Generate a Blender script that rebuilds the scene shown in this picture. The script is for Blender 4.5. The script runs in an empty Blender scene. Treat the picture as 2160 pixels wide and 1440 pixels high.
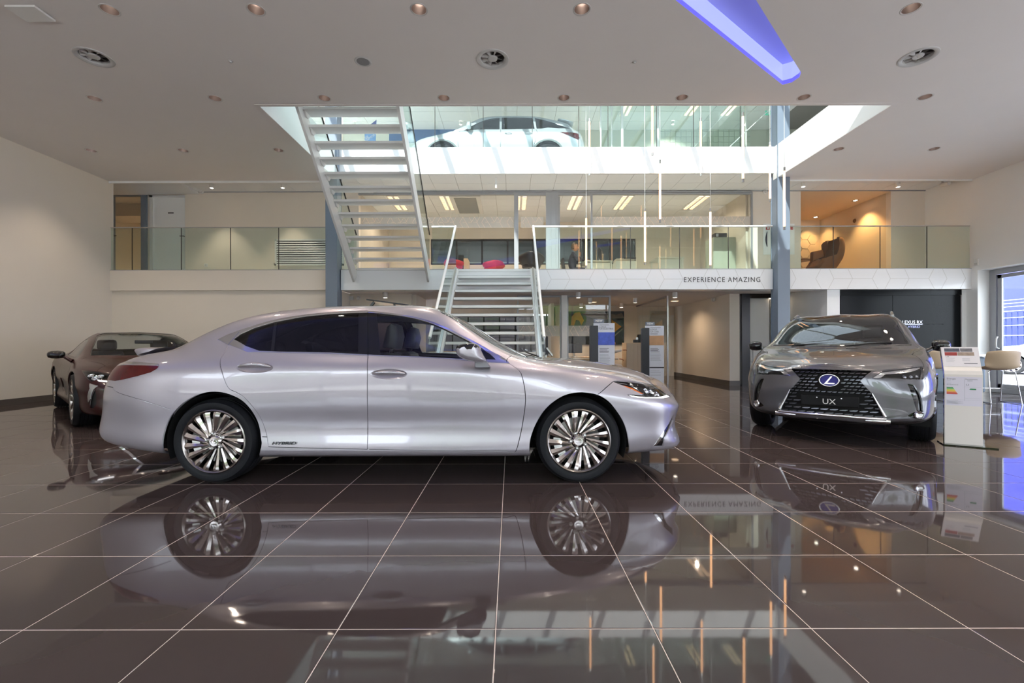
import bpy, bmesh, math, random
import numpy as np
from mathutils import Vector, Matrix
from mathutils.geometry import delaunay_2d_cdt

random.seed(7)
SC = bpy.context.scene
COL = SC.collection

# ------------------------------------------------------------------ camera
EYE = 1.075          # lens height above the showroom floor (m)
FPX = 948.0          # focal length in pixels of a 2160 px wide frame
VPX, VPY = 1078.0, 730.0
cam_d = bpy.data.cameras.new('camera')
cam_d.sensor_width = 36.0
cam_d.lens = FPX / 2160.0 * 36.0
cam_d.shift_x = (1080.0 - VPX) / 2160.0
cam_d.shift_y = (VPY - 720.0) / 2160.0
cam_d.clip_start = 0.05
cam_d.clip_end = 200
cam = bpy.data.objects.new('camera', cam_d)
COL.objects.link(cam)
cam.location = (0, 0, EYE)
cam.rotation_euler = (math.radians(90), math.radians(0.12), 0)
SC.camera = cam

# ------------------------------------------------------------------ world, sun, exposure
wd = bpy.data.worlds.new('sky')
SC.world = wd
wd.use_nodes = True
wn = wd.node_tree.nodes
wn['Background'].inputs[0].default_value = (0.80, 0.88, 1.0, 1)
wn['Background'].inputs[1].default_value = 5.6
sun_d = bpy.data.lights.new('sun', 'SUN')
sun_d.energy = 12.0
sun_d.angle = math.radians(0.6)
sun_d.color = (1.0, 0.97, 0.92)
sun = bpy.data.objects.new('sun', sun_d)
COL.objects.link(sun)
sun.rotation_euler = Vector((0.34, 1.27, -1.0)).to_track_quat('-Z', 'Y').to_euler()
vs = SC.view_settings
vs.view_transform = 'Standard'
vs.look = 'None'
vs.exposure = 0.84
vs.gamma = 1.0
vs.use_curve_mapping = False
SC.cycles.max_bounces = 7
SC.cycles.diffuse_bounces = 4
SC.cycles.glossy_bounces = 4
SC.cycles.transmission_bounces = 6
SC.cycles.transparent_max_bounces = 14
SC.cycles.caustics_reflective = False
SC.cycles.caustics_refractive = False
SC.cycles.sample_clamp_indirect = 8.0
SC.cycles.use_denoising = True
SC.cycles.use_adaptive_sampling = True
SC.cycles.adaptive_threshold = 0.08

def PX(x, Y):
    return (x - VPX) * Y / FPX
def PZ(y, Y):
    return EYE + (VPY - y) * Y / FPX
def AT(x, y, Y):
    return Vector((PX(x, Y), Y, PZ(y, Y)))

# ------------------------------------------------------------------ materials
def srgb(r, g, b):
    def f(c):
        c /= 255.0
        return c / 12.92 if c <= 0.04045 else ((c + 0.055) / 1.055) ** 2.4
    return (f(r), f(g), f(b), 1)

MATS = {}
def mat(name, col, rough=0.5, metal=0.0, coat=0.0, spec=0.5, noise=0.0, nscale=8.0, bump=0.0, emit=None, estr=0.0, ior=1.5, flake=0.0, coat_rough=0.03):
    if name in MATS:
        return MATS[name]
    m = bpy.data.materials.new(name)
    m.use_nodes = True
    nt = m.node_tree
    p = nt.nodes['Principled BSDF']
    c = col if len(col) == 4 else (*col, 1)
    p.inputs['Base Color'].default_value = c
    p.inputs['Roughness'].default_value = rough
    p.inputs['Metallic'].default_value = metal
    p.inputs['IOR'].default_value = ior
    p.inputs['Specular IOR Level'].default_value = spec
    p.inputs['Coat Weight'].default_value = coat
    p.inputs['Coat Roughness'].default_value = coat_rough
    if emit is not None:
        p.inputs['Emission Color'].default_value = emit if len(emit) == 4 else (*emit, 1)
        p.inputs['Emission Strength'].default_value = estr
    if noise > 0 or bump > 0:
        tc = nt.nodes.new('ShaderNodeTexCoord')
        nz = nt.nodes.new('ShaderNodeTexNoise')
        nz.inputs['Scale'].default_value = nscale
        nz.inputs['Detail'].default_value = 4
        nt.links.new(tc.outputs['Object'], nz.inputs['Vector'])
        if noise > 0:
            mx = nt.nodes.new('ShaderNodeMix')
            mx.data_type = 'RGBA'
            mx.inputs[6].default_value = tuple(v * (1 - noise) for v in c[:3]) + (1,)
            mx.inputs[7].default_value = tuple(min(1, v * (1 + noise)) for v in c[:3]) + (1,)
            nt.links.new(nz.outputs['Fac'], mx.inputs[0])
            nt.links.new(mx.outputs[2], p.inputs['Base Color'])
        if bump > 0:
            bp = nt.nodes.new('ShaderNodeBump')
            bp.inputs['Strength'].default_value = bump
            bp.inputs['Distance'].default_value = 0.01
            nt.links.new(nz.outputs['Fac'], bp.inputs['Height'])
            nt.links.new(bp.outputs['Normal'], p.inputs['Normal'])
    if flake > 0:
        tc = nt.nodes.new('ShaderNodeTexCoord')
        vz = nt.nodes.new('ShaderNodeTexNoise')
        vz.inputs['Scale'].default_value = 900
        nt.links.new(tc.outputs['Object'], vz.inputs['Vector'])
        mr = nt.nodes.new('ShaderNodeMapRange')
        mr.inputs['To Min'].default_value = rough - flake
        mr.inputs['To Max'].default_value = rough + flake
        nt.links.new(vz.outputs['Fac'], mr.inputs['Value'])
        nt.links.new(mr.outputs['Result'], p.inputs['Roughness'])
    MATS[name] = m
    return m

def glass(name, tint=(0.95, 0.98, 0.97), ior=1.45, rough=0.0, haze=0.0, hazecol=(0.8, 0.85, 0.82), boost=1.0):
    """architectural glass: straight-through transmission with a true Fresnel mirror on both faces"""
    if name in MATS:
        return MATS[name]
    m = bpy.data.materials.new(name)
    m.use_nodes = True
    nt = m.node_tree
    for n in list(nt.nodes):
        nt.nodes.remove(n)
    out = nt.nodes.new('ShaderNodeOutputMaterial')
    tr = nt.nodes.new('ShaderNodeBsdfTransparent')
    tr.inputs[0].default_value = (*tint, 1)
    gl = nt.nodes.new('ShaderNodeBsdfGlossy')
    gl.inputs['Roughness'].default_value = rough
    gl.inputs[0].default_value = (boost, boost, boost, 1)
    fr = nt.nodes.new('ShaderNodeFresnel')
    geo = nt.nodes.new('ShaderNodeNewGeometry')
    mm = nt.nodes.new('ShaderNodeMix')
    mm.data_type = 'FLOAT'
    mm.inputs[2].default_value = ior
    mm.inputs[3].default_value = 1 / ior
    nt.links.new(geo.outputs['Backfacing'], mm.inputs[0])
    nt.links.new(mm.outputs[0], fr.inputs['IOR'])
    mx = nt.nodes.new('ShaderNodeMixShader')
    nt.links.new(fr.outputs[0], mx.inputs[0])
    last = tr
    if haze > 0:
        df = nt.nodes.new('ShaderNodeBsdfDiffuse')
        df.inputs[0].default_value = (*hazecol, 1)
        mh = nt.nodes.new('ShaderNodeMixShader')
        mh.inputs[0].default_value = haze
        nt.links.new(tr.outputs[0], mh.inputs[1])
        nt.links.new(df.outputs[0], mh.inputs[2])
        last = mh
    nt.links.new(last.outputs[0], mx.inputs[1])
    nt.links.new(gl.outputs[0], mx.inputs[2])
    nt.links.new(mx.outputs[0], out.inputs[0])
    MATS[name] = m
    return m

def emis(name, col, s):
    return mat(name, (0.05, 0.05, 0.05), 0.4, emit=col, estr=s)

M_WALL = mat('wall_paint', srgb(236, 226, 212), 0.75, noise=0.015, nscale=3, bump=0.02)
M_WALLW = mat('white_paint', srgb(247, 247, 245), 0.6, noise=0.01, nscale=3)
M_CEIL = mat('ceiling_plaster', srgb(240, 234, 230), 0.7, noise=0.015, nscale=2)
M_FASC = mat('fascia_gloss_panel', srgb(249, 249, 249), 0.22, noise=0.008, nscale=2)
M_CTILE = mat('mineral_ceiling_tile', srgb(238, 240, 242), 0.85, noise=0.04, nscale=60, bump=0.05)
M_GROUT = mat('grout', srgb(232, 216, 206), 0.7, noise=0.05, nscale=30)
M_TILE = mat('polished_porcelain', srgb(72, 62, 61), 0.035, noise=0.06, nscale=5, ior=1.62)
M_SKIRT = mat('dark_skirting', srgb(92, 85, 80), 0.3, noise=0.05)
M_STEEL = mat('bluegrey_steel_paint', srgb(128, 140, 155), 0.38, noise=0.02)
M_WMET = mat('white_powder_coat', srgb(236, 235, 232), 0.35, noise=0.01)
M_GMET = mat('grey_aluminium_frame', srgb(168, 170, 174), 0.4, 0.3, noise=0.02)
M_CHROME = mat('chrome', srgb(225, 225, 228), 0.08, 1.0, noise=0.01)
M_BRUSH = mat('brushed_steel', srgb(190, 190, 188), 0.28, 1.0, noise=0.03, nscale=40)
M_BLACK = mat('satin_black', srgb(24, 24, 26), 0.35, noise=0.05)
M_BLACKG = mat('gloss_black', srgb(9, 9, 11), 0.06, coat=0.6, noise=0.02)
M_RUBBER = mat('tyre_rubber', srgb(20, 21, 25), 0.6, spec=0.25, noise=0.08, nscale=30, bump=0.05)
M_DARK = mat('matt_black_lining', srgb(8, 8, 9), 0.85, noise=0.05)
M_GLASS = glass('balustrade_glass', (0.90, 0.955, 0.935))
M_GLASSC = glass('office_glass', (0.955, 0.965, 0.955))
M_FROST = glass('frosted_film', (0.80, 0.76, 0.70), haze=0.5, hazecol=(0.93, 0.88, 0.82))
M_SKYGL = glass('rooflight_glass', (0.50, 0.52, 0.52))
M_LED = emis('warm_led_tube', (1.0, 0.52, 0.25), 3.4)
M_LEDW = emis('office_lamp_tube', (1.0, 0.68, 0.42), 1.7)

# ------------------------------------------------------------------ mesh tools
class MB:
    def __init__(s):
        s.v, s.f = [], []
    def add(s, vs_, fs_):
        o = len(s.v)
        s.v += [tuple(p) for p in vs_]
        s.f += [tuple(i + o for i in f) for f in fs_]
        return s
    def box(s, x0, x1, y0, y1, z0, z1):
        return s.add([(x0, y0, z0), (x1, y0, z0), (x1, y1, z0), (x0, y1, z0), (x0, y0, z1), (x1, y0, z1), (x1, y1, z1), (x0, y1, z1)],
                     [(3, 2, 1, 0), (4, 5, 6, 7), (0, 1, 5, 4), (1, 2, 6, 5), (2, 3, 7, 6), (3, 0, 4, 7)])
    def obox(s, c, ax, ay, az):
        """box from centre and three half-extent vectors"""
        c, ax, ay, az = Vector(c), Vector(ax), Vector(ay), Vector(az)
        vs_ = [c + ax * i + ay * j + az * k for k in (-1, 1) for j in (-1, 1) for i in (-1, 1)]
        return s.add(vs_, [(2, 3, 1, 0), (4, 5, 7, 6), (0, 1, 5, 4), (1, 3, 7, 5), (3, 2, 6, 7), (2, 0, 4, 6)])
    def bar(s, p, q, w, h, up=(0, 0, 1)):
        p, q = Vector(p), Vector(q)
        d = (q - p)
        L = d.length
        d.normalize()
        a = d.cross(Vector(up))
        if a.length < 1e-5:
            a = d.cross(Vector((1, 0, 0)))
        a.normalize()
        b = a.cross(d)
        return s.obox((p + q) / 2, d * L / 2, a * w / 2, b * h / 2)
    def prism(s, pts, axis, a0, a1):
        """extrude a 2D polygon along an axis ('x': pts=(y,z), 'y': pts=(x,z), 'z': pts=(x,y))"""
        n = len(pts)
        def mk(p, a):
            return {'x': (a, p[0], p[1]), 'y': (p[0], a, p[1]), 'z': (p[0], p[1], a)}[axis]
        vs_ = [mk(p, a0) for p in pts] + [mk(p, a1) for p in pts]
        fs_ = [tuple(range(n))[::-1], tuple(range(n, 2 * n))] + [(i, (i + 1) % n, n + (i + 1) % n, n + i) for i in range(n)]
        return s.add(vs_, fs_)
    def cyl(s, p, q, r0, r1=None, n=16, caps=True):
        p, q = Vector(p), Vector(q)
        r1 = r0 if r1 is None else r1
        d = (q - p).normalized()
        a = d.orthogonal().normalized()
        b = d.cross(a)
        vs_ = []
        for c, r in ((p, r0), (q, r1)):
            for i in range(n):
                t = 2 * math.pi * i / n
                vs_.append(c + a * math.cos(t) * r + b * math.sin(t) * r)
        fs_ = [(i, (i + 1) % n, n + (i + 1) % n, n + i) for i in range(n)]
        if caps:
            fs_ += [tuple(range(n))[::-1], tuple(range(n, 2 * n))]
        return s.add(vs_, fs_)
    def tube(s, path, r, n=10, closed=False):
        path = [Vector(p) for p in path]
        m = len(path)
        rings = []
        prev = None
        for i, p in enumerate(path):
            if closed:
                d = path[(i + 1) % m] - path[i - 1]
            else:
                d = path[min(i + 1, m - 1)] - path[max(i - 1, 0)]
            d.normalize()
            a = d.orthogonal().normalized() if prev is None else (prev - d * prev.dot(d)).normalized()
            prev = a
            b = d.cross(a)
            rr = r[i] if isinstance(r, (list, tuple)) else r
            rings.append([p + a * math.cos(2 * math.pi * k / n) * rr + b * math.sin(2 * math.pi * k / n) * rr for k in range(n)])
        vs_ = [v for rg in rings for v in rg]
        fs_ = []
        for i in range(m if closed else m - 1):
            j = (i + 1) % m
            for k in range(n):
                fs_.append((i * n + k, i * n + (k + 1) % n, j * n + (k + 1) % n, j * n + k))
        if not closed:
            fs_ += [tuple(range(n))[::-1], tuple(range((m - 1) * n, m * n))]
        return s.add(vs_, fs_)
    def lathe(s, prof, c=(0, 0, 0), axis='z', n=24, closed=False):
        """revolve (radius, height) points about an axis through c"""
        vs_ = []
        for (r, h) in prof:
            for k in range(n):
                t = 2 * math.pi * k / n
                x, y = r * math.cos(t), r * math.sin(t)
                p = {'z': (x, y, h), 'y': (x, h, y), 'x': (h, x, y)}[axis]
                vs_.append((p[0] + c[0], p[1] + c[1], p[2] + c[2]))
        m = len(prof)
        fs_ = []
        for i in range(m if closed else m - 1):
            j = (i + 1) % m
            for k in range(n):
                q = (i * n + k, i * n + (k + 1) % n, j * n + (k + 1) % n, j * n + k)
                fs_.append(q if axis != 'y' else q[::-1])
        return s.add(vs_, fs_)
    def mesh(s, name, off=(0, 0, 0)):
        me = bpy.data.meshes.new(name)
        if off != (0, 0, 0):
            s.v = [(p[0] - off[0], p[1] - off[1], p[2] - off[2]) for p in s.v]
        me.from_pydata(s.v, [], s.f)
        return me
    def build(s, name, m, parent=None, smooth=None, bevel=0.0, local=False, label=None):
        off = (0, 0, 0)
        if parent is not None and not local:
            off = tuple(parent.get('_o', (0, 0, 0)))
        me = s.mesh(name, off)
        return link(name, me, m, parent, smooth, bevel, label)

def link(name, me, m, parent=None, smooth=None, bevel=0.0, label=None):
    if m is not None and not me.materials:
        me.materials.append(m)
    if smooth is not None:
        bm = bmesh.new()
        bm.from_mesh(me)
        bmesh.ops.recalc_face_normals(bm, faces=bm.faces)
        bm.to_mesh(me)
        bm.free()
        me.polygons.foreach_set('use_smooth', [True] * len(me.polygons))
        me.set_sharp_from_angle(angle=math.radians(smooth))
    o = bpy.data.objects.new(name, me)
    COL.objects.link(o)
    if parent is not None:
        o.parent = parent
    if bevel > 0:
        b = o.modifiers.new('bevel', 'BEVEL')
        b.width = bevel
        b.segments = 2
        b.limit_method = 'ANGLE'
    if label:
        o['label'] = label
    return o

def thing(name, label, cat, loc=(0, 0, 0), group=None, rotz=0.0):
    o = bpy.data.objects.new(name, None)
    COL.objects.link(o)
    o.location = loc
    o.rotation_euler = (0, 0, rotz)
    o.empty_display_size = 0.1
    o['label'] = label
    o['category'] = cat
    if group:
        o['group'] = group
    o['_o'] = tuple(loc)
    return o

def tag(o, label, cat, group=None):
    o['label'] = label
    o['category'] = cat
    if group:
        o['group'] = group
    return o

def struct(name, mb, m, bevel=0.0, smooth=None):
    o = mb.build(name, m, None, smooth, bevel)
    o['kind'] = 'structure'
    return o

def copytree(o, parent=None, dloc=(0, 0, 0)):
    c = o.copy()
    COL.objects.link(c)
    c.parent = parent
    if parent is None:
        c.location = Vector(o.location) + Vector(dloc)
    for ch in o.children:
        copytree(ch, c)
    return c

def text(name, body, size, m, parent=None, loc=(0, 0, 0), rot=(0, 0, 0), extrude=0.001, align='LEFT', space=1.0, sx=1.0, shear=0.0, bold=0.0):
    cu = bpy.data.curves.new(name, 'FONT')
    cu.body = body
    cu.size = size
    cu.extrude = extrude
    cu.align_x = align
    cu.space_character = space
    cu.shear = shear
    cu.offset = bold
    cu.resolution_u = 3
    dg = None
    o = bpy.data.objects.new(name, cu)
    COL.objects.link(o)
    bpy.context.view_layer.update()
    dg = bpy.context.evaluated_depsgraph_get()
    me = bpy.data.meshes.new_from_object(o.evaluated_get(dg))
    bpy.data.objects.remove(o)
    bpy.data.curves.remove(cu)
    me.name = name
    me.materials.clear()
    me.materials.append(m)
    t = bpy.data.objects.new(name, me)
    COL.objects.link(t)
    if parent is not None:
        t.parent = parent
        of = parent.get('_o', (0, 0, 0))
        t.location = (loc[0] - of[0], loc[1] - of[1], loc[2] - of[2])
    else:
        t.location = loc
    t.rotation_euler = rot
    t.scale = (sx, 1, 1)
    return t

def inpoly(px, py, poly):
    """vectorised even-odd test"""
    px = np.asarray(px); py = np.asarray(py)
    r = np.zeros(px.shape, bool)
    n = len(poly)
    j = n - 1
    for i in range(n):
        xi, yi = poly[i]; xj, yj = poly[j]
        if yi != yj:
            c = ((yi > py) != (yj > py)) & (px < (xj - xi) * (py - yi) / (yj - yi) + xi)
            r ^= c
        j = i
    return r

def sheet_with_holes(outer, holes, z):
    """triangulated horizontal sheet facing down, with holes"""
    vs_, es_ = [], []
    for poly in [outer] + holes:
        o = len(vs_)
        n = len(poly)
        vs_ += [Vector(p) for p in poly]
        es_ += [(o + i, o + (i + 1) % n) for i in range(n)]
    v2, e2, f2, *_ = delaunay_2d_cdt(vs_, es_, [], 0, 1e-6)
    v2 = [(p.x, p.y) for p in v2]
    out = []
    for f in f2:
        cx = sum(v2[i][0] for i in f) / 3
        cy = sum(v2[i][1] for i in f) / 3
        if inpoly([cx], [cy], outer)[0] and not any(inpoly([cx], [cy], h)[0] for h in holes):
            out.append(tuple(f)[::-1])
    return MB().add([(x, y, z) for x, y in v2], out)

def circle(cx, cy, r, n=20):
    return [(cx + r * math.cos(2 * math.pi * i / n), cy + r * math.sin(2 * math.pi * i / n)) for i in range(n)]
# ================================================================== SETTING
XL, XR = -9.37, 10.76        # side walls
XLL = -11.6                  # the landing runs on behind the end of the left wall
YB = 10.5                    # front edge of the mezzanine
YF = -4.6                    # glazed street front, behind the lens
ZC = 4.941                   # showroom ceiling
Z1 = 2.87                    # first floor level
Z2 = 5.70                    # second floor level
ZT = 5.10                    # tiled ceiling of the first floor
HX0, HX1, HY0 = -4.03, 6.13, 7.23   # stair void in the ceiling
YO = 11.67                   # back wall of the first-floor landing
ZS = 2.48                    # ceiling below the mezzanine
ZR = 8.3                     # second floor ceiling
# ---- floor: grout bed with one object for each porcelain tile that can be picked out
TS = 0.6
TX0 = PX(1044.4, FPX * EYE / 599.0)          # a joint seen in the photo
TY0 = FPX * EYE / (1020.3 - VPY)
fl = struct('floor', MB().box(XL - 0.3, XR + 0.3, YF, 17.6, -0.12, -0.0012), M_GROUT)
def tile_mesh(w):
    mb = MB()
    b = 0.0025
    h = w / 2
    mb.add([(-h, -h, -0.010), (h, -h, -0.010), (h, h, -0.010), (-h, h, -0.010),
            (-h, -h, -b * 0.4), (h, -h, -b * 0.4), (h, h, -b * 0.4), (-h, h, -b * 0.4),
            (-h + b, -h + b, 0), (h - b, -h + b, 0), (h - b, h - b, 0), (-h + b, h - b, 0)],
           [(0, 1, 5, 4), (1, 2, 6, 5), (2, 3, 7, 6), (3, 0, 4, 7), (4, 5, 9, 8), (5, 6, 10, 9), (6, 7, 11, 10), (7, 4, 8, 11), (8, 9, 10, 11)])
    return mb
tm = tile_mesh(TS - 0.0038).mesh('floor_tile')
tm.materials.append(M_TILE)
far = MB()
i0, i1 = int((XL - TX0) / TS) - 1, int((XR - TX0) / TS) + 1
j0, j1 = int((YF - TY0) / TS) - 1, int((17.6 - TY0) / TS) + 1
ntile = 0
for j in range(j0, j1 + 1):
    for i in range(i0, i1 + 1):
        cx, cy = TX0 + (i + 0.5) * TS, TY0 + (j + 0.5) * TS
        if cx < XL - 0.25 or cx > XR + 0.3 or cy < YF or cy > 17.5:
            continue
        vis = 1.1 < cy < 7.6 and abs(cx) < cy * 1.14 + 0.5 and ntile < 298
        if vis:
            o = bpy.data.objects.new('floor_tile', tm)
            COL.objects.link(o)
            o.parent = fl
            o.location = (cx, cy, 0)
            ntile += 1
        else:
            t_ = tile_mesh(TS - 0.0038)
            far.add([(p[0] + cx, p[1] + cy, p[2]) for p in t_.v], t_.f)
fo = far.build('floor_tiling', M_TILE, fl)
fo['kind'] = 'stuff'

# ---- showroom ceiling: plaster sheet with openings for lamps, vents and the blue light cove
DL = [(-4.6, 5.16), (-2.92, 5.16), (-1.05, 5.16), (0.82, 5.16), (4.6, 5.16),
      (-6.48, 7.0), (-4.6, 7.0), (-2.9, 7.0), (-1.04, 7.0), (0.83, 7.0), (2.67, 7.0), (4.57, 7.0), (6.46, 7.0),
      (-8.26, 8.85), (-6.45, 8.85), (-4.57, 8.85), (6.46, 8.85), (8.34, 8.85),
      (-2.92, 3.3), (0.82, 3.3), (2.69, 3.3), (4.6, 3.3), (2.69, 1.45), (4.6, 1.45),
      (-6.48, 5.16), (6.46, 5.16), (-6.48, 3.3), (6.46, 3.3), (8.34, 7.0), (-8.26, 7.0), (8.34, 5.16)]
VENT = [(-5.56, 6.0), (-0.24, 6.06), (5.47, 6.03)]
R_DL, R_V = 0.085, 0.165
COVE = [(4.16, 6.47), (4.13, 6.60), (4.03, 6.66), (1.84, 5.02), (-1.5, 2.95), (-7.2, 2.6), (-7.2, 0.9), (-2.35, 0.0), (2.74, 5.02), (4.11, 6.36)]
front = [(XL, YF), (XR, YF), (XR, YB), (HX1, YB), (HX1, HY0), (HX0, HY0), (HX0, YB), (XL, YB)]
holes = [circle(x, y, R_DL) for x, y in DL] + [circle(x, y, R_V, 24) for x, y in VENT] + [COVE]
cl = struct('ceiling', sheet_with_holes(front, holes, ZC), M_CEIL)
cb = MB()
cb.box(XL, XR, YF, HY0 - 0.05, 5.35, Z2)
cb.box(XL, HX0 - 0.05, HY0, YB - 0.05, 5.35, Z2)
cb.box(HX1 + 0.05, XR, HY0, YB - 0.05, 5.35, Z2)
# upstand faces round the stair void and the rear edge
cb.box(HX0 - 0.05, HX0, HY0, YB, ZC + 0.002, Z2)
cb.box(HX1, HX1 + 0.05, HY0, YB, ZC + 0.002, Z2)
cb.box(HX0 - 0.05, HX1 + 0.05, HY0 - 0.05, HY0 - 0.001, ZC + 0.002, Z2)
cb.box(XL, HX0 - 0.051, YB - 0.049, YB, ZC + 0.002, Z2)
cb.box(HX1 + 0.051, XR, YB - 0.049, YB, ZC + 0.002, Z2)
struct('ceiling_slab', cb, M_WALLW)
# fine shadow-gap trim round the void
tb = MB()
tw = 0.06
for (x0, x1, y0, y1) in ((HX0 - tw, HX1 + tw, HY0 - tw, HY0), (HX0 - tw, HX0, HY0, YB), (HX1, HX1 + tw, HY0, YB)):
    tb.box(x0, x1, y0, y1, ZC - 0.006, ZC)
struct('trim_1', tb, M_CEIL)

# ---- side walls
struct('wall_left', MB().box(XL - 0.25, XL, YF, YB + 0.1, 0, ZR + 0.2).box(XLL - 0.2, XLL, YB + 0.1, 17.6, -0.1, ZR + 0.2).box(XLL, XL - 0.25, YB - 0.05, YB + 0.1, -0.1, ZR + 0.2), M_WALL)
DY0, DY1, DZ = 7.2, 10.36, 2.80            # glazed door opening in the right wall
wr = MB().box(XR, XR + 0.3, DY1, 17.6, 0, ZR + 0.2).box(XR, XR + 0.3, YF, DY1, DZ, ZR + 0.2).box(XR, XR + 0.3, YF, DY0, 0, 0.3)
for k in range(6):
    y = YF + 0.1 + k * 2.3
    wr.box(XR, XR + 0.3, y, y + 0.22, 0.3, DZ)
struct('wall_right', wr, M_WALLW)
struct('baseboard_left', MB().box(XL, XL + 0.015, YF, YB, 0, 0.11), M_SKIRT)
struct('baseboard_right', MB().box(XR - 0.015, XR, DY1, YB, 0, 0.11), M_SKIRT)
# back wall below the mezzanine, left half (flush behind the fascia)
XC0, XC1 = -4.25, -3.98
struct('wall_back', MB().box(XL, XC0, YB + 0.06, YB + 0.3, 0, Z1 - 0.02), M_WALL)
# street front: posts and transoms of the glazing behind the lens
sf = MB()
for k in range(10):
    x = XL + k * (XR - XL) / 9
    sf.box(x - 0.05, x + 0.05, YF - 0.1, YF, 0, 4.3)
sf.box(XL, XR, YF - 0.1, YF, 0, 0.12).box(XL, XR, YF - 0.1, YF, 3.1, 3.18).box(XL, XR, YF - 0.12, YF, 4.2, Z2)
struct('window_1', sf, M_STEEL)
struct('window_2', MB().box(XL, XR, YF - 0.06, YF - 0.05, 0.12, 4.2), M_GLASSC)

# ---- roof with rooflight over the void (glazing bars run front to back)
RY0, RY1 = 2.6, 10.45
rf = MB().box(XL, XR, YF, RY0, ZR, ZR + 0.25).box(XL, -6.6, RY0, RY1, ZR, ZR + 0.25).box(6.9, XR, RY0, RY1, ZR, ZR + 0.25).box(XL, XR, RY1, 15.3, ZR + 0.01, ZR + 0.25)
struct('roof', rf, M_WALLW)
bars = MB()
for k in range(12):
    x = PX(943, YB) - 0.34 * 2.9 + (k - 4) * 1.16
    if -6.6 < x < 6.9:
        bars.box(x - 0.045, x + 0.045, RY0, RY1, ZR + 0.05, ZR + 0.25)
struct('trim_2', bars, M_WALLW)
struct('window_3', MB().box(-6.6, 6.9, RY0, RY1, ZR + 0.26, ZR + 0.27), M_SKYGL)
struct('wall_front', MB().box(XL, XR, YF, YF + 0.2, Z2, ZR), M_WALLW)
struct('roof_sun_blocker', MB().box(XL - 1, XR + 1, YF - 2.0, YF - 0.12, 4.3, 4.5), M_WALLW)  # unseen overhang added to hold the sun off the front floor

# ---- mezzanine (first floor slab) and its glossy fascia
ZFB = 2.395
slab = MB().box(XLL, XR, YB + 0.05, 17.5, 2.55, Z1 - 0.01)
struct('floor_mezzanine', slab, M_WALL)
fa = MB().box(XC1 + 0.01, HX1 - 0.01, YB, YB + 0.05, ZFB, Z1 - 0.004).box(HX1 + 0.28, XR, YB, YB + 0.05, ZFB, Z1 - 0.004)
fa.box(XC1, XR, YB + 0.05, YB + 0.35, ZFB, ZFB + 0.02)
struct('trim_3', fa, M_FASC)
struct('trim_4', MB().box(XL, XC0, YB, YB + 0.05, ZFB, Z1 - 0.004), M_WALL)
struct('trim_5', MB().box(XL, XR, YB - 0.004, YB + 0.06, Z1 - 0.004, Z1 + 0.008), M_GMET)
# pale hexagon inlay on the fascia
M_INLAY = mat('fascia_inlay', srgb(218, 216, 212), 0.3)
hx = MB()
zb, zm, zt = ZFB + 0.004, (ZFB + Z1) / 2 + 0.005, Z1 - 0.008
s_ = 10.5 / FPX / 4.696
def hexline(xa, za, xb, zb_):
    if xa < 0.56 or xb < 0.56 or max(xa, xb) > XR - 0.02:
        return
    if max(xa, xb) > HX1 - 0.05 and min(xa, xb) < HX1 + 0.33:
        return
    a, b = Vector((xa, YB - 0.0008, za)), Vector((xb, YB - 0.0008, zb_))
    hx.bar(a, b, 0.0016, 0.010, up=(0, 1, 0)) if False else hx.obox((a + b) / 2, (b - a) / 2, Vector((0, 0.0008, 0)), (b - a).normalized().cross(Vector((0, 1, 0))) * 0.0045)
base = PX(1260 + 105 / 4.696, YB)
for k in range(-2, 9):
    o_ = base + k * 560 * s_
    hexline(o_, zm, o_ + 380 * s_, zm)
    for (dx, up, dn) in ((0, -45, -55), (185, -45, -55), (380, 50, 55)):
        if dx != 490:
            hexline(o_ + dx * s_, zm, o_ + (dx + up) * s_, zt)
        hexline(o_ + dx * s_, zm, o_ + (dx + dn) * s_, zb)
hxo = hx.build('fascia_inlay', M_INLAY)
hxo['kind'] = 'structure'
M_INK = mat('dark_lettering', srgb(38, 32, 31), 0.5)
tl = thing('sign_lettering', 'dark EXPERIENCE AMAZING lettering on the white mezzanine fascia', 'lettering', (PX(1441.5, YB), YB, PZ(595.5, YB)))
for wd_, xa, xb in (('EXPERIENCE', 1442, 1528), ('AMAZING', 1535.5, 1603.5)):
    w_ = text('word', wd_, 0.166, M_INK, tl, (PX(xa, YB), YB - 0.003, PZ(595.5, YB)), (math.pi / 2, 0, 0), 0.002, space=1.2, bold=-0.0012)
    bpy.context.view_layer.update()
    w_.scale[0] = (PX(xb, YB) - PX(xa, YB)) / max(0.1, w_.dimensions.x)

# ---- steel columns (H profile)
def column(name, x0, x1, z1, label):
    t = thing(name, label, 'column', ((x0 + x1) / 2, 10.44, 0), 'steel columns')
    mb = MB().box(x0, x1, 10.3, 10.318, 0, z1).box(x0, x1, 10.562, 10.58, 0, z1).box((x0 + x1) / 2 - 0.125, (x0 + x1) / 2 + 0.125, 10.318, 10.562, 0, z1)
    mb.build('shaft', M_STEEL, t, bevel=0.002)
    MB().box(x0 - 0.05, x1 + 0.05, 10.25, 10.63, 0, 0.02).build('base_plate', M_STEEL, t, bevel=0.003)
column('steel_column', XC0, XC1, ZR, 'blue-grey steel column left of the upper staircase')
column('steel_column', HX1 - 0.013, HX1 + 0.27, ZR, 'blue-grey steel column behind the grey crossover, partly sunlit')

# ---- second floor edge and slab
struct('floor_upper', MB().box(XLL, XR, YB + 0.01, 15.3, ZT + 0.05, Z2), M_WALLW)
struct('trim_6', MB().box(HX0, HX1, YB - 0.03, YB + 0.02, ZT - 0.005, Z2 + 0.01), M_WALLW)

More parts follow.
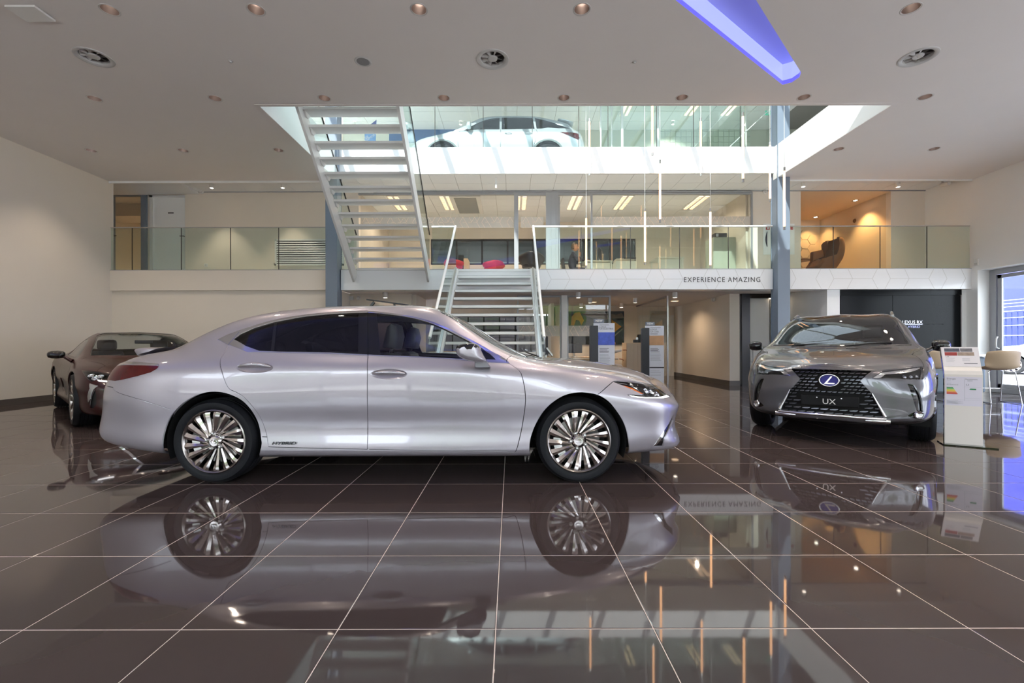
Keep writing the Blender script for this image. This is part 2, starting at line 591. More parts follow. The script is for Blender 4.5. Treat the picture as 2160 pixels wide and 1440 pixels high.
# ---- tiled ceiling over the landing and the offices: one object per tile
def ceiling_tiles(x0, x1, y0, y1, z, parent, nx, ny, gap=0.008, name='ceiling_tile', m=None, th=0.012):
    w, d = (x1 - x0) / nx, (y1 - y0) / ny
    mb = MB().box(-w / 2 + gap / 2, w / 2 - gap / 2, -d / 2 + gap / 2, d / 2 - gap / 2, 0, th)
    me = mb.mesh(name)
    me.materials.append(m or M_CTILE)
    for j in range(ny):
        for i in range(nx):
            o = bpy.data.objects.new(name, me)
            COL.objects.link(o)
            o.parent = parent
            o.location = (x0 + (i + 0.5) * w, y0 + (j + 0.5) * d, z)
M_GRID = mat('ceiling_grid_shadow', srgb(150, 148, 146), 0.8)
g1 = struct('ceiling_landing', MB().box(XLL, XR, YB + 0.02, YO + 0.1, ZT + 0.012, ZT + 0.05), M_GRID)
ceiling_tiles(XLL, XR, YB + 0.05, YO, ZT, g1, 37, 2)
struct('trim_13', MB().box(XL, HX0 - 0.06, YB - 0.03, YB, ZC - 0.05, ZC).box(HX1 + 0.29, XR, YB - 0.03, YB, ZC - 0.03, ZC), M_WALLW)
YOB = 14.6
g2 = struct('ceiling_office', MB().box(-4.0, 6.2, YO, YOB, ZT + 0.012, ZT + 0.05), M_GRID)
ceiling_tiles(-4.0, 6.2, YO + 0.1, YOB, ZT, g2, 17, 5)
struct('trim_7', MB().box(XL, XR, YO - 0.015, YO, ZT - 0.02, ZT).box(-3.55, 6.25, YO - 0.05, YO + 0.05, ZT - 0.05, ZT - 0.02), M_GMET)

# ---- landing back walls, first floor
lw = MB().box(-7.05, -3.95, YO, YO + 0.15, Z1, ZT).box(6.21, 7.53, YO, YO + 0.15, Z1, ZT).box(9.87, XR, YO, YO + 0.15, Z1, ZT)
lw.box(XLL, PX(312, YO + 0.1), YO + 0.1, YO + 0.2, PZ(408, YO + 0.1), ZT)
struct('wall_landing', lw, M_WALL)
# warm lounge niche on the right of the landing
M_NICHE = mat('niche_paint', srgb(226, 208, 182), 0.7, noise=0.02)
nw = MB().box(9.87, 10.0, YO + 0.15, 14.36, Z1, ZT).box(7.4, 7.53, YO + 0.15, 14.36, Z1, ZT).box(7.53, 9.87, YO, 14.36, ZT - 0.02, ZT + 0.01)
struct('wall_niche', nw, M_NICHE)
hp = struct('wall_niche_back', MB().box(7.4, 10.0, 14.36, 14.5, Z1, ZT), M_NICHE)
# relief panels on the niche back wall: hexagon tiles
def hexa(r):
    mb = MB()
    pts = [(r * math.cos(math.pi / 3 * k), r * math.sin(math.pi / 3 * k)) for k in range(6)]
    q = [(p[0] * 0.93, p[1] * 0.93) for p in pts]
    vs_ = [(p[0], 0.0, p[1]) for p in pts] + [(p[0], -0.015, p[1]) for p in q]
    mb.add(vs_, [(i, (i + 1) % 6, 6 + (i + 1) % 6, 6 + i) for i in range(6)] + [tuple(range(6, 12))])
    return mb
hr = 0.17
hm = hexa(hr).mesh('relief_panel')
hm.materials.append(M_NICHE)
for c in range(10):
    for r_ in range(8):
        x = 7.6 + c * hr * 1.5
        z = 2.98 + r_ * hr * 1.74 + (hr * 0.87 if c % 2 else 0)
        if x < 9.7 and z < 4.75:
            o = bpy.data.objects.new('relief_panel', hm)
            COL.objects.link(o)
            o.parent = hp
            o.location = (x, 14.36, z)

# office shell, first floor
of = MB().box(-4.05, -3.955, YO + 0.15, YOB, Z1, ZT).box(6.15, 6.208, YO + 0.1, YOB, Z1, ZT)
of.box(-4.05, 6.25, YOB, YOB + 0.15, Z1, 3.72).box(-4.05, 6.25, YOB, YOB + 0.15, 4.56, ZT)
of.box(-4.05, -2.6, YOB, YOB + 0.15, 3.72, 4.56).box(4.05, 6.25, YOB, YOB + 0.15, 3.72, 4.56)
M_OFFW = mat('office_paint', srgb(222, 212, 198), 0.7, noise=0.02)
struct('wall_office', of, M_OFFW)
wm = MB()
for k in range(9):
    x = -2.6 + k * 6.65 / 8
    wm.box(x - 0.03, x + 0.03, YOB + 0.04, YOB + 0.1, 3.72, 4.56)
wm.box(-2.6, 4.05, YOB + 0.04, YOB + 0.1, 4.5, 4.56).box(-2.6, 4.05, YOB + 0.04, YOB + 0.1, 3.72, 3.77)
struct('window_4', wm, M_BLACK)
struct('window_5', MB().box(-2.6, 4.05, YOB + 0.065, YOB + 0.075, 3.77, 4.5), M_GLASSC)
# workshop hall seen through that window: ribbed steel deck, girders, duct, pale wall
M_DECK = mat('steel_deck', srgb(118, 122, 126), 0.5, 0.3, noise=0.1, nscale=3)
dk = MB()
for k in range(44):
    x = -4.0 + k * 0.24
    dk.box(x, x + 0.13, YOB + 0.2, 21.0, 6.25, 6.32)
dk.box(-4.2, 7, YOB + 0.2, 21.0, 6.32, 6.36)
struct('ceiling_workshop', dk, M_DECK)
gd = MB()
for y, z in ((16.2, 5.9), (18.0, 5.8)):
    gd.box(-4.2, 7, y, y + 0.12, z, z + 0.08).box(-4.2, 7, y, y + 0.12, z + 0.3, z + 0.36)
gd.box(-4.2, 7, 17.0, 17.04, 5.2, 5.26)
struct('trim_8', gd, M_DECK)
gd2 = MB().cyl((-4.2, 15.9, 5.15), (7, 15.9, 5.15), 0.10, n=14)
struct('trim_9', gd2, M_BRUSH, smooth=40)
M_PALEG = mat('workshop_wall', srgb(206, 222, 214), 0.6, noise=0.03)
struct('wall_workshop', MB().box(-4.3, 7, 20.9, 21.0, 2.9, 5.0).box(-4.4, -4.2, YOB + 0.2, 21.0, 2.6, 6.4).box(7, 7.1, YOB + 0.2, 21.0, 2.6, 6.4).box(-4.3, 7, 17.5, 21.0, 2.8, 2.9), M_PALEG)
struct('wall_workshop_top', MB().box(-4.3, 7, 20.9, 21.0, 5.0, 6.4), M_DECK)
for x in (-1.5, 2.5):  # battens added to brighten the otherwise unlit workshop
    t = thing('added_workshop_lamp', 'added fluorescent batten lighting the dark workshop, ' + ('left' if x < 0 else 'right') + ' one behind the office window', 'lamp', (x, 18.6, 5.6), 'added workshop lamps')
    MB().box(x - 0.8, x + 0.8, 18.55, 18.65, 5.58, 5.66).build('housing', M_WMET, t)
    MB().cyl((x - 0.75, 18.6, 5.56), (x + 0.75, 18.6, 5.56), 0.02, n=8).build('tube', emis('workshop_fill_tube', (0.9, 0.97, 1.0), 45.0), t)

# ---- ground floor rooms below the mezzanine
gc = struct('ceiling_lower', MB().box(XC0, XR, YB + 0.3, 17.4, ZS, ZS + 0.06), M_CEIL)
gw = MB().box(5.9, 6.17, 12.13, 12.33, 0, ZS).box(5.9, 6.05, 12.33, 16.2, 0, ZS).box(4.4, 6.05, 16.2, 16.35, 0, ZS)
gw.box(-4.5, PX(868, 12.0), 12.0, 12.15, 0, ZS).box(PX(868, 12.0), PX(868, 12.0) + 0.1, 12.15, 13.5, 0, ZS).box(-4.5, -4.3, YB + 0.3, 12.1, 0, ZS)
gw.box(1.3, 4.45, 15.7, 15.85, 0, ZS).box(1.3, 1.4, 14.6, 15.7, 0, ZS)
struct('wall_ground', gw, M_WALL)
struct('baseboard_corridor', MB().box(5.885, 5.9, 12.13, 16.2, 0, 0.13).box(5.885, 6.17, 12.115, 12.13, 0, 0.13).box(4.4, 5.9, 16.185, 16.2, 0, 0.13), M_SKIRT)
# rear window of the ground-floor sales room, with dark mullions
rw = MB().box(-2.75, 1.3, 15.7, 15.85, 0, 0.75).box(-2.75, 1.3, 15.7, 15.85, 2.2, ZS)
struct('wall_rear', rw, M_OFFW)
wm = MB()
for k in range(8):
    x = -2.6 + k * 0.55
    wm.box(x - 0.025, x + 0.025, 15.75, 15.8, 0.75, 2.2)
wm.box(-2.75, 1.3, 15.75, 15.8, 1.62, 1.66)
struct('window_6', wm, M_BLACK)
struct('window_7', MB().box(-2.75, 1.3, 15.77, 15.78, 0.75, 2.2), M_GLASSC)
M_LILAC = mat('lilac_render', srgb(112, 106, 118), 0.8, noise=0.08, nscale=1.5)
struct('wall_outside', MB().box(-8, 6, 19.5, 19.7, -0.2, 2.4), M_LILAC)
# video wall backing and display bay on the right
VY = 10.62
struct('wall_media', MB().box(7.47, 7.77, VY, VY + 0.3, 0, ZS).box(10.66, XR, VY, VY + 0.3, 0, ZS).box(6.17, 7.6, 12.4, 12.5, 0, ZS).box(7.5, 7.6, VY + 0.3, 12.4, 0, ZS).box(7.77, 10.66, VY + 0.2, VY + 0.3, 0, ZS), M_WALLW)

# ---- outside ground, the blue neighbour and fence seen through the glass door
M_PAVE = mat('pavement', srgb(170, 168, 166), 0.8, noise=0.1, nscale=3)
struct('ground_outside', MB().box(XR + 0.3, 45, -30, 40, -0.3, -0.02).box(-40, XR, 17.6, 40, -0.3, -0.02), M_PAVE)
struct('ground_street', MB().box(-40, XR + 0.3, -35, YF - 0.1, -0.3, -0.02), mat('street_paving', srgb(156, 154, 152), 0.85, noise=0.15, nscale=2))
M_BLUEW = mat('blue_cladding', srgb(54, 62, 172), 0.6, noise=0.05, nscale=1)
bw = struct('wall_neighbour', MB().box(24.3, 24.6, 2, 40, -0.02, 9), mat('blue_cladding_joint', srgb(48, 58, 140), 0.6))
for k in range(8):
    MB().box(24.27, 24.3, 6 + k * 3.0, 8.97 + k * 3.0, 0, 9).build('cladding_panel', M_BLUEW, bw)
# unseen far side of the street, added behind the lens to darken what the paintwork mirrors at eye level
struct('wall_opposite', MB().box(-45, 40, -26.0, -25.5, -0.02, 5.2), mat('opposite_brick', srgb(150, 140, 134), 0.8, noise=0.2, nscale=1))
M_LEAF = mat('street_foliage', srgb(84, 112, 44), 0.8, noise=0.4, nscale=3)
for k, (tx_, ty_, tr_) in enumerate(((-13, -19, 2.3), (-4, -20.5, 2.6), (5, -19.5, 2.2), (13, -20, 2.5))):
    t = thing('street_tree', 'round street tree outside the showroom front, %s from left' % ('first', 'second', 'third', 'fourth')[k], 'tree', (tx_, ty_, 0), 'street trees')
    MB().cyl((tx_, ty_, -0.02), (tx_, ty_, 3.0), 0.16, 0.11, 10).build('trunk', mat('bark', srgb(84, 70, 58), 0.9, noise=0.2, nscale=10), t, smooth=60)
    bm = bmesh.new()
    bmesh.ops.create_icosphere(bm, subdivisions=4, radius=tr_)
    rn_ = random.Random(k)
    for v in bm.verts:
        v.co *= 1 + 0.12 * math.sin(v.co.x * 3.1 + k) * math.sin(v.co.y * 2.7) + rn_.uniform(-0.06, 0.06)
        v.co += Vector((tx_ - tx_, 0, 4.2))
    me = bpy.data.meshes.new('crown'); bm.to_mesh(me); bm.free()
    link('crown', me, M_LEAF, t)
# glazed sliding door in the right wall
dr = thing('door_1', '', '', (XR + 0.27, 9.0, 0))
for k_ in ('label', 'category'):
    del dr[k_]
dr['kind'] = 'structure'
XD = XR + 0.27
MB().box(XD, XD + 0.08, DY1 - 0.14, DY1, 0.1, DZ - 0.12).box(XD, XD + 0.08, DY0, DY1, DZ - 0.12, DZ).box(XD, XD + 0.08, DY0, DY0 + 0.1, 0.1, DZ - 0.12).box(XD, XD + 0.08, DY0, DY1, 0, 0.1).build('door_frame', M_GMET, dr, bevel=0.004)
MB().box(XD + 0.02, XD + 0.06, DY1 - 0.24, DY1 - 0.15, 0.1, DZ - 0.13).box(XD + 0.02, XD + 0.06, DY0 + 0.1, DY1 - 0.15, 0.1, 0.2).box(XD + 0.02, XD + 0.06, DY0 + 0.1, DY1 - 0.15, DZ - 0.21, DZ - 0.13).build('door_leaf', M_GMET, dr, bevel=0.003)
MB().box(XD + 0.035, XD + 0.045, DY0 + 0.1, DY1 - 0.24, 0.2, DZ - 0.21).build('pane', M_GLASSC, dr)
hb = MB().tube([(XD + 0.0, DY1 - 0.2, 1.0), (XD - 0.06, DY1 - 0.2, 1.02), (XD - 0.07, DY1 - 0.2, 1.1), (XD - 0.06, DY1 - 0.2, 1.22), (XD - 0.03, DY1 - 0.2, 1.27)], 0.016, 8)
hb.build('door_handle', M_WMET, dr, smooth=50)
# fence across the yard
fn = thing('steel_fence', 'dark blue vertical bar fence in the yard beyond the glass door', 'fence', (22.6, 18, 0))
for k in range(40):
    y = 15.0 + k * 0.24
    MB().box(22.58, 22.62, y, y + 0.04, 0, 2.55).build('fence_bar', mat('fence_blue', srgb(40, 52, 96), 0.5), fn)
for z in (0.3, 0.9, 1.5, 1.95, 2.3, 2.6, 2.8, 2.95, 3.1):
    MB().box(22.56, 22.58, 14.9, 24.6, z, z + 0.03).build('fence_rail', mat('fence_rail_paint', srgb(170, 182, 224), 0.5), fn)
# ================================================================== FIXTURES AND STAIRS
ORD = ['first', 'second', 'third', 'fourth', 'fifth', 'sixth', 'seventh', 'eighth', 'ninth', 'tenth', 'eleventh', 'twelfth']
def spot(name, loc, energy, size=80, blend=0.7, col=(1, 0.84, 0.68), r=0.05, parent=None, target=None):
    d = bpy.data.lights.new(name, 'SPOT')
    d.energy = energy
    d.spot_size = math.radians(size)
    d.spot_blend = blend
    d.color = col
    d.shadow_soft_size = r
    o = bpy.data.objects.new(name, d)
    COL.objects.link(o)
    if parent is not None:
        o.parent = parent
        of_ = parent['_o']
        o.location = (loc[0] - of_[0], loc[1] - of_[1], loc[2] - of_[2])
    else:
        o.location = loc
    if target is not None:
        o.rotation_euler = (Vector(target) - Vector(loc)).to_track_quat('-Z', 'Y').to_euler()
    return o

# ---- recessed downlights
M_REFL = mat('rose_reflector', srgb(140, 126, 122), 0.3, 0.8, noise=0.05)
M_TRIM = mat('downlight_trim', srgb(214, 210, 206), 0.4)
M_BULB = emis('downlight_bulb', (1.0, 0.86, 0.72), 14.0)
ring_me = MB().lathe([(R_DL, 0.002), (R_DL + 0.012, -0.004), (R_DL + 0.018, -0.002), (R_DL + 0.018, 0.0)], n=24).mesh('trim_ring')
cup_me = MB().lathe([(R_DL + 0.002, 0.0), (R_DL - 0.004, 0.04), (R_DL - 0.022, 0.09), (R_DL - 0.045, 0.12), (0.002, 0.125)], n=24).mesh('reflector')
bulb_me = MB().lathe([(0.001, 0.075), (0.02, 0.078), (0.026, 0.09), (0.022, 0.115)], n=14).mesh('bulb')
for me_, m_ in ((ring_me, M_TRIM), (cup_me, M_REFL), (bulb_me, M_BULB)):
    me_.materials.append(m_)
    me_.polygons.foreach_set('use_smooth', [True] * len(me_.polygons))
rows = {5.16: 'front row of the ceiling', 7.0: 'ceiling row along the stair void', 8.85: 'rear ceiling row', 3.3: 'unseen ceiling row added over the saloon', 1.45: 'unseen ceiling row added nearest the lens'}  # rows over the saloon and by the lens are added for extra light
DLW = 54.0
for yv, rn in rows.items():
    xs = sorted(x for x, y in DL if y == yv)
    for k, x in enumerate(xs):
        t = thing('downlight', 'round recessed downlight, %s from left in the %s' % (ORD[k], rn), 'downlight', (x, yv, ZC), 'recessed downlights')
        for nm, me_ in (('trim_ring', ring_me), ('reflector', cup_me), ('bulb', bulb_me)):
            o = bpy.data.objects.new(nm, me_)
            COL.objects.link(o)
            o.parent = t
        spot('downlight_beam', (x, yv, ZC + 0.02), DLW, 95, 0.8, parent=t)

# ---- round swirl air vents, speaker, sensors, access panel on the ceiling
M_VENT = mat('vent_enamel', srgb(206, 204, 202), 0.4)
for k, (x, y) in enumerate(VENT):
    t = thing('air_vent', 'round swirl air diffuser in the ceiling, %s one' % ('left', 'middle', 'right')[k], 'vent', (x, y, ZC), 'ceiling air diffusers')
    MB().lathe([(R_V - 0.002, 0.05), (R_V - 0.002, 0.0), (R_V + 0.02, -0.012), (R_V + 0.05, -0.008), (R_V + 0.055, 0.0)], (x, y, ZC), n=36).build('vent_ring', M_VENT, t, smooth=40)
    MB().lathe([(R_V, 0.16), (R_V, 0.0)], (x, y, ZC), n=28).lathe([(0.001, 0.16), (R_V, 0.16)], (x, y, ZC), n=28).build('duct', mat('vent_duct', srgb(120, 116, 112), 0.7), t)
    MB().lathe([(0.001, 0.0), (0.062, 0.003), (0.066, 0.02), (0.001, 0.03)], (x, y, ZC), n=24).build('hub', M_VENT, t, smooth=40)
    for b in range(8):
        a = b * math.pi / 4 + 0.2
        ca, sa = math.cos(a), math.sin(a)
        MB().add([(x + 0.05 * ca, y + 0.05 * sa, ZC + 0.01), (x + (R_V - 0.005) * ca, y + (R_V - 0.005) * sa, ZC + 0.01),
                  (x + (R_V - 0.005) * math.cos(a + 0.45), y + (R_V - 0.005) * math.sin(a + 0.45), ZC + 0.06), (x + 0.05 * math.cos(a + 0.6), y + 0.05 * math.sin(a + 0.6), ZC + 0.06)],
                 [(0, 1, 2, 3)]).build('blade', M_VENT, t)
x, y = PX(767, 6.1), 6.1
t = thing('ceiling_speaker', 'round flush ceiling loudspeaker between the air diffusers', 'speaker', (x, y, ZC))
MB().lathe([(0.085, -0.004), (0.1, -0.008), (0.115, 0.0)], (x, y, ZC), n=28).build('rim', M_VENT, t, smooth=40)
MB().lathe([(0.001, -0.005), (0.086, -0.004)], (x, y, ZC), n=28).build('grille', mat('speaker_cloth', srgb(150, 150, 150), 0.8, noise=0.2, nscale=300), t)
for px_, py_, nm in ((488, 128, 'left'), (1340, 131, 'right')):
    Y = FPX * (ZC - EYE) / (VPY - py_)
    t = thing('sprinkler', 'small pendent ceiling sensor, %s one' % nm, 'sensor', (PX(px_, Y), Y, ZC), 'ceiling sensors')
    MB().lathe([(0.001, -0.02), (0.012, -0.018), (0.014, -0.005), (0.03, -0.002), (0.03, 0)], (PX(px_, Y), Y, ZC), n=14).build('body', M_VENT, t, smooth=40)
t = thing('access_panel', 'white square panel hung under the ceiling, far left', 'panel', (-5.5, 5.25, ZC))
MB().box(-5.70, -5.36, 5.06, 5.30, ZC - 0.035, ZC - 0.01).build('panel_board', M_WMET, t, bevel=0.004)
MB().box(-5.6, -5.46, 5.12, 5.24, ZC - 0.012, ZC).build('spacer', M_VENT, t)

# ---- blue light cove
M_COVE = emis('blue_cove_light', (0.10, 0.09, 1.0), 0.85)
M_COVEB = emis('pale_blue_cove_light', (0.30, 0.34, 1.0), 0.85)
M_COVEIN = mat('cove_plaster', srgb(205, 205, 235), 0.6)
cv = thing('cove_light', 'blue-lit wedge-shaped recessed light cove in the ceiling', 'ceiling light', (4.05, 6.6, ZC))
n = len(COVE)
side, lip = MB(), MB()
ZV = 0.30
for i in range(n):
    a, b = COVE[i], COVE[(i + 1) % n]
    lip.add([(a[0], a[1], ZC - 0.0), (b[0], b[1], ZC), (b[0], b[1], ZC + 0.06), (a[0], a[1], ZC + 0.06)], [(0, 1, 2, 3)])
    side.add([(a[0], a[1], ZC + 0.06), (b[0], b[1], ZC + 0.06), (b[0], b[1], ZC + ZV), (a[0], a[1], ZC + ZV)], [(0, 1, 2, 3)])
lip.build('cove_edge', M_COVE, cv)
side.build('light_band', M_COVEB, cv)
MB().add([(p[0], p[1], ZC + ZV) for p in COVE], [tuple(range(n))[::-1]]).build('cove_ceiling', M_COVEIN, cv)

# ---- LED tube pendants in the stair void
PEND = [(1244, 257, 365, 9.9), (1237, 461, 560, 10.0), (1361, 447, 553, 9.5), (1377, 222, 322, 9.1), (1393, 346, 463, 8.5), (1479, 257, 366, 9.5),
        (1499, 448, 560, 9.0), (1568, 247, 378, 7.75), (1625, 308, 420, 8.9), (1655, 362, 479, 8.44)]
for k, (px_, ya, yb, Y) in enumerate(sorted(PEND)):
    x = PX(px_, Y)
    za, zb_ = PZ(ya, Y), PZ(yb, Y)
    t = thing('tube_pendant', 'slim glowing LED tube pendant, %s from left, %s' % (ORD[k], 'hanging low' if ya > 430 else ('hanging mid-height' if ya > 300 else 'hanging high')), 'pendant lamp', (x, Y, zb_ - 0.06), 'LED tube pendants')
    MB().cyl((x, Y, zb_), (x, Y, za), 0.019, n=12).build('light_tube', M_LED, t, smooth=60)
    MB().cyl((x, Y, za), (x, Y, za + 0.07), 0.02, n=12).build('upper_cap', M_BRUSH, t, smooth=60)
    MB().cyl((x, Y, zb_ - 0.06), (x, Y, zb_), 0.02, n=12).build('lower_cap', M_BRUSH, t, smooth=60)
    MB().cyl((x, Y, za + 0.07), (x, Y, ZR + 0.262), 0.0035, n=6).build('cable', M_WMET, t)

# ---- staircases
def handrail(name, path, r, m, parent, tips=True):
    return MB().tube(path, r, 12).build(name, m, parent, smooth=60)
ST_W0, ST_W1 = -3.59, -1.93
us = thing('staircase', 'white open-riser steel staircase rising to the upper floor on the left', 'staircase', (-2.76, 10.4, Z1))
UR, UG = 0.1925, 0.224
def treadmesh(w, d, h):
    return MB().box(-w / 2, w / 2, -d / 2, d / 2, -h, 0)
tw_ = ST_W1 - ST_W0
for i in range(15):
    z, y = 2.905 + UR * i, 10.45 - UG * i
    mb = MB().box(ST_W0, ST_W1, y, y + 0.27, z - 0.045, z)
    if i == 0:
        mb = MB().box(ST_W0, ST_W1, y, y + 0.05, z - 0.05, z)
    o = mb.build('tread', M_WMET, us, bevel=0.003)
    if i > 0:
        for sx, xx in ((-1, ST_W0), (1, ST_W1)):
            MB().prism([(y + 0.03, z - 0.045), (y + 0.24, z - 0.045), (y + 0.17, z - 0.12), (y + 0.10, z - 0.12)], 'x', xx + 0.004 if sx < 0 else xx - 0.03, xx + 0.03 if sx < 0 else xx - 0.004).build('bracket', M_WMET, us)
for sx, xx in ((-1, ST_W0 - 0.05), (1, ST_W1)):
    y0, z0 = 10.45 + 0.25, 2.905 - 0.215
    y1, z1 = 10.45 - UG * 15, 2.905 + UR * 15
    d = Vector((0, y1 - y0, z1 - z0)).normalized()
    nrm = Vector((0, -d.z, d.y))
    if nrm.z < 0: nrm = -nrm
    p0, p1 = Vector((xx + 0.025, y0 - 0.27, z0 - 0.03)), Vector((xx + 0.025, y1 - 0.02, z1 + 0.01))
    MB().obox((p0 + p1) / 2, (p1 - p0) / 2, Vector((0.025, 0, 0)), nrm * 0.14).build('stringer', M_WMET, us, bevel=0.003)
    # glass side and thin dark rail
    gx = xx + 0.025
    a, b = p0 + nrm * 0.14, p1 + nrm * 0.14
    a2, b2 = Vector((gx, a.y, a.z + 0.92)), Vector((gx, b.y, b.z + 0.92))
    mb = MB()
    dx = Vector((0.006, 0, 0))
    mb.add([a - dx, b - dx, b2 - dx, a2 - dx, a + dx, b + dx, b2 + dx, a2 + dx], [(0, 1, 2, 3), (7, 6, 5, 4), (0, 4, 5, 1), (1, 5, 6, 2), (2, 6, 7, 3), (3, 7, 4, 0)])
    mb.build('glass_side', M_GLASS, us)
    MB().bar(a2, b2, 0.02, 0.025, up=(1, 0, 0)).build('top_rail', M_BLACK, us)

LX0, LX1 = -1.21, 0.446
ls = thing('staircase', 'white open-riser staircase descending from the mezzanine behind the silver saloon', 'staircase', (-0.38, 8.7, 0))
LR, LG = 0.19, 0.24
for i in range(15):
    z, y = Z1 - LR * i, 10.44 - LG * i
    MB().box(LX0, LX1, y, y + (0.28 if i else 0.06), z - 0.05, z).build('tread', M_WMET, ls, bevel=0.003)
    MB().box(LX0, LX1, y + 0.002, y + 0.012, z, z + 0.004).build('nosing', M_BLACK, ls)
for sx, xx in ((-1, LX0 - 0.03), (1, LX1 + 0.03)):
    y0, z0, y1, z1 = 10.44, Z1 - 0.03, 10.44 - LG * 15.1, 0.02
    dx = Vector((0.022, 0, 0))
    d = Vector((0, y1 - y0, z1 - z0)).normalized()
    nrm = Vector((0, -d.z, d.y))
    if nrm.z < 0: nrm = -nrm
    p0, p1 = Vector((xx, y0, z0)), Vector((xx, y1, z1 + 0.05))
    MB().obox((p0 + p1) / 2, (p1 - p0) / 2, dx, nrm * 0.05).build('stringer', M_WMET, ls, bevel=0.003)
    ex = Vector((0.007, 0, 0))
    oo = Vector((sx * 0.035, 0, 0))
    a, b = p0 + nrm * 0.05 + oo, p1 + nrm * 0.05 + oo
    a2, b2 = a + Vector((0, 0, 0.9)), b + Vector((0, 0, 0.9))
    MB().add([a - ex, b - ex, b2 - ex, a2 - ex, a + ex, b + ex, b2 + ex, a2 + ex], [(0, 1, 2, 3), (7, 6, 5, 4), (0, 4, 5, 1), (1, 5, 6, 2), (2, 6, 7, 3), (3, 7, 4, 0)]).build('glass_side', M_GLASS, ls)
    MB().bar(a + nrm * 0.02, b + nrm * 0.02, 0.03, 0.05, up=(1, 0, 0)).build('glass_clamp', M_BRUSH, ls)
    top = Vector((xx + sx * 0.045, 10.45, Z1 + 1.0))
    bot = Vector((xx + sx * 0.045, 10.45 - LG * 14.0, Z1 + 1.0 - LR * 14.0))
    path = [top, bot]
    handrail('handrail', path, 0.026, M_WMET, ls)
    MB().cyl(bot, bot + Vector((0, 0, -0.1)), 0.008, n=8).build('rail_support', M_BRUSH, ls)

# ---- glass balustrades
def balustrade(name, x0, x1, joints, label, railr, m_rail, y=YB + 0.03, z0=Z1, h=1.0, lit=False):
    t = thing(name, label, 'balustrade', ((x0 + x1) / 2, y, z0), 'glass balustrades')
    xs = [x0] + joints + [x1]
    for a, b in zip(xs[:-1], xs[1:]):
        MB().box(a + 0.006, b - 0.006, y - 0.006, y + 0.006, z0 + 0.006, z0 + h - 0.01).build('glass_panel', M_GLASS, t)
    for a in joints:
        MB().box(a - 0.006, a + 0.006, y - 0.007, y + 0.007, z0 + 0.006, z0 + h - 0.01).build('joint_seal', mat('dark_seal', srgb(70, 68, 62), 0.6), t)
    if railr > 0.015:
        MB().cyl((x0, y - 0.02, z0 + h), (x1, y - 0.02, z0 + h), railr, n=12).build('handrail', m_rail, t, smooth=60)
    else:
        MB().box(x0, x1, y - 0.012, y + 0.012, z0 + h - 0.01, z0 + h + 0.012).build('handrail', m_rail, t)
    return t
M_RAIL = mat('rail_enamel', srgb(190, 186, 180), 0.4)
balustrade('glass_balustrade', XL, XC0, [PX(v, YB) for v in (277, 381, 485, 587)], 'glass balustrade on the mezzanine left of the blue-grey column', 0.012, M_RAIL)
balustrade('glass_balustrade', ST_W1 + 0.08, LX0 - 0.08, [], 'short glass balustrade between the two staircases on the mezzanine', 0.024, M_WMET)
balustrade('glass_balustrade', XC1, ST_W0 - 0.08, [], 'narrow glass balustrade between the left column and the upper staircase', 0.012, M_RAIL)
balustrade('glass_balustrade', LX1 + 0.07, HX1 - 0.02, [PX(v, YB) for v in (1227, 1331, 1435, 1538)], 'glass balustrade with white handrail above the EXPERIENCE AMAZING sign', 0.024, M_WMET)
balustrade('glass_balustrade', HX1 + 0.28, XR - 0.01, [PX(v, YB) for v in (1760, 1859, 1958)], 'glass balustrade on the mezzanine right of the sunlit column', 0.012, M_RAIL)
balustrade('glass_balustrade', HX0 + 0.1, HX1 - 0.05, [PX(v, YB) for v in (918, 1020, 1124, 1222, 1284, 1387, 1465, 1564)], 'tall glass balustrade on the upper floor in front of the white car', 0.010, M_RAIL, y=YB + 0.03, z0=Z2 + 0.01, h=1.35)

# ---- level 1 office glazing
og = thing('office_glazing', 'grey framed glass wall of the mezzanine office', 'glass wall', (1.1, YO, Z1))
def fr(x0, x1, z0, z1, y0=YO - 0.04, y1=YO + 0.04, nm='frame', m=M_GMET, p=og):
    return MB().box(x0, x1, y0, y1, z0, z1).build(nm, m, p, bevel=0.003)
zt_ = ZT - 0.05
fr(PX(1085, YO), PX(1094, YO), Z1, zt_); fr(PX(1152, YO), PX(1163, YO), Z1, zt_); fr(PX(1163, YO), PX(1173, YO), Z1, zt_, nm='post', m=M_GMET)
fr(PX(1173, YO), PX(1178, YO), Z1, zt_); fr(PX(1246, YO), PX(1250, YO), Z1, zt_); fr(PX(1584, YO), PX(1587, YO), Z1, zt_)
for a_, b_, c_ in ((-3.95, PX(1085, YO), 0.05), (PX(1250, YO), PX(1587, YO), 0.05), (PX(1085, YO), PX(1250, YO), 0.07)):
    fr(a_, b_, zt_ - c_, zt_ - 0.001, YO - 0.034, YO + 0.034)
panes1 = [-3.9] + [PX(v, YO) for v in (816, 951, 1017)] + [PX(1085, YO)]
for a, b in zip(panes1[:-1], panes1[1:]):
    MB().box(a + 0.004, b - 0.004, YO - 0.006, YO + 0.006, Z1, zt_ - 0.05).build('pane', M_GLASSC, og)
panes2 = [PX(v, YO) for v in (1250, 1316, 1382, 1450, 1517, 1584)]
for a, b in zip(panes2[:-1], panes2[1:]):
    MB().box(a + 0.004, b - 0.004, YO - 0.006, YO + 0.006, Z1, zt_ - 0.05).build('pane', M_GLASSC, og)
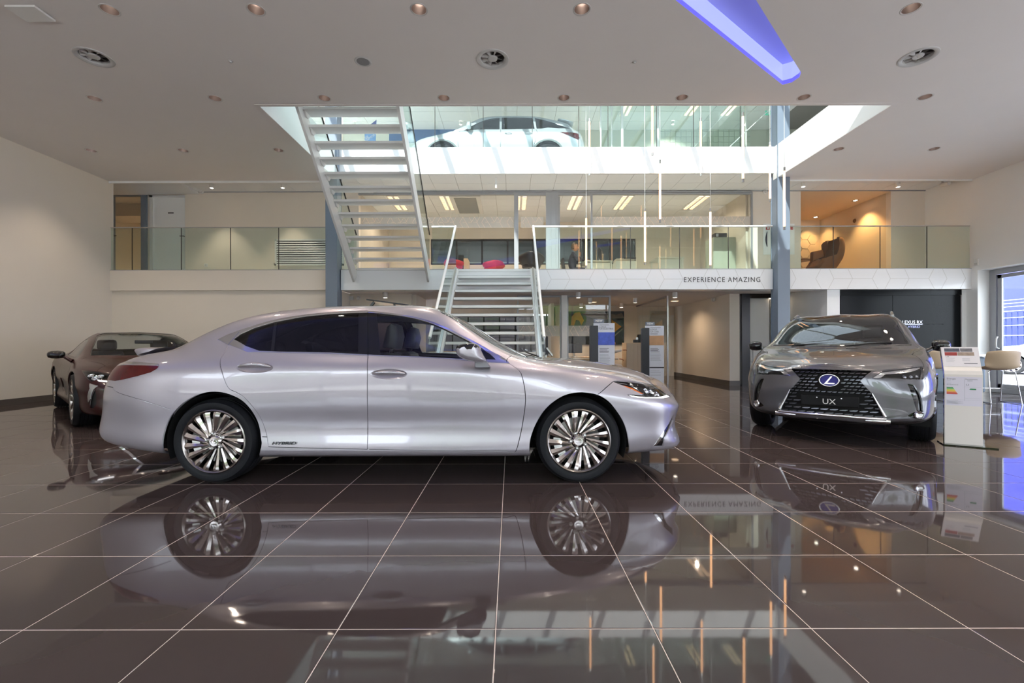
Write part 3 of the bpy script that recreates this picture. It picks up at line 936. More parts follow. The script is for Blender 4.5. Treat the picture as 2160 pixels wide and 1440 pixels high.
# door leaf shut (left) and door leaf open (right)
d1 = fr(PX(1094, YO), PX(1152, YO), Z1, Z1 + 0.1, nm='door', m=M_GMET)
for a, b, c, d in ((1094, 1099, Z1, zt_ - 0.07), (1147, 1152, Z1, zt_ - 0.07)):
    MB().box(PX(a, YO), PX(b, YO), YO - 0.025, YO + 0.025, c, d).build('door_stile', M_GMET, d1)
MB().box(PX(1099, YO), PX(1147, YO), YO - 0.025, YO + 0.025, zt_ - 0.17, zt_ - 0.07).build('door_rail', M_GMET, d1)
MB().box(PX(1099, YO), PX(1147, YO), YO - 0.005, YO + 0.005, Z1 + 0.1, zt_ - 0.17).build('pane', M_GLASSC, d1)
hz = PZ(499, YO)
MB().cyl((PX(1096, YO), YO - 0.03, hz), (PX(1096, YO), YO - 0.07, hz), 0.01, n=8).cyl((PX(1096, YO), YO - 0.065, hz), (PX(1105, YO), YO - 0.065, hz), 0.01, n=8).build('handle', M_BRUSH, d1, smooth=50)
MB().lathe([(0.001, -0.035), (0.025, -0.033), (0.025, -0.025)], (PX(1096, YO), YO, hz - 0.08), axis='y', n=12).build('lock', M_BRUSH, d1)
d2 = MB().box(PX(1178, YO), PX(1178, YO) + 0.05, YO + 0.03, YO + 0.12, Z1 + 0.01, zt_ - 0.08).build('door', M_GMET, og)
xh = PX(1179, YO)
for a, b in ((YO + 0.85, YO + 0.95),):
    MB().box(xh, xh + 0.045, a, b, Z1 + 0.01, zt_ - 0.08).build('door_stile', M_GMET, d2)
MB().box(xh, xh + 0.045, YO + 0.12, YO + 0.85, zt_ - 0.18, zt_ - 0.08).box(xh, xh + 0.045, YO + 0.12, YO + 0.85, Z1 + 0.01, Z1 + 0.1).build('door_rail', M_GMET, d2)
MB().box(xh + 0.018, xh + 0.026, YO + 0.12, YO + 0.85, Z1 + 0.1, zt_ - 0.18).build('pane', M_GLASSC, d2)
# frosted band with hexagon line print
zf0, zf1 = PZ(480, YO), PZ(457.5, YO)
M_FLINE = mat('film_line', srgb(232, 214, 196), 0.6)
def frosted(p, x0, x1, y, z0, z1, unit):
    MB().box(x0, x1, y - 0.0085, y - 0.0070, z0, z1).build('frosted_band', M_FROST, p)
    mb = MB()
    rnd = random.Random(int(x0 * 100))
    h = z1 - z0
    x = x0 + 0.05
    k = 0
    while x + h * 0.6 < x1:
        zz = [(0, 0.5, 0.29, 1), (0, 0.5, 0.29, 0), (0.29, 1, 0.58, 0.5), (0, 0.5, -0.3, 0.5)]
        for q in range(3):
            s = zz[(k + q) % 4]
            a, b = Vector((x + s[0] * h, y - 0.009, z0 + s[1] * h)), Vector((x + s[2] * h, y - 0.009, z0 + s[3] * h))
            if a.x > x0 and b.x > x0 and b.x < x1:
                dv = (b - a).normalized()
                mb.obox((a + b) / 2, (b - a) / 2, Vector((0, 0.0004, 0)), dv.cross(Vector((0, 1, 0))) * unit)
        x += h * (0.45 + 0.25 * rnd.random())
        k += 1
    mb.build('band_print', M_FLINE, p)['kind'] = 'stuff'
frosted(og, -3.9, PX(1085, YO), YO, zf0, zf1, 0.004)
frosted(og, PX(1099, YO), PX(1147, YO), YO, zf0, zf1, 0.004)
frosted(og, PX(1250, YO), PX(1584, YO), YO, zf0, zf1, 0.004)
# small white spotlight bracket above the glazing
x = PX(1047, YB + 0.2)
t = thing('bracket_spotlight', 'small white spotlight on a bracket above the office glass', 'spotlight', (x, YB + 0.25, ZT))
MB().box(x - 0.02, x + 0.02, YB + 0.2, YB + 0.24, ZT - 0.16, ZT).build('arm', M_WMET, t)
MB().cyl((x, YB + 0.22, ZT - 0.26), (x, YB + 0.22, ZT - 0.14), 0.025, n=12).build('lamp_head', M_WMET, t, smooth=50)

# office ceiling luminaires
M_LOUV = mat('louvre_reflector', srgb(226, 214, 200), 0.25, 0.5)
for k, xx in enumerate((-3.17, -1.78, 0.29, 1.79, 3.15, 5.2)):
    t = thing('office_luminaire', 'twin-tube recessed ceiling light in the mezzanine office, %s from left' % ORD[k], 'ceiling light', (xx, 12.6, ZT), 'office ceiling lights')
    MB().box(xx - 0.17, xx + 0.17, 12.02, 13.2, ZT - 0.012, ZT).build('housing', M_WMET, t)
    for s in (-0.085, 0.085):
        MB().box(xx + s - 0.05, xx + s + 0.05, 12.05, 13.17, ZT - 0.02, ZT - 0.012).build('lamp_strip', M_LEDW, t)
        mb = MB()
        for q in range(15):
            y = 12.08 + q * 0.077
            mb.box(xx + s - 0.05, xx + s + 0.05, y, y + 0.012, ZT - 0.035, ZT - 0.018)
        mb.build('louvre', M_LOUV, t)
    spot('office_beam', (xx, 12.6, ZT - 0.06), 30, 160, 0.6, col=(1, 0.86, 0.68), r=0.03, parent=t)
t = thing('ceiling_cassette', 'grey framed ventilation cassette in the office ceiling', 'vent', (PX(985, 12.6), 12.6, ZT))
xx = PX(985, 12.6)
MB().box(xx - 0.42, xx + 0.42, 12.0, 13.6, ZT - 0.03, ZT).build('frame', M_WMET, t)
MB().box(xx - 0.3, xx + 0.3, 12.1, 13.5, ZT - 0.036, ZT - 0.03).build('grille', mat('grey_grille', srgb(150, 152, 150), 0.6), t)

# ---- surface spots over the landing and lower rooms
def canspot(px_, py_, z, label, power, r=0.05, h=0.11, cone=75):
    Y = FPX * (z - EYE) / (VPY - py_)
    x = PX(px_, Y)
    t = thing('surface_spotlight', label, 'spotlight', (x, Y, z - h), 'white cylinder spotlights')
    MB().lathe([(r * 0.75, -h + 0.02), (r * 0.85, -h), (r, -h), (r, 0.0)], (x, Y, z), n=20).build('housing', M_WMET, t, smooth=40)
    MB().lathe([(0.001, -h + 0.022), (r * 0.78, -h + 0.02)], (x, Y, z), n=20).build('lens', M_BULB, t)
    if power:
        spot('spot_beam', (x, Y, z - h - 0.01), power, cone, 0.6, col=(1, 0.80, 0.62), r=0.03, parent=t)
    return t
canspot(447, 386, ZT, 'white cylinder spotlight over the left landing, left one', 38)
canspot(597, 386, ZT, 'white cylinder spotlight over the left landing, right one', 38)
canspot(1695, 386, ZT, 'white cylinder spotlight over the right landing, left one', 14)
canspot(1895, 387, ZT, 'white cylinder spotlight over the right landing, right one', 14)
names = ['right of the handrail', 'by the door opening', 'at the back of the sales room, left', 'over the yellow print', 'at the back of the sales room, right', 'over the corridor', 'above the saloon roof', 'right of the sunlit column']
for k, (px_, py_) in enumerate(((1220, 617), (1245, 629), (1226, 640), (1340, 629), (1311, 640), (1424, 617), (813, 616), (1697, 616))):
    canspot(px_, py_, ZS, 'white cylinder ceiling spotlight ' + names[k], 8 if k in (0, 3, 5, 7) else 26, r=0.062, h=0.14, cone=95)

# ---- niche lights
for k, (px_, py_) in enumerate(((1721, 459), (1805, 424))):
    Y = FPX * (ZT - 0.02 - EYE) / (VPY - py_)
    x = PX(px_, Y)
    t = thing('niche_downlight', 'oval-looking chrome downlight in the warm niche, ' + ('rear' if k == 0 else 'front') + ' one', 'downlight', (x, Y, ZT - 0.02), 'niche downlights')
    MB().lathe([(0.001, -0.004), (0.05, -0.004), (0.06, -0.01), (0.085, -0.006), (0.09, 0)], (x, Y, ZT - 0.02), n=20).build('trim_ring', M_CHROME, t, smooth=40)
    MB().lathe([(0.001, -0.006), (0.045, -0.006)], (x, Y, ZT - 0.02), n=16).build('bulb', M_BULB, t)
    spot('niche_beam', (x, Y, ZT - 0.05), 85 if k else 42, 100, 0.7, col=(1, 0.55, 0.22), r=0.04, parent=t)

# ---- landing details, left
# louvred vent
vx0, vx1, vz0, vz1 = PX(581, YO), PX(726, YO), PZ(559, YO), PZ(504, YO)
t = thing('louvre_vent', 'white louvred wall grille on the left landing', 'vent', ((vx0 + vx1) / 2, YO, vz0))
MB().box(vx0, vx1, YO - 0.03, YO, vz0, vz0 + 0.04).box(vx0, vx1, YO - 0.03, YO, vz1 - 0.04, vz1).box(vx0, vx0 + 0.04, YO - 0.03, YO, vz0, vz1).box(vx1 - 0.04, vx1, YO - 0.03, YO, vz0, vz1).build('frame', M_WMET, t)
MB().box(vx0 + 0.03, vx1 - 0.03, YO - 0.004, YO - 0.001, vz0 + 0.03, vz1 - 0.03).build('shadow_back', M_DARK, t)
for k in range(10):
    z = vz0 + 0.06 + k * (vz1 - vz0 - 0.1) / 10
    MB().add([(vx0 + 0.04, YO - 0.03, z), (vx1 - 0.04, YO - 0.03, z), (vx1 - 0.04, YO - 0.008, z + 0.045), (vx0 + 0.04, YO - 0.008, z + 0.045)], [(0, 1, 2, 3)]).build('slat', M_WMET, t)
# plain white door and glazed door at far left
WY = YO + 0.1
struct('wall_landing_left', MB().box(PX(397, WY), -7.05, YO, WY + 0.12, Z1, ZT).box(PX(312, WY), PX(318, WY), WY, WY + 0.12, Z1, ZT).box(PX(312, WY), PX(397, WY), WY, WY + 0.12, PZ(411, WY), ZT), M_WALL)
dw = thing('door_2', '', '', (PX(360, WY), WY, Z1))
for k_ in ('label', 'category'):
    del dw[k_]
dw['kind'] = 'structure'
MB().box(PX(318, WY), PX(324, WY), WY - 0.03, WY + 0.06, Z1, PZ(411, WY)).box(PX(392, WY), PX(397, WY), WY - 0.03, WY + 0.06, Z1, PZ(411, WY)).box(PX(318, WY), PX(397, WY), WY - 0.03, WY + 0.06, PZ(415, WY), PZ(411, WY)).build('door_frame', M_WMET, dw)
MB().box(PX(324, WY), PX(392, WY), WY, WY + 0.04, Z1 + 0.01, PZ(415, WY)).build('door_leaf', M_WALLW, dw)
hz2 = PZ(497, WY)
MB().cyl((PX(390, WY), WY, hz2), (PX(390, WY), WY - 0.05, hz2), 0.01, n=8).cyl((PX(390, WY), WY - 0.045, hz2), (PX(382, WY), WY - 0.045, hz2), 0.009, n=8).build('door_handle', M_BLACK, dw)
MB().box(PX(355, WY), PX(367, WY), WY - 0.004, WY, PZ(448.5, WY), PZ(446.5, WY)).build('door_plate', M_BLACK, dw)
dg_ = thing('door_3', '', '', (PX(270, WY), WY, Z1))
for k_ in ('label', 'category'):
    del dg_[k_]
dg_['kind'] = 'structure'
MB().box(PX(226, WY), PX(240, WY), WY - 0.04, WY + 0.06, Z1, PZ(412, WY)).box(PX(300, WY), PX(312, WY), WY - 0.04, WY + 0.06, Z1, PZ(412, WY)).box(PX(226, WY), PX(312, WY), WY - 0.04, WY + 0.06, PZ(412, WY), PZ(408, WY)).build('door_frame', M_STEEL, dg_)
MB().box(PX(240, WY), PX(300, WY), WY, WY + 0.01, Z1, PZ(412, WY)).build('pane', M_GLASSC, dg_)
MB().cyl((PX(236, WY), WY - 0.09, hz2), (PX(252, WY), WY - 0.09, hz2), 0.011, n=8).cyl((PX(236, WY), WY - 0.04, hz2), (PX(236, WY), WY - 0.09, hz2), 0.011, n=8).build('door_handle', M_BLACK, dg_)
# room behind the glazed door
struct('wall_stair_room', MB().box(XLL, -8.2, 14.6, 14.7, Z1, ZT).box(-8.3, -8.2, WY + 0.12, 14.6, Z1, ZT), M_OFFW)
struct('ceiling_stair_room', MB().box(XLL, -8.2, WY + 0.2, 14.7, ZT - 0.01, ZT + 0.02).box(XLL, -9.6, 12.6, 13.3, ZT - 0.35, ZT - 0.01), M_OFFW)
# perforated panel wall in that room
t = thing('acoustic_panel_wall', 'slatted beige panel wall behind the glazed landing door', 'panel wall', (-10.4, 14.5, Z1))
for r in range(4):
    for c in range(9):
        MB().box(-11.5 + c * 0.3, -11.22 + c * 0.3, 14.54, 14.58, Z1 + 0.05 + r * 0.32, Z1 + 0.34 + r * 0.32).build('panel', mat('beige_panel', srgb(196, 176, 152), 0.7), t)
spot('stair_room_lamp', (-9.2, 13.5, ZT - 0.4), 45, 150, 0.8, col=(1, 0.78, 0.55), r=0.2)
# dropped beam at the left of the landing ceiling
struct('trim_10', MB().prism([(XLL, YB + 0.06), (PX(363, YB + 0.1), YB + 0.06), (PX(420, YO), YO), (PX(312, WY), WY - 0.05), (XLL, WY - 0.05)], 'z', ZT - 0.06, ZT - 0.002), M_CTILE)
# socket, smoke detectors, alarm
def wallbox(name, label, cat, px_, py_, Y, w, h, d, m, detail=None):
    x, z = PX(px_, Y), PZ(py_, Y)
    t = thing(name, label, cat, (x, Y, z))
    MB().box(x - w / 2, x + w / 2, Y - d, Y, z - h / 2, z + h / 2).build('casing', m, t, bevel=0.004)
    if detail == 'socket':
        MB().lathe([(0.001, -d - 0.001), (w * 0.3, -d - 0.002), (w * 0.34, -d)], (x, Y, z), axis='y', n=16).build('socket_ring', M_VENT, t)
    return t
wallbox('wall_socket', 'small white double socket low on the landing wall', 'socket', 435, 558, YO, 0.085, 0.085, 0.015, M_WMET, 'socket')
def detector(label, px_, py_, Y, r=0.06):
    x, z = PX(px_, Y), PZ(py_, Y)
    t = thing('alarm_sounder', label, 'alarm', (x, Y, z), 'white round alarm sounders')
    MB().lathe([(0.001, -0.07), (r * 0.6, -0.065), (r * 0.75, -0.04), (r, -0.03), (r, 0)], (x, Y, z), axis='y', n=20).build('dome', M_WMET, t, smooth=50)
    MB().lathe([(r * 0.62, -0.067), (r * 0.72, -0.05)], (x, Y, z), axis='y', n=20).build('dome_ring', M_VENT, t)
detector('white round alarm sounder high on the left landing wall', 427, 403, YO)
detector('white round alarm sounder beside the sunlit column', 1614, 406.5, YO, 0.055)
detector('white round alarm sounder in the lower corridor', 1504, 633, 13.0)
t = thing('emergency_light', 'small emergency light fitting on the wall above the saloon roof', 'wall light', (PX(741, 12.0), 12.0, PZ(628, 12.0)))
xx, zz = PX(742, 12.0), PZ(628, 12.0)
MB().box(xx - 0.06, xx + 0.06, 11.94, 12.0, zz - 0.05, zz + 0.05).build('casing', M_WMET, t, bevel=0.01)
MB().box(xx - 0.14, xx - 0.08, 11.97, 12.0, zz - 0.04, zz + 0.04).build('bracket', M_VENT, t)
detector('white round sounder beside the emergency light fitting', 757, 628, 12.0, 0.055)
# hose cabinet and signs on the landing wall beside the column
t = thing('hose_cabinet', 'white flush wall cabinet with dark bow handle behind the column', 'cabinet', (PX(1640, YO), YO, PZ(560, YO)))
MB().box(PX(1610, YO), PX(1676, YO), YO - 0.012, YO, PZ(538, YO), PZ(473, YO)).build('cabinet_frame', M_WALLW, t, bevel=0.004)
MB().box(PX(1613, YO), PX(1673, YO), YO - 0.02, YO - 0.012, PZ(535, YO), PZ(477, YO)).build('cabinet_door', M_WALLW, t, bevel=0.003)
hp_ = [(PX(1617.5 - 2.0 * math.sin(math.pi * q / 8), YO), YO - 0.028, PZ(490 + 32 * q / 8, YO)) for q in range(9)]
MB().tube(hp_, [0.006, 0.012, 0.016, 0.02, 0.022, 0.02, 0.016, 0.012, 0.006], 8).build('bow_handle', mat('navy_handle', srgb(30, 30, 52), 0.4), t, smooth=60)
M_REDS = mat('fire_sign_red', srgb(196, 40, 40), 0.5)
for k, (a, b, lb) in enumerate(((1615, 1623, 'left of the column'), (1667, 1672, 'right of the column'))):
    o = thing('fire_sign', 'small red fire hose sign ' + lb, 'sign', (PX(a, YO), YO, PZ(483, YO)), 'fire signs')
    MB().box(PX(a, YO), PX(b, YO), YO - 0.026, YO - 0.021, PZ(486, YO), PZ(480, YO)).build('sign_board', M_REDS, o)
    MB().box(PX(a + 2.5, YO), PX(b - 1.5, YO), YO - 0.0275, YO - 0.026, PZ(484.5, YO), PZ(481.2, YO)).build('pictogram', M_WMET, o)
# round speaker on the niche wall
t = thing('wall_sensor', 'round sensor on the right-hand niche wall', 'sensor', (9.86, 13.0, PZ(467, 13.0)))
MB().lathe([(0.001, -0.02), (0.05, -0.018), (0.06, 0)], (9.87, 12.9, PZ(467, 12.9)), axis='x', n=18).build('dome', mat('bronze_ring', srgb(130, 98, 62), 0.4), t, smooth=50)
# camera on the right ceiling, keypad by the glass door
t = thing('security_camera', 'white security camera in the right-hand ceiling corner', 'camera', (PX(1993, 10.9), 10.9, PZ(385, 10.9)))
xx, zz = PX(1990, 10.9), PZ(391, 10.9)
MB().cyl((xx, 10.75, zz - 0.02), (xx, 10.95, zz), 0.045, n=14).build('body', M_WMET, t, smooth=50)
MB().box(xx - 0.01, xx + 0.01, 10.9, 10.93, zz + 0.02, ZT + 0.004).build('arm', M_VENT, t)
t = thing('keypad', 'small white alarm keypad on the wall above the glass door', 'keypad', (XR, PX(1, 10) + 10.0, 2.9))
Yk = XR * FPX / (2061 - VPX)
zk = PZ(555, Yk)
MB().box(XR - 0.03, XR, Yk - 0.05, Yk + 0.05, zk - 0.075, zk + 0.075).build('casing', M_WMET, t, bevel=0.006)
MB().box(XR - 0.033, XR - 0.03, Yk - 0.035, Yk + 0.035, zk - 0.06, zk - 0.015).build('key_flap', M_VENT, t)

# ---- second floor back rooms
Y2 = 15.0
g3 = struct('ceiling_upper', MB().box(XL, XR, YB + 0.2, Y2 + 0.1, ZR - 0.01, ZR + 0.0), M_GRID)
ceiling_tiles(-7.0, 8.6, 13.2, Y2, ZR - 0.022, g3, 13, 3, gap=0.012)
M_SAGE = mat('sage_wall', srgb(216, 218, 204), 0.7, noise=0.02)
uw = struct('wall_upper_back', MB().box(XL, XR, Y2, Y2 + 0.15, Z2, ZR), M_SAGE)
for c in range(25):
    for r in range(4):
        x0 = PX(1392, Y2) + c * 0.178 - (0.0)
        if x0 > PX(1572, Y2):
            continue
        z0 = PZ(312, Y2) + r * 0.178
        b = MB().box(x0, x0 + 0.165, Y2 - 0.03, Y2, z0, z0 + 0.165).build('wall_panel', mat('sage_panel', srgb(214, 222, 208), 0.5), uw)
t = thing('upper_glass_screen', 'full-height glass screen with white mullions on the upper floor', 'glass screen', (3.5, 13.2, Z2))
for v, w in ((1291, 0.03), (1313, 0.06), (1388, 0.06), (1574, 0.02), (1268, 0.03)):
    x = PX(v, 12.2)
    MB().box(x - w / 2, x + w / 2, 12.17, 12.23, Z2, ZR - 0.01).build('mullion', M_WMET, t)
xs = [PX(v, 12.2) for v in (1268, 1313, 1388, 1480, 1574)]
for a, b in zip(xs[:-1], xs[1:]):
    MB().box(a + 0.02, b - 0.02, 12.195, 12.205, Z2, ZR - 0.02).build('pane', M_GLASS, t)
for k, v in enumerate((1325, 1465, 1545)):
    Y = FPX * (ZR - 0.03 - EYE) / (VPY - 226)
    x = PX(v, Y)
    t = thing('upper_luminaire', 'twin-tube ceiling light on the upper floor, %s from left' % ORD[k], 'ceiling light', (x, Y, ZR), 'upper floor ceiling lights')
    MB().box(x - 0.15, x + 0.15, Y - 0.4, Y + 0.5, ZR - 0.04, ZR - 0.022).build('housing', M_WMET, t)
    for s in (-0.075, 0.075):
        MB().box(x + s - 0.035, x + s + 0.035, Y - 0.38, Y + 0.48, ZR - 0.05, ZR - 0.04).build('lamp_strip', M_LEDW, t)
for k, x in enumerate((-5.0, -1.6, 1.8, 5.2)):  # lamps added near the back wall to brighten the upper floor
    t = thing('added_fill_lamp', 'small can light added to brighten the upper back wall, %s from left' % ORD[k], 'spotlight', (x, 14.4, ZR - 0.03), 'added upper fill lamps')
    MB().lathe([(0.035, -0.10), (0.04, -0.10), (0.045, 0.0)], (x, 14.4, ZR - 0.03), n=16).build('housing', M_WMET, t, smooth=40)
    MB().lathe([(0.001, -0.095), (0.036, -0.095)], (x, 14.4, ZR - 0.03), n=16).build('lens', M_BULB, t)
    spot('fill_beam', (x, 14.4, ZR - 0.15), 75, 150, 0.7, col=(1, 0.92, 0.80), r=0.03, parent=t)
x, z, Y = PX(1625, 12.0), PZ(239, 12.0), 12.0
M_EXIT = mat('exit_green', srgb(70, 160, 130), 0.5, emit=srgb(70, 170, 140), estr=0.5)
t = thing('exit_sign', 'green and white emergency exit sign with running figure and arrow', 'sign', (x, Y, z))
MB().box(x - 0.12, x + 0.12, Y, Y + 0.02, z - 0.055, z + 0.06).build('sign_board', M_EXIT, t)
MB().box(x - 0.003, x + 0.003, Y - 0.003, Y, z - 0.055, z + 0.06).build('divider', M_WMET, t)
mw = MB().prism([(x + 0.06, z + 0.045), (x + 0.105, z + 0.0), (x + 0.075, z + 0.0), (x + 0.075, z - 0.045), (x + 0.045, z - 0.045), (x + 0.045, z + 0.0), (x + 0.015, z + 0.0)], 'y', Y - 0.004, Y)
mw.build('arrow', M_WMET, t)
mr_ = MB().box(x - 0.045, x - 0.012, Y - 0.003, Y, z - 0.05, z + 0.05)
mr_.bar((x - 0.075, Y - 0.002, z + 0.01), (x - 0.06, Y - 0.002, z - 0.02), 0.004, 0.016, up=(0, 1, 0)).lathe([(0.001, -0.004), (0.012, -0.004)], (x - 0.072, Y, z + 0.032), axis='y', n=10)
mr_.bar((x - 0.06, Y - 0.002, z - 0.02), (x - 0.08, Y - 0.002, z - 0.05), 0.004, 0.012, up=(0, 1, 0)).bar((x - 0.095, Y - 0.002, z + 0.005), (x - 0.06, Y - 0.002, z + 0.012), 0.004, 0.01, up=(0, 1, 0))
mr_.build('running_figure', M_WMET, t)
MB().box(x - 0.01, x + 0.01, Y, Y + 0.015, z + 0.06, ZR).build('hanger', M_WMET, t)
t = thing('sprinkler_pipe', 'slim white diagonal brace on the upper floor', 'brace', (PX(1600, 11.5), 11.5, 6.5))
pa, pb_r = AT(1562, 290, 11.3), AT(1632, 225, 11.3)
sl_ = (pb_r - pa) / (pb_r.z - pa.z)
MB().cyl(pa + sl_ * (Z2 + 0.005 - pa.z), pa + sl_ * (ZR - pa.z), 0.012, n=8).build('rod', M_WMET, t, smooth=50)
MB().lathe([(0.001, 0.0), (0.04, 0.0), (0.04, 0.01), (0.001, 0.01)], pa + sl_ * (ZR - 0.02 - pa.z), n=10).build('anchor_plate', M_WMET, t)
# blue banner and blue screen behind the upper stairs
M_NAVY = mat('navy_print', srgb(62, 72, 130), 0.5, emit=srgb(62, 72, 130), estr=0.15)
M_SKYB = mat('sky_print', srgb(110, 150, 200), 0.5, emit=srgb(110, 150, 200), estr=0.15)
Yb2 = 12.6
t = thing('blue_banner', 'blue slanted advertising banner behind the upper stairs', 'banner', AT(782, 302, Yb2))
MB().prism([(PX(770, Yb2), PZ(299, Yb2)), (PX(793, Yb2), PZ(299, Yb2)), (PX(795, Yb2), PZ(252, Yb2)), (PX(770, Yb2), PZ(272, Yb2))], 'y', Yb2, Yb2 + 0.02).build('banner_sheet', M_SKYB, t)
MB().prism([(PX(770, Yb2), PZ(283, Yb2)), (PX(794.4, Yb2), PZ(266, Yb2)), (PX(795, Yb2), PZ(252, Yb2)), (PX(770, Yb2), PZ(272, Yb2))], 'y', Yb2 - 0.004, Yb2).build('banner_head', M_NAVY, t)
for body, a, b in (('DE', 772, 293), ('RGEMORT', 771, 299)):
    text('banner_lettering', body, 0.085, M_WMET, t, (PX(a, Yb2), Yb2 - 0.006, PZ(b, Yb2)), (math.pi / 2, math.radians(-32), 0), 0.001)
t = thing('blue_wall_screen', 'dark blue picture on the upper wall behind the white car', 'picture', AT(860, 300, 14.5))
MB().box(PX(821, 14.9), PX(975, 14.9), 14.93, 14.98, PZ(300, 14.9), PZ(268, 14.9)).build('picture_panel', mat('blue_picture', srgb(62, 104, 160), 0.4, noise=0.3, nscale=2), t)
MB().box(PX(820, 14.9), PX(976, 14.9), 14.95, 14.99, PZ(301, 14.9), PZ(267, 14.9)).build('picture_frame', M_WMET, t)
# ================================================================== CAR BODY TOOLS
def spl_basis(k, x):
    """values of the natural cubic cardinal splines with knots k at x -> len(x) by len(k)"""
    k = np.asarray(k, float); n = len(k); h = np.diff(k)
    A = np.zeros((n, n)); B = np.zeros((n, n))
    A[0, 0] = A[-1, -1] = 1
    for i in range(1, n - 1):
        A[i, i - 1], A[i, i], A[i, i + 1] = h[i - 1], 2 * (h[i - 1] + h[i]), h[i]
        B[i, i - 1] += 6 / h[i - 1]; B[i, i] -= 6 / h[i - 1] + 6 / h[i]; B[i, i + 1] += 6 / h[i]
    M = np.linalg.solve(A, B)
    x = np.clip(np.asarray(x, float), k[0], k[-1])
    i = np.clip(np.searchsorted(k, x) - 1, 0, n - 2)
    hi = h[i]
    a = (k[i + 1] - x) / hi; b = (x - k[i]) / hi
    I = np.eye(n)
    return a[:, None] * I[i] + b[:, None] * I[i + 1] + ((a ** 3 - a)[:, None] * M[i] + (b ** 3 - b)[:, None] * M[i + 1]) * (hi ** 2)[:, None] / 6

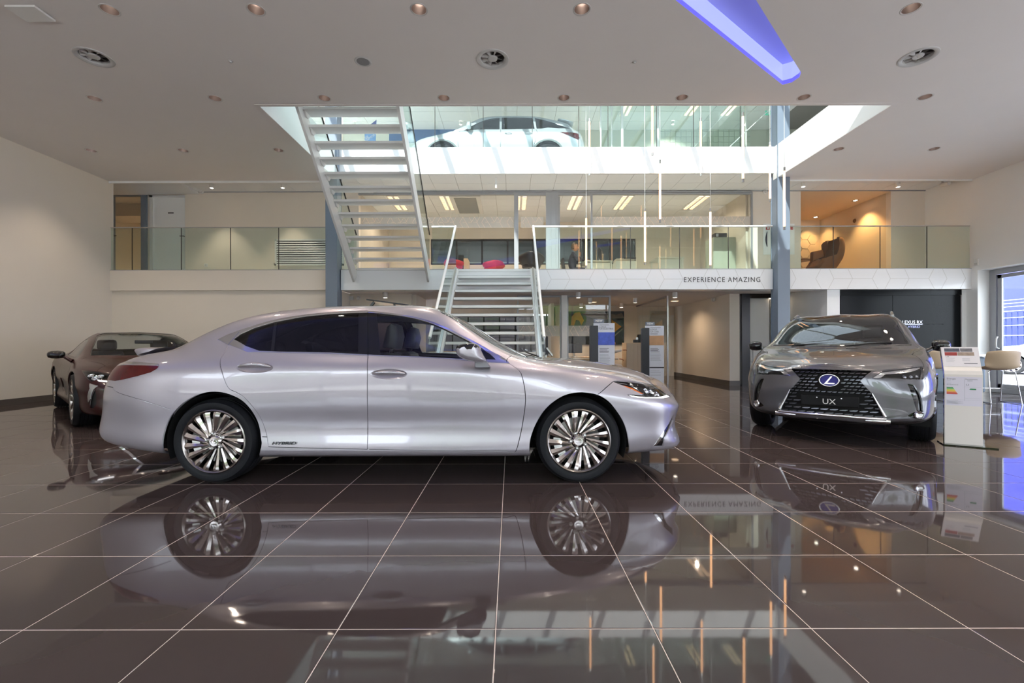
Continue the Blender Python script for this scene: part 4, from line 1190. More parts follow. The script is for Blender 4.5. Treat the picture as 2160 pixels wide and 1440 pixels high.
class Body:
    def __init__(s, rings, loc, yaw, side=1):
        """rings: list of lists of (x, y, z), all with the same number of rows, y >= 0; side: +1 left half faces the lens, -1 right half"""
        P = np.array(rings, float)
        K, R, _ = P.shape
        mir = np.array([1, -1, 1.0])
        s.K, s.R = K, R
        du = np.zeros(K)
        for k in range(1, K):
            du[k] = du[k - 1] + np.mean(np.linalg.norm(P[k, 2:6] - P[k - 1, 2:6], axis=1))
        dt = np.zeros(R)
        mid = P[5:K - 6]
        for r in range(1, R):
            dt[r] = dt[r - 1] + max(0.02, np.mean(np.linalg.norm(mid[:, r] - mid[:, r - 1], axis=1)))
        Pe = np.concatenate([P[2:0:-1] * mir, P, P[-2:-4:-1] * mir], 0)
        s.ku = np.concatenate([-du[2:0:-1], du, 2 * du[-1] - du[-2:-4:-1]])
        Pe = np.concatenate([Pe, Pe[:, -2:-4:-1] * mir], 1)
        s.kt = np.concatenate([dt, 2 * dt[-1] - dt[-2:-4:-1]])
        s.P = Pe
        s.u1, s.t1 = du[-1], dt[-1]
        s.du, s.dt = du, dt
        s.loc = np.array(loc, float); s.yaw = yaw; s.side = side
        s.cands = {}
    def S(s, u, t):
        u = np.atleast_1d(np.asarray(u, float)); t = np.atleast_1d(np.asarray(t, float))
        Bu = spl_basis(s.ku, u); Bt = spl_basis(s.kt, t)
        Q = np.einsum('nk,krc->nrc', Bu, s.P)
        return np.einsum('nr,nrc->nc', Bt, Q)
    def N(s, u, t, e=0.004):
        u = np.atleast_1d(np.asarray(u, float)); t = np.atleast_1d(np.asarray(t, float))
        u = np.clip(u, 0.012, s.u1 - 0.012)
        tt = np.clip(t, 0.004, s.t1 + 0.2)
        a = s.S(u + e, tt) - s.S(u - e, tt)
        b = s.S(u, tt + e) - s.S(u, tt - e)
        n = np.cross(b, a)          # outward on the left (+y) half
        l = np.linalg.norm(n, axis=1)
        l[l < 1e-9] = 1
        return n / l[:, None]
    def world(s, p, side=None):
        side = s.side if side is None else side
        c, d = math.cos(s.yaw), math.sin(s.yaw)
        x, y, z = p[:, 0], p[:, 1] * side, p[:, 2]
        return np.stack([s.loc[0] + c * x - d * y, s.loc[1] + d * x + c * y, s.loc[2] + z], 1)
    def proj(s, p):
        w = s.world(p)
        return np.stack([VPX + FPX * w[:, 0] / w[:, 1], VPY - FPX * (w[:, 2] - EYE) / w[:, 1]], 1)
    def _grid(s, kind):
        if kind in s.cands:
            return s.cands[kind]
        uu, tt = np.meshgrid(np.linspace(0.02, s.u1 - 0.02, 260), np.linspace(0.01, s.t1 - 0.01, 90))
        uu, tt = uu.ravel(), tt.ravel()
        p = s.S(uu, tt); n = s.N(uu, tt)
        if kind == 'px':
            c, d = math.cos(s.yaw), math.sin(s.yaw)
            nw = np.stack([c * n[:, 0] - d * n[:, 1] * s.side, d * n[:, 0] + c * n[:, 1] * s.side, n[:, 2]], 1)
            w = s.world(p) - np.array([0, 0, EYE])
            ok = (nw * w).sum(1) < 0
        elif kind == 'xz':
            ok = n[:, 1] > 0.05
        elif kind == 'yz':
            ok = (n[:, 0] > 0.2)
        elif kind == 'yzr':
            ok = (n[:, 0] < -0.2)
        elif kind == 'xy':
            ok = n[:, 2] > 0.1
        s.cands[kind] = (uu[ok], tt[ok], s.fn(kind)(p[ok]))
        return s.cands[kind]
    def fn(s, kind):
        return {'px': s.proj, 'xz': lambda p: p[:, [0, 2]], 'yz': lambda p: p[:, [1, 2]], 'yzr': lambda p: p[:, [1, 2]], 'xy': lambda p: p[:, [0, 1]]}[kind]
    def inv(s, pts, kind='px'):
        pts = np.array(pts, float)
        cu, ct, cp = s._grid(kind)
        f = s.fn(kind)
        out = []
        d2 = ((cp[None] - pts[:, None]) ** 2).sum(2)
        j = d2.argmin(1)
        u, t = cu[j].copy(), ct[j].copy()
        u0, t0 = u.copy(), t.copy()
        best = np.sqrt(d2.min(1))
        e = 0.002
        for _ in range(8):
            b = f(s.S(u, t))
            gu = (f(s.S(u + e, t)) - f(s.S(u - e, t))) / (2 * e)
            gt = (f(s.S(u, t + e)) - f(s.S(u, t - e))) / (2 * e)
            r = pts - b
            det = gu[:, 0] * gt[:, 1] - gu[:, 1] * gt[:, 0]
            det = np.where(np.abs(det) < 1e-6, 1e-6, det)
            a = (r[:, 0] * gt[:, 1] - r[:, 1] * gt[:, 0]) / det
            c = (gu[:, 0] * r[:, 1] - gu[:, 1] * r[:, 0]) / det
            u = np.clip(u + np.clip(a, -0.03, 0.03), 0, s.u1); t = np.clip(t + np.clip(c, -0.03, 0.03), 0, s.t1)
        err = np.linalg.norm(f(s.S(u, t)) - pts, axis=1)
        bad = err > best + 1e-9
        u[bad], t[bad] = u0[bad], t0[bad]
        return np.stack([u, t], 1)
    def ux(s, x, t):
        """u where the surface reaches x at parameter t (monotone from rear to front)"""
        uu = np.linspace(0, s.u1, 500)
        xs = s.S(uu, np.full(500, t))[:, 0]
        return float(np.interp(x, np.maximum.accumulate(xs) + np.arange(500) * 1e-9, uu))

def dense(poly, step=0.022, closed=True):
    poly = [np.array(p, float) for p in poly]
    out = []
    n = len(poly)
    for i in range(n if closed else n - 1):
        a, b = poly[i], poly[(i + 1) % n]
        m = max(1, int(np.linalg.norm(b - a) / step))
        for k in range(m):
            out.append(a + (b - a) * k / m)
    if not closed:
        out.append(poly[-1])
    return out

def smoothline(pts, n=6):
    """Catmull-Rom through 2D points"""
    p = [np.array(q, float) for q in pts]
    if len(p) < 3:
        return p
    e = [2 * p[0] - p[1]] + p + [2 * p[-1] - p[-2]]
    out = []
    for i in range(1, len(e) - 2):
        for k in range(n):
            t = k / n
            out.append(0.5 * ((2 * e[i]) + (-e[i - 1] + e[i + 1]) * t + (2 * e[i - 1] - 5 * e[i] + 4 * e[i + 1] - e[i + 2]) * t * t + (-e[i - 1] + 3 * e[i] - 3 * e[i + 1] + e[i + 2]) * t ** 3))
    out.append(p[-1])
    return out

def buffer_line(pts, w):
    pts = [np.array(p, float) for p in pts]
    L, Rr = [], []
    for i, p in enumerate(pts):
        d = pts[min(i + 1, len(pts) - 1)] - pts[max(i - 1, 0)]
        l = np.linalg.norm(d)
        d = d / l if l > 1e-9 else np.array([1.0, 0])
        n = np.array([-d[1], d[0]]) * w
        L.append(p + n); Rr.append(p - n)
    return L + Rr[::-1]

def panelise(body, regions, gaps, base='body', step=0.03, gapw=0.0022):
    """cut the half surface along the outlines -> {part: (uv, tris)}; regions = [(name, [uv polygon, ...])] in order of priority"""
    P, E = [], []
    def addloop(loop, closed=True):
        o = len(P)
        P.extend([(float(np.clip(q[0], 0, body.u1)), float(np.clip(q[1], 0, body.t1))) for q in loop])
        n = len(loop)
        E.extend([(o + i, o + (i + 1) % n) for i in range(n if closed else n - 1)])
    regs = []
    for nm, polys in regions:
        pp = []
        for poly in polys:
            d = dense(poly)
            addloop(d)
            pp.append([(q[0], q[1]) for q in d])
        regs.append((nm, pp))
    gp = []
    for ln in gaps:
        b = buffer_line(dense(ln, 0.02, False), gapw)
        addloop(b)
        gp.append([(q[0], q[1]) for q in b])
    addloop(dense([(0, 0), (body.u1, 0), (body.u1, body.t1), (0, body.t1)], step))
    nu, nt = int(body.u1 / step), int(body.t1 / step)
    for i in range(1, nu):
        for j in range(1, nt):
            P.append((body.u1 * (i + 0.5 * (j % 2) - 0.25) / nu, body.t1 * j / nt))
    v, e, f, *_ = delaunay_2d_cdt([Vector(p) for p in P], E, [], 0, 1e-5)
    uv = np.array([(q.x, q.y) for q in v])
    tri = np.array([t for t in f if len(t) == 3])
    c = uv[tri].mean(1)
    lab = np.full(len(tri), -1)
    for i, (nm, pp) in enumerate(regs):
        m = np.zeros(len(tri), bool)
        for poly in pp:
            m |= inpoly(c[:, 0], c[:, 1], poly)
        lab[(lab < 0) & m] = i
    g = np.zeros(len(tri), bool)
    for poly in gp:
        g |= inpoly(c[:, 0], c[:, 1], poly)
    out = {}
    names = [r[0] for r in regs]
    skip = np.array([n.startswith('void') for n in names] + [False])
    isv = skip[lab]
    lab[g & ~isv] = 999
    for i, nm in list(enumerate(names)) + [(-1, base), (999, 'panel_gap')]:
        sel = tri[lab == i]
        if len(sel):
            if nm in out:
                out[nm] = (uv, np.concatenate([out[nm][1], sel]))
            else:
                out[nm] = (uv, sel)
    return out

def panel_mesh(body, name, uv, tris, m, parent, sides=(1, -1), offset=0.0, skirt=0.012, joined=None, label=None):
    """mesh objects for one part: joined on both halves or one object per side"""
    used, invx = np.unique(tris, return_inverse=True)
    tr = invx.reshape(-1, 3)
    p = body.S(uv[used, 0], uv[used, 1])
    n = body.N(uv[used, 0], uv[used, 1])
    on = np.isclose(uv[used, 1], body.t1, atol=1e-6) | np.isclose(uv[used, 0], 0, atol=1e-6) | np.isclose(uv[used, 0], body.u1, atol=1e-6)
    p[on, 1] = 0.0
    n[on, 1] = 0.0
    p = p + n * offset
    fn_ = np.cross(p[tr[:, 1]] - p[tr[:, 0]], p[tr[:, 2]] - p[tr[:, 0]])
    flip = (fn_ * n[tr[:, 0]]).sum(1) < 0
    tr[flip] = tr[flip][:, ::-1]
    area = np.linalg.norm(fn_, axis=1)
    tr = tr[area > 1e-10]
    # skirt round the free edges
    if skirt > 0:
        ed = {}
        for a, b, c in tr:
            for q in ((a, b), (b, c), (c, a)):
                k = (min(q), max(q))
                ed[k] = None if k in ed else q
        be = [q for q in ed.values() if q is not None and not (on[q[0]] and on[q[1]])]
        if be:
            bv = sorted({i for q in be for i in q})
            mp = {i: len(p) + k for k, i in enumerate(bv)}
            p = np.concatenate([p, p[bv] - n[bv] * skirt])
            n = np.concatenate([n, n[bv]])
            ex = [(q[1], q[0], mp[q[0]]) for q in be] + [(q[1], mp[q[0]], mp[q[1]]) for q in be]
            tr = np.concatenate([tr, np.array(ex)])
    touches = bool(on.any()) if joined is None else joined
    objs = []
    def make(pp, nn, tt):
        me = bpy.data.meshes.new(name)
        me.from_pydata(pp.tolist(), [], tt.tolist())
        me.polygons.foreach_set('use_smooth', [True] * len(me.polygons))
        me.normals_split_custom_set_from_vertices(nn.tolist())
        me.materials.append(m)
        o = bpy.data.objects.new(name, me)
        COL.objects.link(o)
        o.parent = parent
        if label:
            o['label'] = label
        objs.append(o)
    mir = np.array([1, -1, 1.0])
    if touches:
        k = len(p)
        make(np.concatenate([p, p * mir]), np.concatenate([n, n * mir]), np.concatenate([tr, tr[:, ::-1] + k]))
    else:
        for sd in sides:
            if sd > 0:
                make(p, n, tr)
            else:
                make(p * mir, n * mir, tr[:, ::-1])
    return objs

def deck(O, C, fr=(0.28, 0.55, 0.8)):
    O, C = np.array(O, float), np.array(C, float)
    out = []
    for f in fr:
        q = O + (C - O) * f
        q[2] = C[2] + (O[2] - C[2]) * (1 - f) ** 2
        out.append(tuple(q))
    return out
def ring(rows, O, C, mids=None):
    """rows: six lower points, O: belt or bonnet edge, C: centre-line point"""
    m = mids if mids is not None else deck(O, C)
    return [tuple(q) for q in rows] + [tuple(O)] + list(m) + [tuple(C)]
def ringx(x, yz):
    """constant-x section: eleven (y, z)"""
    return [(x, y, z) for y, z in yz]

def grid_path(fn, n):
    return [fn(i / (n - 1)) for i in range(n)]

# ---- wheels (local axis y, outer face towards +y)
def tyre_mesh(R, w, rr, n=72, grooves=True):
    h = w / 2
    prof = [(rr, h - 0.012), (rr + 0.012, h - 0.004), (rr + (R - rr) * 0.35, h + 0.004), (rr + (R - rr) * 0.7, h), (R - 0.018, h - 0.014), (R - 0.006, h - 0.03), (R, h - 0.045)]
    g = []
    for a in (-0.55, -0.18, 0.18, 0.55):
        g += [(R, h * a * -1 * 0.8 + 0.006), (R - 0.007, h * a * -1 * 0.8 + 0.004), (R - 0.007, h * a * -1 * 0.8 - 0.004), (R, h * a * -1 * 0.8 - 0.006)]
    prof += g
    prof += [(r_, -y_) for r_, y_ in prof[:7][::-1]]
    mb = MB().lathe(prof, axis='y', n=n)
    if grooves:     # shoulder sipes
        for k in range(n):
            t = 2 * math.pi * (k + 0.5) / n
            for sgn in (1, -1):
                pass
    return mb

def arc_pts(r, a0, a1, n):
    return [(r * math.cos(a0 + (a1 - a0) * i / (n - 1)), r * math.sin(a0 + (a1 - a0) * i / (n - 1))) for i in range(n)]
# ================================================================== THE SILVER SALOON
M_SILVER = mat('silver_metallic_paint', srgb(172, 166, 173), 0.34, 0.5, coat=1.0, flake=0.05)
M_TINT = glass('dark_tinted_glass', (0.055, 0.05, 0.075), 1.5)
M_CLEAR = glass('clear_car_glass', (0.80, 0.84, 0.84), 1.5)
M_REDL = mat('red_lamp_lens', srgb(80, 6, 8), 0.15, coat=0.1, spec=0.3, noise=0.45, nscale=25)
M_AMBER = mat('amber_reflector', srgb(230, 110, 30), 0.2, coat=0.5, noise=0.2, nscale=40)
M_DRL = emis('daytime_running_light', (1.0, 0.98, 1.0), 1.6)
M_LENS = glass('lamp_lens', (0.93, 0.94, 0.95), 1.5)
M_ALLOY = mat('machined_alloy', srgb(206, 198, 194), 0.16, 1.0, noise=0.02)
M_ALLOYD = mat('alloy_barrel', srgb(150, 143, 138), 0.25, 1.0)
M_SEAT = mat('dark_grey_leather', srgb(62, 60, 62), 0.5, noise=0.08, nscale=30, bump=0.05)
M_TRIMI = mat('cabin_trim', srgb(44, 43, 46), 0.55, noise=0.05)
M_HEADL = mat('grey_headlining', srgb(150, 148, 150), 0.8)
M_DISC = mat('brake_disc', srgb(150, 148, 145), 0.3, 1.0)

def emblem(name, parent, c, nrm, r, m=None, back=None):
    """oval ring with a slanted L"""
    m = m or M_CHROME
    nrm = Vector(nrm).normalized()
    ex = Vector((0, 0, 1)).cross(nrm).normalized()
    ez = nrm.cross(ex)
    c = Vector(c)
    def pt(a, b, d=0.0):
        return c + ex * a * r + ez * b * r + nrm * d
    mb = MB().tube([pt(1.0 * math.cos(t), 0.72 * math.sin(t), 0.004) for t in np.linspace(0, 2 * math.pi, 36)[:-1]], r * 0.09, 8, closed=True)
    ob = mb.build(name, m, parent, smooth=60, local=True)
    mb = MB()
    poly = [(0.18, 0.52), (0.36, 0.52), (-0.18, -0.30), (0.62, -0.30), (0.52, -0.46), (-0.52, -0.46)]
    n_ = len(poly)
    vs_ = [pt(a, b, 0.002) for a, b in poly] + [pt(a, b, 0.008) for a, b in poly]
    mb.add(vs_, [tuple(range(n_))[::-1], tuple(range(n_, 2 * n_))] + [(i, (i + 1) % n_, n_ + (i + 1) % n_, n_ + i) for i in range(n_)])
    mb.build('emblem_letter', m, ob, local=True)
    if back is not None:
        MB().add([pt(0.96 * math.cos(t), 0.69 * math.sin(t), 0.001) for t in np.linspace(0, 2 * math.pi, 36)[:-1]], [tuple(range(35))]).build('emblem_back', back, ob, local=True)
    return ob

def turbine_spoke(r0, r1, w0, w1, twist, yo):
    """one slender slanted alloy spoke, ridge along its middle"""
    vs_ = []
    N_ = 7
    for i in range(N_):
        f = i / (N_ - 1)
        r = r0 + (r1 - r0) * f
        a = math.copysign(math.asin(min(1.0, 0.026 / r)), twist) - math.copysign(0.1, twist)
        w = w0 + (w1 - w0) * f ** 1.2
        d = yo - 0.030 + 0.026 * f - (0.012 if i == N_ - 1 else 0)
        cx, cz = r * math.cos(a), r * math.sin(a)
        tx, tz = -math.sin(a), math.cos(a)
        vs_ += [(cx - tx * w, d - 0.022, cz - tz * w), (cx - tx * w, d, cz - tz * w), (cx - tx * w * 0.15, d + 0.006, cz - tz * w * 0.15), (cx + tx * w, d - 0.008, cz + tz * w), (cx + tx * w, d - 0.026, cz + tz * w)]
    fs_ = []
    for i in range(N_ - 1):
        for k in range(4):
            a, b = i * 5 + k, i * 5 + k + 1
            fs_.append((a, a + 5, b + 5, b))
    return MB().add(vs_, fs_)

def plain_spoke(r0, r1, w0, w1, yo):
    vs_ = [(r0, yo - 0.03, -w0), (r0, yo - 0.03, w0), (r1, yo - 0.008, w1), (r1, yo - 0.008, -w1), (r0, yo - 0.07, -w0), (r0, yo - 0.07, w0), (r1, yo - 0.05, w1), (r1, yo - 0.05, -w1)]
    return MB().add(vs_, [(0, 1, 2, 3), (7, 6, 5, 4), (0, 4, 5, 1), (1, 5, 6, 2), (2, 6, 7, 3), (3, 7, 4, 0)])

def make_wheel(car, x, side, yout, R, w, rr, nsp=20, style='turbine', steer=0.0, rot=0.0, m_sp=None, m_bar=None, detail=True, proto=None):
    """wheel part (tyre mesh) with rim, spokes, nuts, cap and disc as sub-parts; returns the tyre object"""
    m_sp = m_sp or M_ALLOY
    m_bar = m_bar or M_ALLOYD
    cy = yout - w / 2
    if proto is not None:
        o = proto.copy(); COL.objects.link(o); o.parent = car
        for ch in proto.children:
            c = ch.copy(); COL.objects.link(c); c.parent = o
    else:
        o = tyre_mesh(R, w, rr, 80).build('wheel', M_RUBBER, car, smooth=35, local=True)
        h = w / 2
        MB().lathe([(rr + 0.006, h - 0.006), (rr - 0.002, h - 0.001), (rr - 0.012, h - 0.008), (rr - 0.02, h - 0.03), (rr - 0.035, -h + 0.02), (rr - 0.03, -h + 0.02)], axis='y', n=72).build('rim', m_bar, o, smooth=40, local=True)
        MB().lathe([(0.001, h - 0.10), (rr - 0.03, h - 0.10)], axis='y', n=40).build('wheel_back', M_DARK, o, local=True)
        MB().lathe([(0.07, h - 0.085), (rr - 0.07, h - 0.085), (rr - 0.07, h - 0.095)], axis='y', n=48).build('brake_disc', M_DISC, o, smooth=40, local=True)
        if detail:
            mb = MB()
            for k in range(9):
                a = math.radians(-30 + k * 9)
                mb.box(-0.001, 0.001, 0, 0.001, 0, 0.001) if False else None
            cal = MB().prism([(q[0], q[1]) for q in arc_pts(rr - 0.05, -0.5, 0.5, 9)] + [(q[0], q[1]) for q in arc_pts(rr - 0.11, 0.5, -0.5, 9)], 'y', h - 0.085, h - 0.05)
            cal.build('brake_caliper', M_BRUSH, o, local=True)
        sm = None
        for k in range(nsp):
            a = 2 * math.pi * k / nsp
            if sm is None:
                if style == 'turbine':
                    sm = turbine_spoke(0.06, rr - 0.004, 0.010, 0.027, 0.45, h).mesh('spoke')
                elif style == 'turbine_r':
                    sm = turbine_spoke(0.06, rr - 0.004, 0.010, 0.027, -0.45, h).mesh('spoke')
                else:
                    sm = plain_spoke(0.05, rr - 0.004, 0.022, 0.04 if nsp <= 10 else 0.02, h).mesh('spoke')
                sm.materials.append(m_sp)
                sm.polygons.foreach_set('use_smooth', [True] * len(sm.polygons))
                sm.set_sharp_from_angle(angle=math.radians(38))
            s_o = bpy.data.objects.new('spoke', sm)
            COL.objects.link(s_o)
            s_o.parent = o
            s_o.rotation_euler = (0, a, 0)
        MB().lathe([(0.001, h - 0.012), (0.036, h - 0.014), (0.040, h - 0.02), (0.052, h - 0.03), (0.058, h - 0.06)], axis='y', n=32).build('hub_cap', m_sp, o, smooth=40, local=True)
        if detail:
            for k in range(5):
                a = 2 * math.pi * k / 5 + 0.3
                MB().lathe([(0.001, h - 0.006), (0.009, h - 0.008), (0.012, h - 0.02), (0.016, h - 0.024), (0.016, h - 0.04)], (0.062 * math.cos(a), 0, 0.062 * math.sin(a)), axis='y', n=10).build('wheel_nut', M_BRUSH, o, smooth=50, local=True)
    o.location = (x, cy * side, R)
    o.rotation_euler = (0, rot, steer if side > 0 else steer + math.pi)
    return o

def arch_liner(car, x, z, r, y0, y1):
    for sd in (1, -1):
        pts = arc_pts(r, math.radians(-22), math.radians(202), 26)
        vs_ = [(x + a, y0 * sd, z + b) for a, b in pts] + [(x + a, y1 * sd, z + b) for a, b in pts]
        n_ = len(pts)
        mb = MB().add(vs_, [(i, i + 1, n_ + i + 1, n_ + i) for i in range(n_ - 1)] + [tuple(range(n_))])
        mb.build('wheel_arch', M_DARK, car, local=True)

ES_LOC = (-0.90, 4.418, 0.0)
car = thing('saloon_car', 'silver four-door saloon parked side-on in the foreground', 'car', ES_LOC)
ES = car
rg = []
rg.append(ring([(-2.46, 0, .28), (-2.575, 0, .33), (-2.575, 0, .5), (-2.56, 0, .70), (-2.54, 0, .84), (-2.53, 0, .93)], (-2.50, 0, .985), (-2.50, 0, 1.0), [(-2.50, 0, .989), (-2.50, 0, .993), (-2.50, 0, .997)]))
rg.append(ring([(-2.42, .38, .28), (-2.55, .42, .33), (-2.55, .42, .5), (-2.54, .42, .68), (-2.52, .41, .82), (-2.50, .40, .90)], (-2.46, .35, .955), (-2.44, 0, 1.02)))
rg.append(ring([(-2.30, .66, .27), (-2.43, .74, .32), (-2.45, .75, .48), (-2.44, .74, .66), (-2.43, .71, .80), (-2.41, .68, .88)], (-2.37, .61, .945), (-2.36, 0, 1.03)))
rg.append(ring([(-2.10, .72, .245), (-2.2, .83, .28), (-2.2, .868, .43), (-2.2, .885, .62), (-2.2, .87, .80), (-2.2, .835, .895)], (-2.2, .72, .985), (-2.17, 0, 1.045)))
rg.append(ringx(-1.8, [(.79, .21), (.89, .25), (.907, .42), (.925, .62), (.922, .82), (.90, .905), (.80, 1.015), (.71, 1.075), (.60, 1.135), (.33, 1.165), (0, 1.172)]))
rg.append(ringx(-1.435, [(.80, .195), (.908, .24), (.915, .42), (.933, .62), (.930, .82), (.912, .905), (.835, 1.012), (.728, 1.14), (.60, 1.282), (.33, 1.315), (0, 1.322)]))
rg.append(ringx(-1.0, [(.80, .19), (.905, .235), (.90, .40), (.925, .62), (.925, .82), (.912, .905), (.848, 1.008), (.735, 1.18), (.605, 1.352), (.34, 1.397), (0, 1.407)]))
rg.append(ringx(-0.6, [(.80, .19), (.905, .235), (.895, .40), (.922, .62), (.925, .82), (.914, .905), (.85, 1.005), (.74, 1.20), (.612, 1.378), (.345, 1.425), (0, 1.436)]))
rg.append(ringx(-0.1, [(.80, .19), (.905, .235), (.893, .40), (.920, .62), (.924, .82), (.915, .902), (.85, 1.0), (.742, 1.20), (.615, 1.383), (.345, 1.432), (0, 1.443)]))
rg.append(ringx(0.3, [(.80, .19), (.905, .235), (.895, .40), (.921, .62), (.924, .82), (.914, .897), (.848, .992), (.742, 1.172), (.622, 1.342), (.34, 1.382), (0, 1.392)]))
rg.append(ringx(0.6, [(.80, .19), (.905, .235), (.898, .40), (.923, .62), (.924, .815), (.912, .888), (.843, .978), (.765, 1.075), (.672, 1.170), (.37, 1.222), (0, 1.240)]))
rg.append(ringx(0.9, [(.80, .19), (.905, .235), (.903, .40), (.926, .62), (.924, .80), (.908, .873), (.84, .950), (.795, .982), (.732, 1.010), (.40, 1.045), (0, 1.060)]))
rg.append(ringx(1.15, [(.80, .195), (.908, .24), (.910, .41), (.930, .62), (.924, .785), (.902, .860), (.832, .924), (.755, .945), (.64, .957), (.35, .968), (0, .975)]))
rg.append(ring([(1.435, .80, .20), (1.435, .905, .24), (1.435, .917, .42), (1.435, .935, .62), (1.435, .920, .765), (1.435, .885, .84)], (1.435, .80, .893), (1.435, 0, .955)))
rg.append(ring([(1.80, .74, .195), (1.80, .85, .235), (1.80, .885, .42), (1.80, .905, .60), (1.80, .882, .72), (1.80, .84, .785)], (1.80, .745, .835), (1.83, 0, .905)))
rg.append(ring([(2.04, .66, .20), (2.08, .77, .235), (2.08, .815, .40), (2.08, .835, .56), (2.08, .81, .66), (2.08, .76, .712)], (2.07, .65, .762), (2.10, 0, .845)))
rg.append(ring([(2.12, .60, .195), (2.235, .69, .23), (2.225, .71, .38), (2.25, .70, .54), (2.23, .665, .63), (2.20, .61, .68)], (2.17, .52, .728), (2.21, 0, .80)))
rg.append(ring([(2.25, .36, .185), (2.385, .40, .222), (2.36, .40, .36), (2.385, .39, .52), (2.375, .365, .605), (2.34, .335, .665)], (2.295, .28, .715), (2.315, 0, .757)))
rg.append(ring([(2.30, 0, .18), (2.43, 0, .22), (2.40, 0, .35), (2.42, 0, .50), (2.425, 0, .595), (2.40, 0, .675)], (2.362, 0, .722), (2.362, 0, .724), [(2.362, 0, .7225), (2.362, 0, .723), (2.362, 0, .7235)]))
B = Body(rg, ES_LOC, 0.0, -1)
q1 = lambda pts: [(200 + a / 3.429, 620 + b / 3.429) for a, b in pts]
q2 = lambda pts: [(820 + a / 3.375, 620 + b / 3.375) for a, b in pts]
q6 = lambda pts: [(1270 + a / 6.545, 770 + b / 6.545) for a, b in pts]
q7 = lambda pts: [(760 + a / 5.838, 630 + b / 5.838) for a, b in pts]
q4 = lambda pts: [(220 + a / 7.2, 640 + b / 7.2) for a, b in pts]
def IV(pts, smooth=0):
    r = list(B.inv(pts))
    return smoothline(r, smooth) if smooth else r
dlo_out = q1([(888, 325), (965, 288), (1050, 258), (1200, 210), (1340, 175), (1550, 143), (1750, 126), (1970, 117)]) + q7([(100, 147), (250, 158), (400, 178), (600, 208), (800, 255), (950, 305), (1100, 372), (1250, 450), (1400, 525), (1550, 605), (1700, 690), (1800, 755), (1835, 795), (1600, 785), (1400, 768), (1000, 735), (700, 722), (240, 705), (90, 697)]) + q1([(1700, 432), (1400, 425), (1180, 418), (1110, 418), (960, 360)])
dlo_in = q1([(1003, 322), (1055, 285), (1150, 242), (1300, 198), (1500, 161), (1700, 141), (1970, 131)]) + q7([(100, 164), (250, 174), (400, 192), (600, 224), (800, 274), (950, 327), (1100, 397), (1250, 474), (1400, 550), (1500, 606), (1600, 680), (1672, 752), (1400, 748), (1200, 738), (700, 709), (240, 692), (90, 684)]) + q1([(1700, 421), (1400, 415), (1190, 408), (1095, 374)])
g_quarter = q1([(1012, 322), (1060, 290), (1150, 249), (1296, 206), (1272, 405), (1190, 403), (1100, 372)])
g_rear = q1([(1318, 201), (1500, 166), (1700, 146), (1908, 138), (1904, 420), (1600, 415), (1294, 409)])
g_front = q7([(203, 183), (300, 188), (400, 198), (600, 230), (800, 281), (950, 335), (1100, 405), (1250, 482), (1400, 557), (1478, 602), (1560, 748), (1200, 733), (700, 704), (243, 688)])
g_sail = q7([(1574, 655), (1660, 745), (1580, 744)])
arch_r = q1([(1203, 1178), (1203, 1100), (1200, 1030), (1190, 960), (1165, 890), (1120, 820), (1060, 762), (980, 722), (900, 703), (820, 703), (740, 722), (660, 765), (600, 815), (550, 875), (515, 945), (495, 1010), (485, 1070), (490, 1130), (507, 1162)])
arch_f = q2([(1003, 1190), (1000, 1118), (1003, 1050), (1020, 985), (1050, 915), (1100, 835), (1160, 775), (1240, 725), (1320, 703), (1400, 700), (1490, 718), (1560, 760), (1620, 830), (1660, 890), (1690, 960), (1705, 1030), (1712, 1110), (1704, 1196)])
ar = IV(arch_r, 3); af = IV(arch_f, 3)
ar = ar + [np.array([ar[-1][0], -0.05]), np.array([ar[0][0], -0.05])]
af = af + [np.array([af[-1][0], -0.05]), np.array([af[0][0], -0.05])]
hl = q6([(140, 222), (165, 213), (520, 235), (740, 275), (800, 300), (890, 385), (940, 430), (900, 455), (760, 465), (600, 463), (480, 455), (390, 435), (335, 405), (370, 402), (560, 408), (480, 370), (300, 290), (140, 228)])
vent_b = q6([(692, 1133), (760, 1040), (850, 915), (920, 810), (990, 690), (985, 770), (900, 940), (860, 1030), (832, 1128)])
vent_c = q6([(700, 1122), (765, 1035), (848, 912), (835, 985), (750, 1098)])
tl_px = q4([(190, 928), (500, 930), (800, 938), (826, 946), (790, 985), (700, 1035), (500, 1090), (300, 1138), (165, 1162)])
tlu = IV(tl_px)
u_rc = B.du[1] * 0.8
tlu = tlu + [np.array([u_rc, tlu[-1][1] + 0.02]), np.array([u_rc, tlu[0][1]])]
ts = IV(q4([(300, 888), (820, 906), (828, 936), (500, 922), (290, 914)]))
ts = [np.array([u_rc, ts[0][1]])] + ts + [np.array([u_rc, ts[-1][1]])]
t8, t7, t6 = B.dt[8], B.dt[7], B.dt[6]
tc = B.t1 + 0.05
ws = [(B.ux(0.335, B.t1), tc), (B.ux(0.30, t8 + .35), t8 + .35), (B.ux(0.255, t8 + .10), t8 + .10), (B.ux(0.31, t8 + .035), t8 + .035), (B.ux(0.5, t8 + .03), t8 + .03), (B.ux(0.72, t8 + .03), t8 + .03), (B.ux(0.93, t8 + .03), t8 + .03), (B.ux(1.02, t8 + .06), t8 + .06), (B.ux(1.10, t8 + .25), t8 + .25), (B.ux(1.17, B.t1), tc)]
bl = [(B.ux(-1.02, B.t1), tc), (B.ux(-1.04, t8 + .3), t8 + .3), (B.ux(-1.12, t8 + .06), t8 + .06), (B.ux(-1.4, t8 + .05), t8 + .05), (B.ux(-1.72, t8 + .05), t8 + .05), (B.ux(-1.90, t8 + .10), t8 + .10), (B.ux(-1.97, t8 + .3), t8 + .3), (B.ux(-2.0, B.t1), tc)]
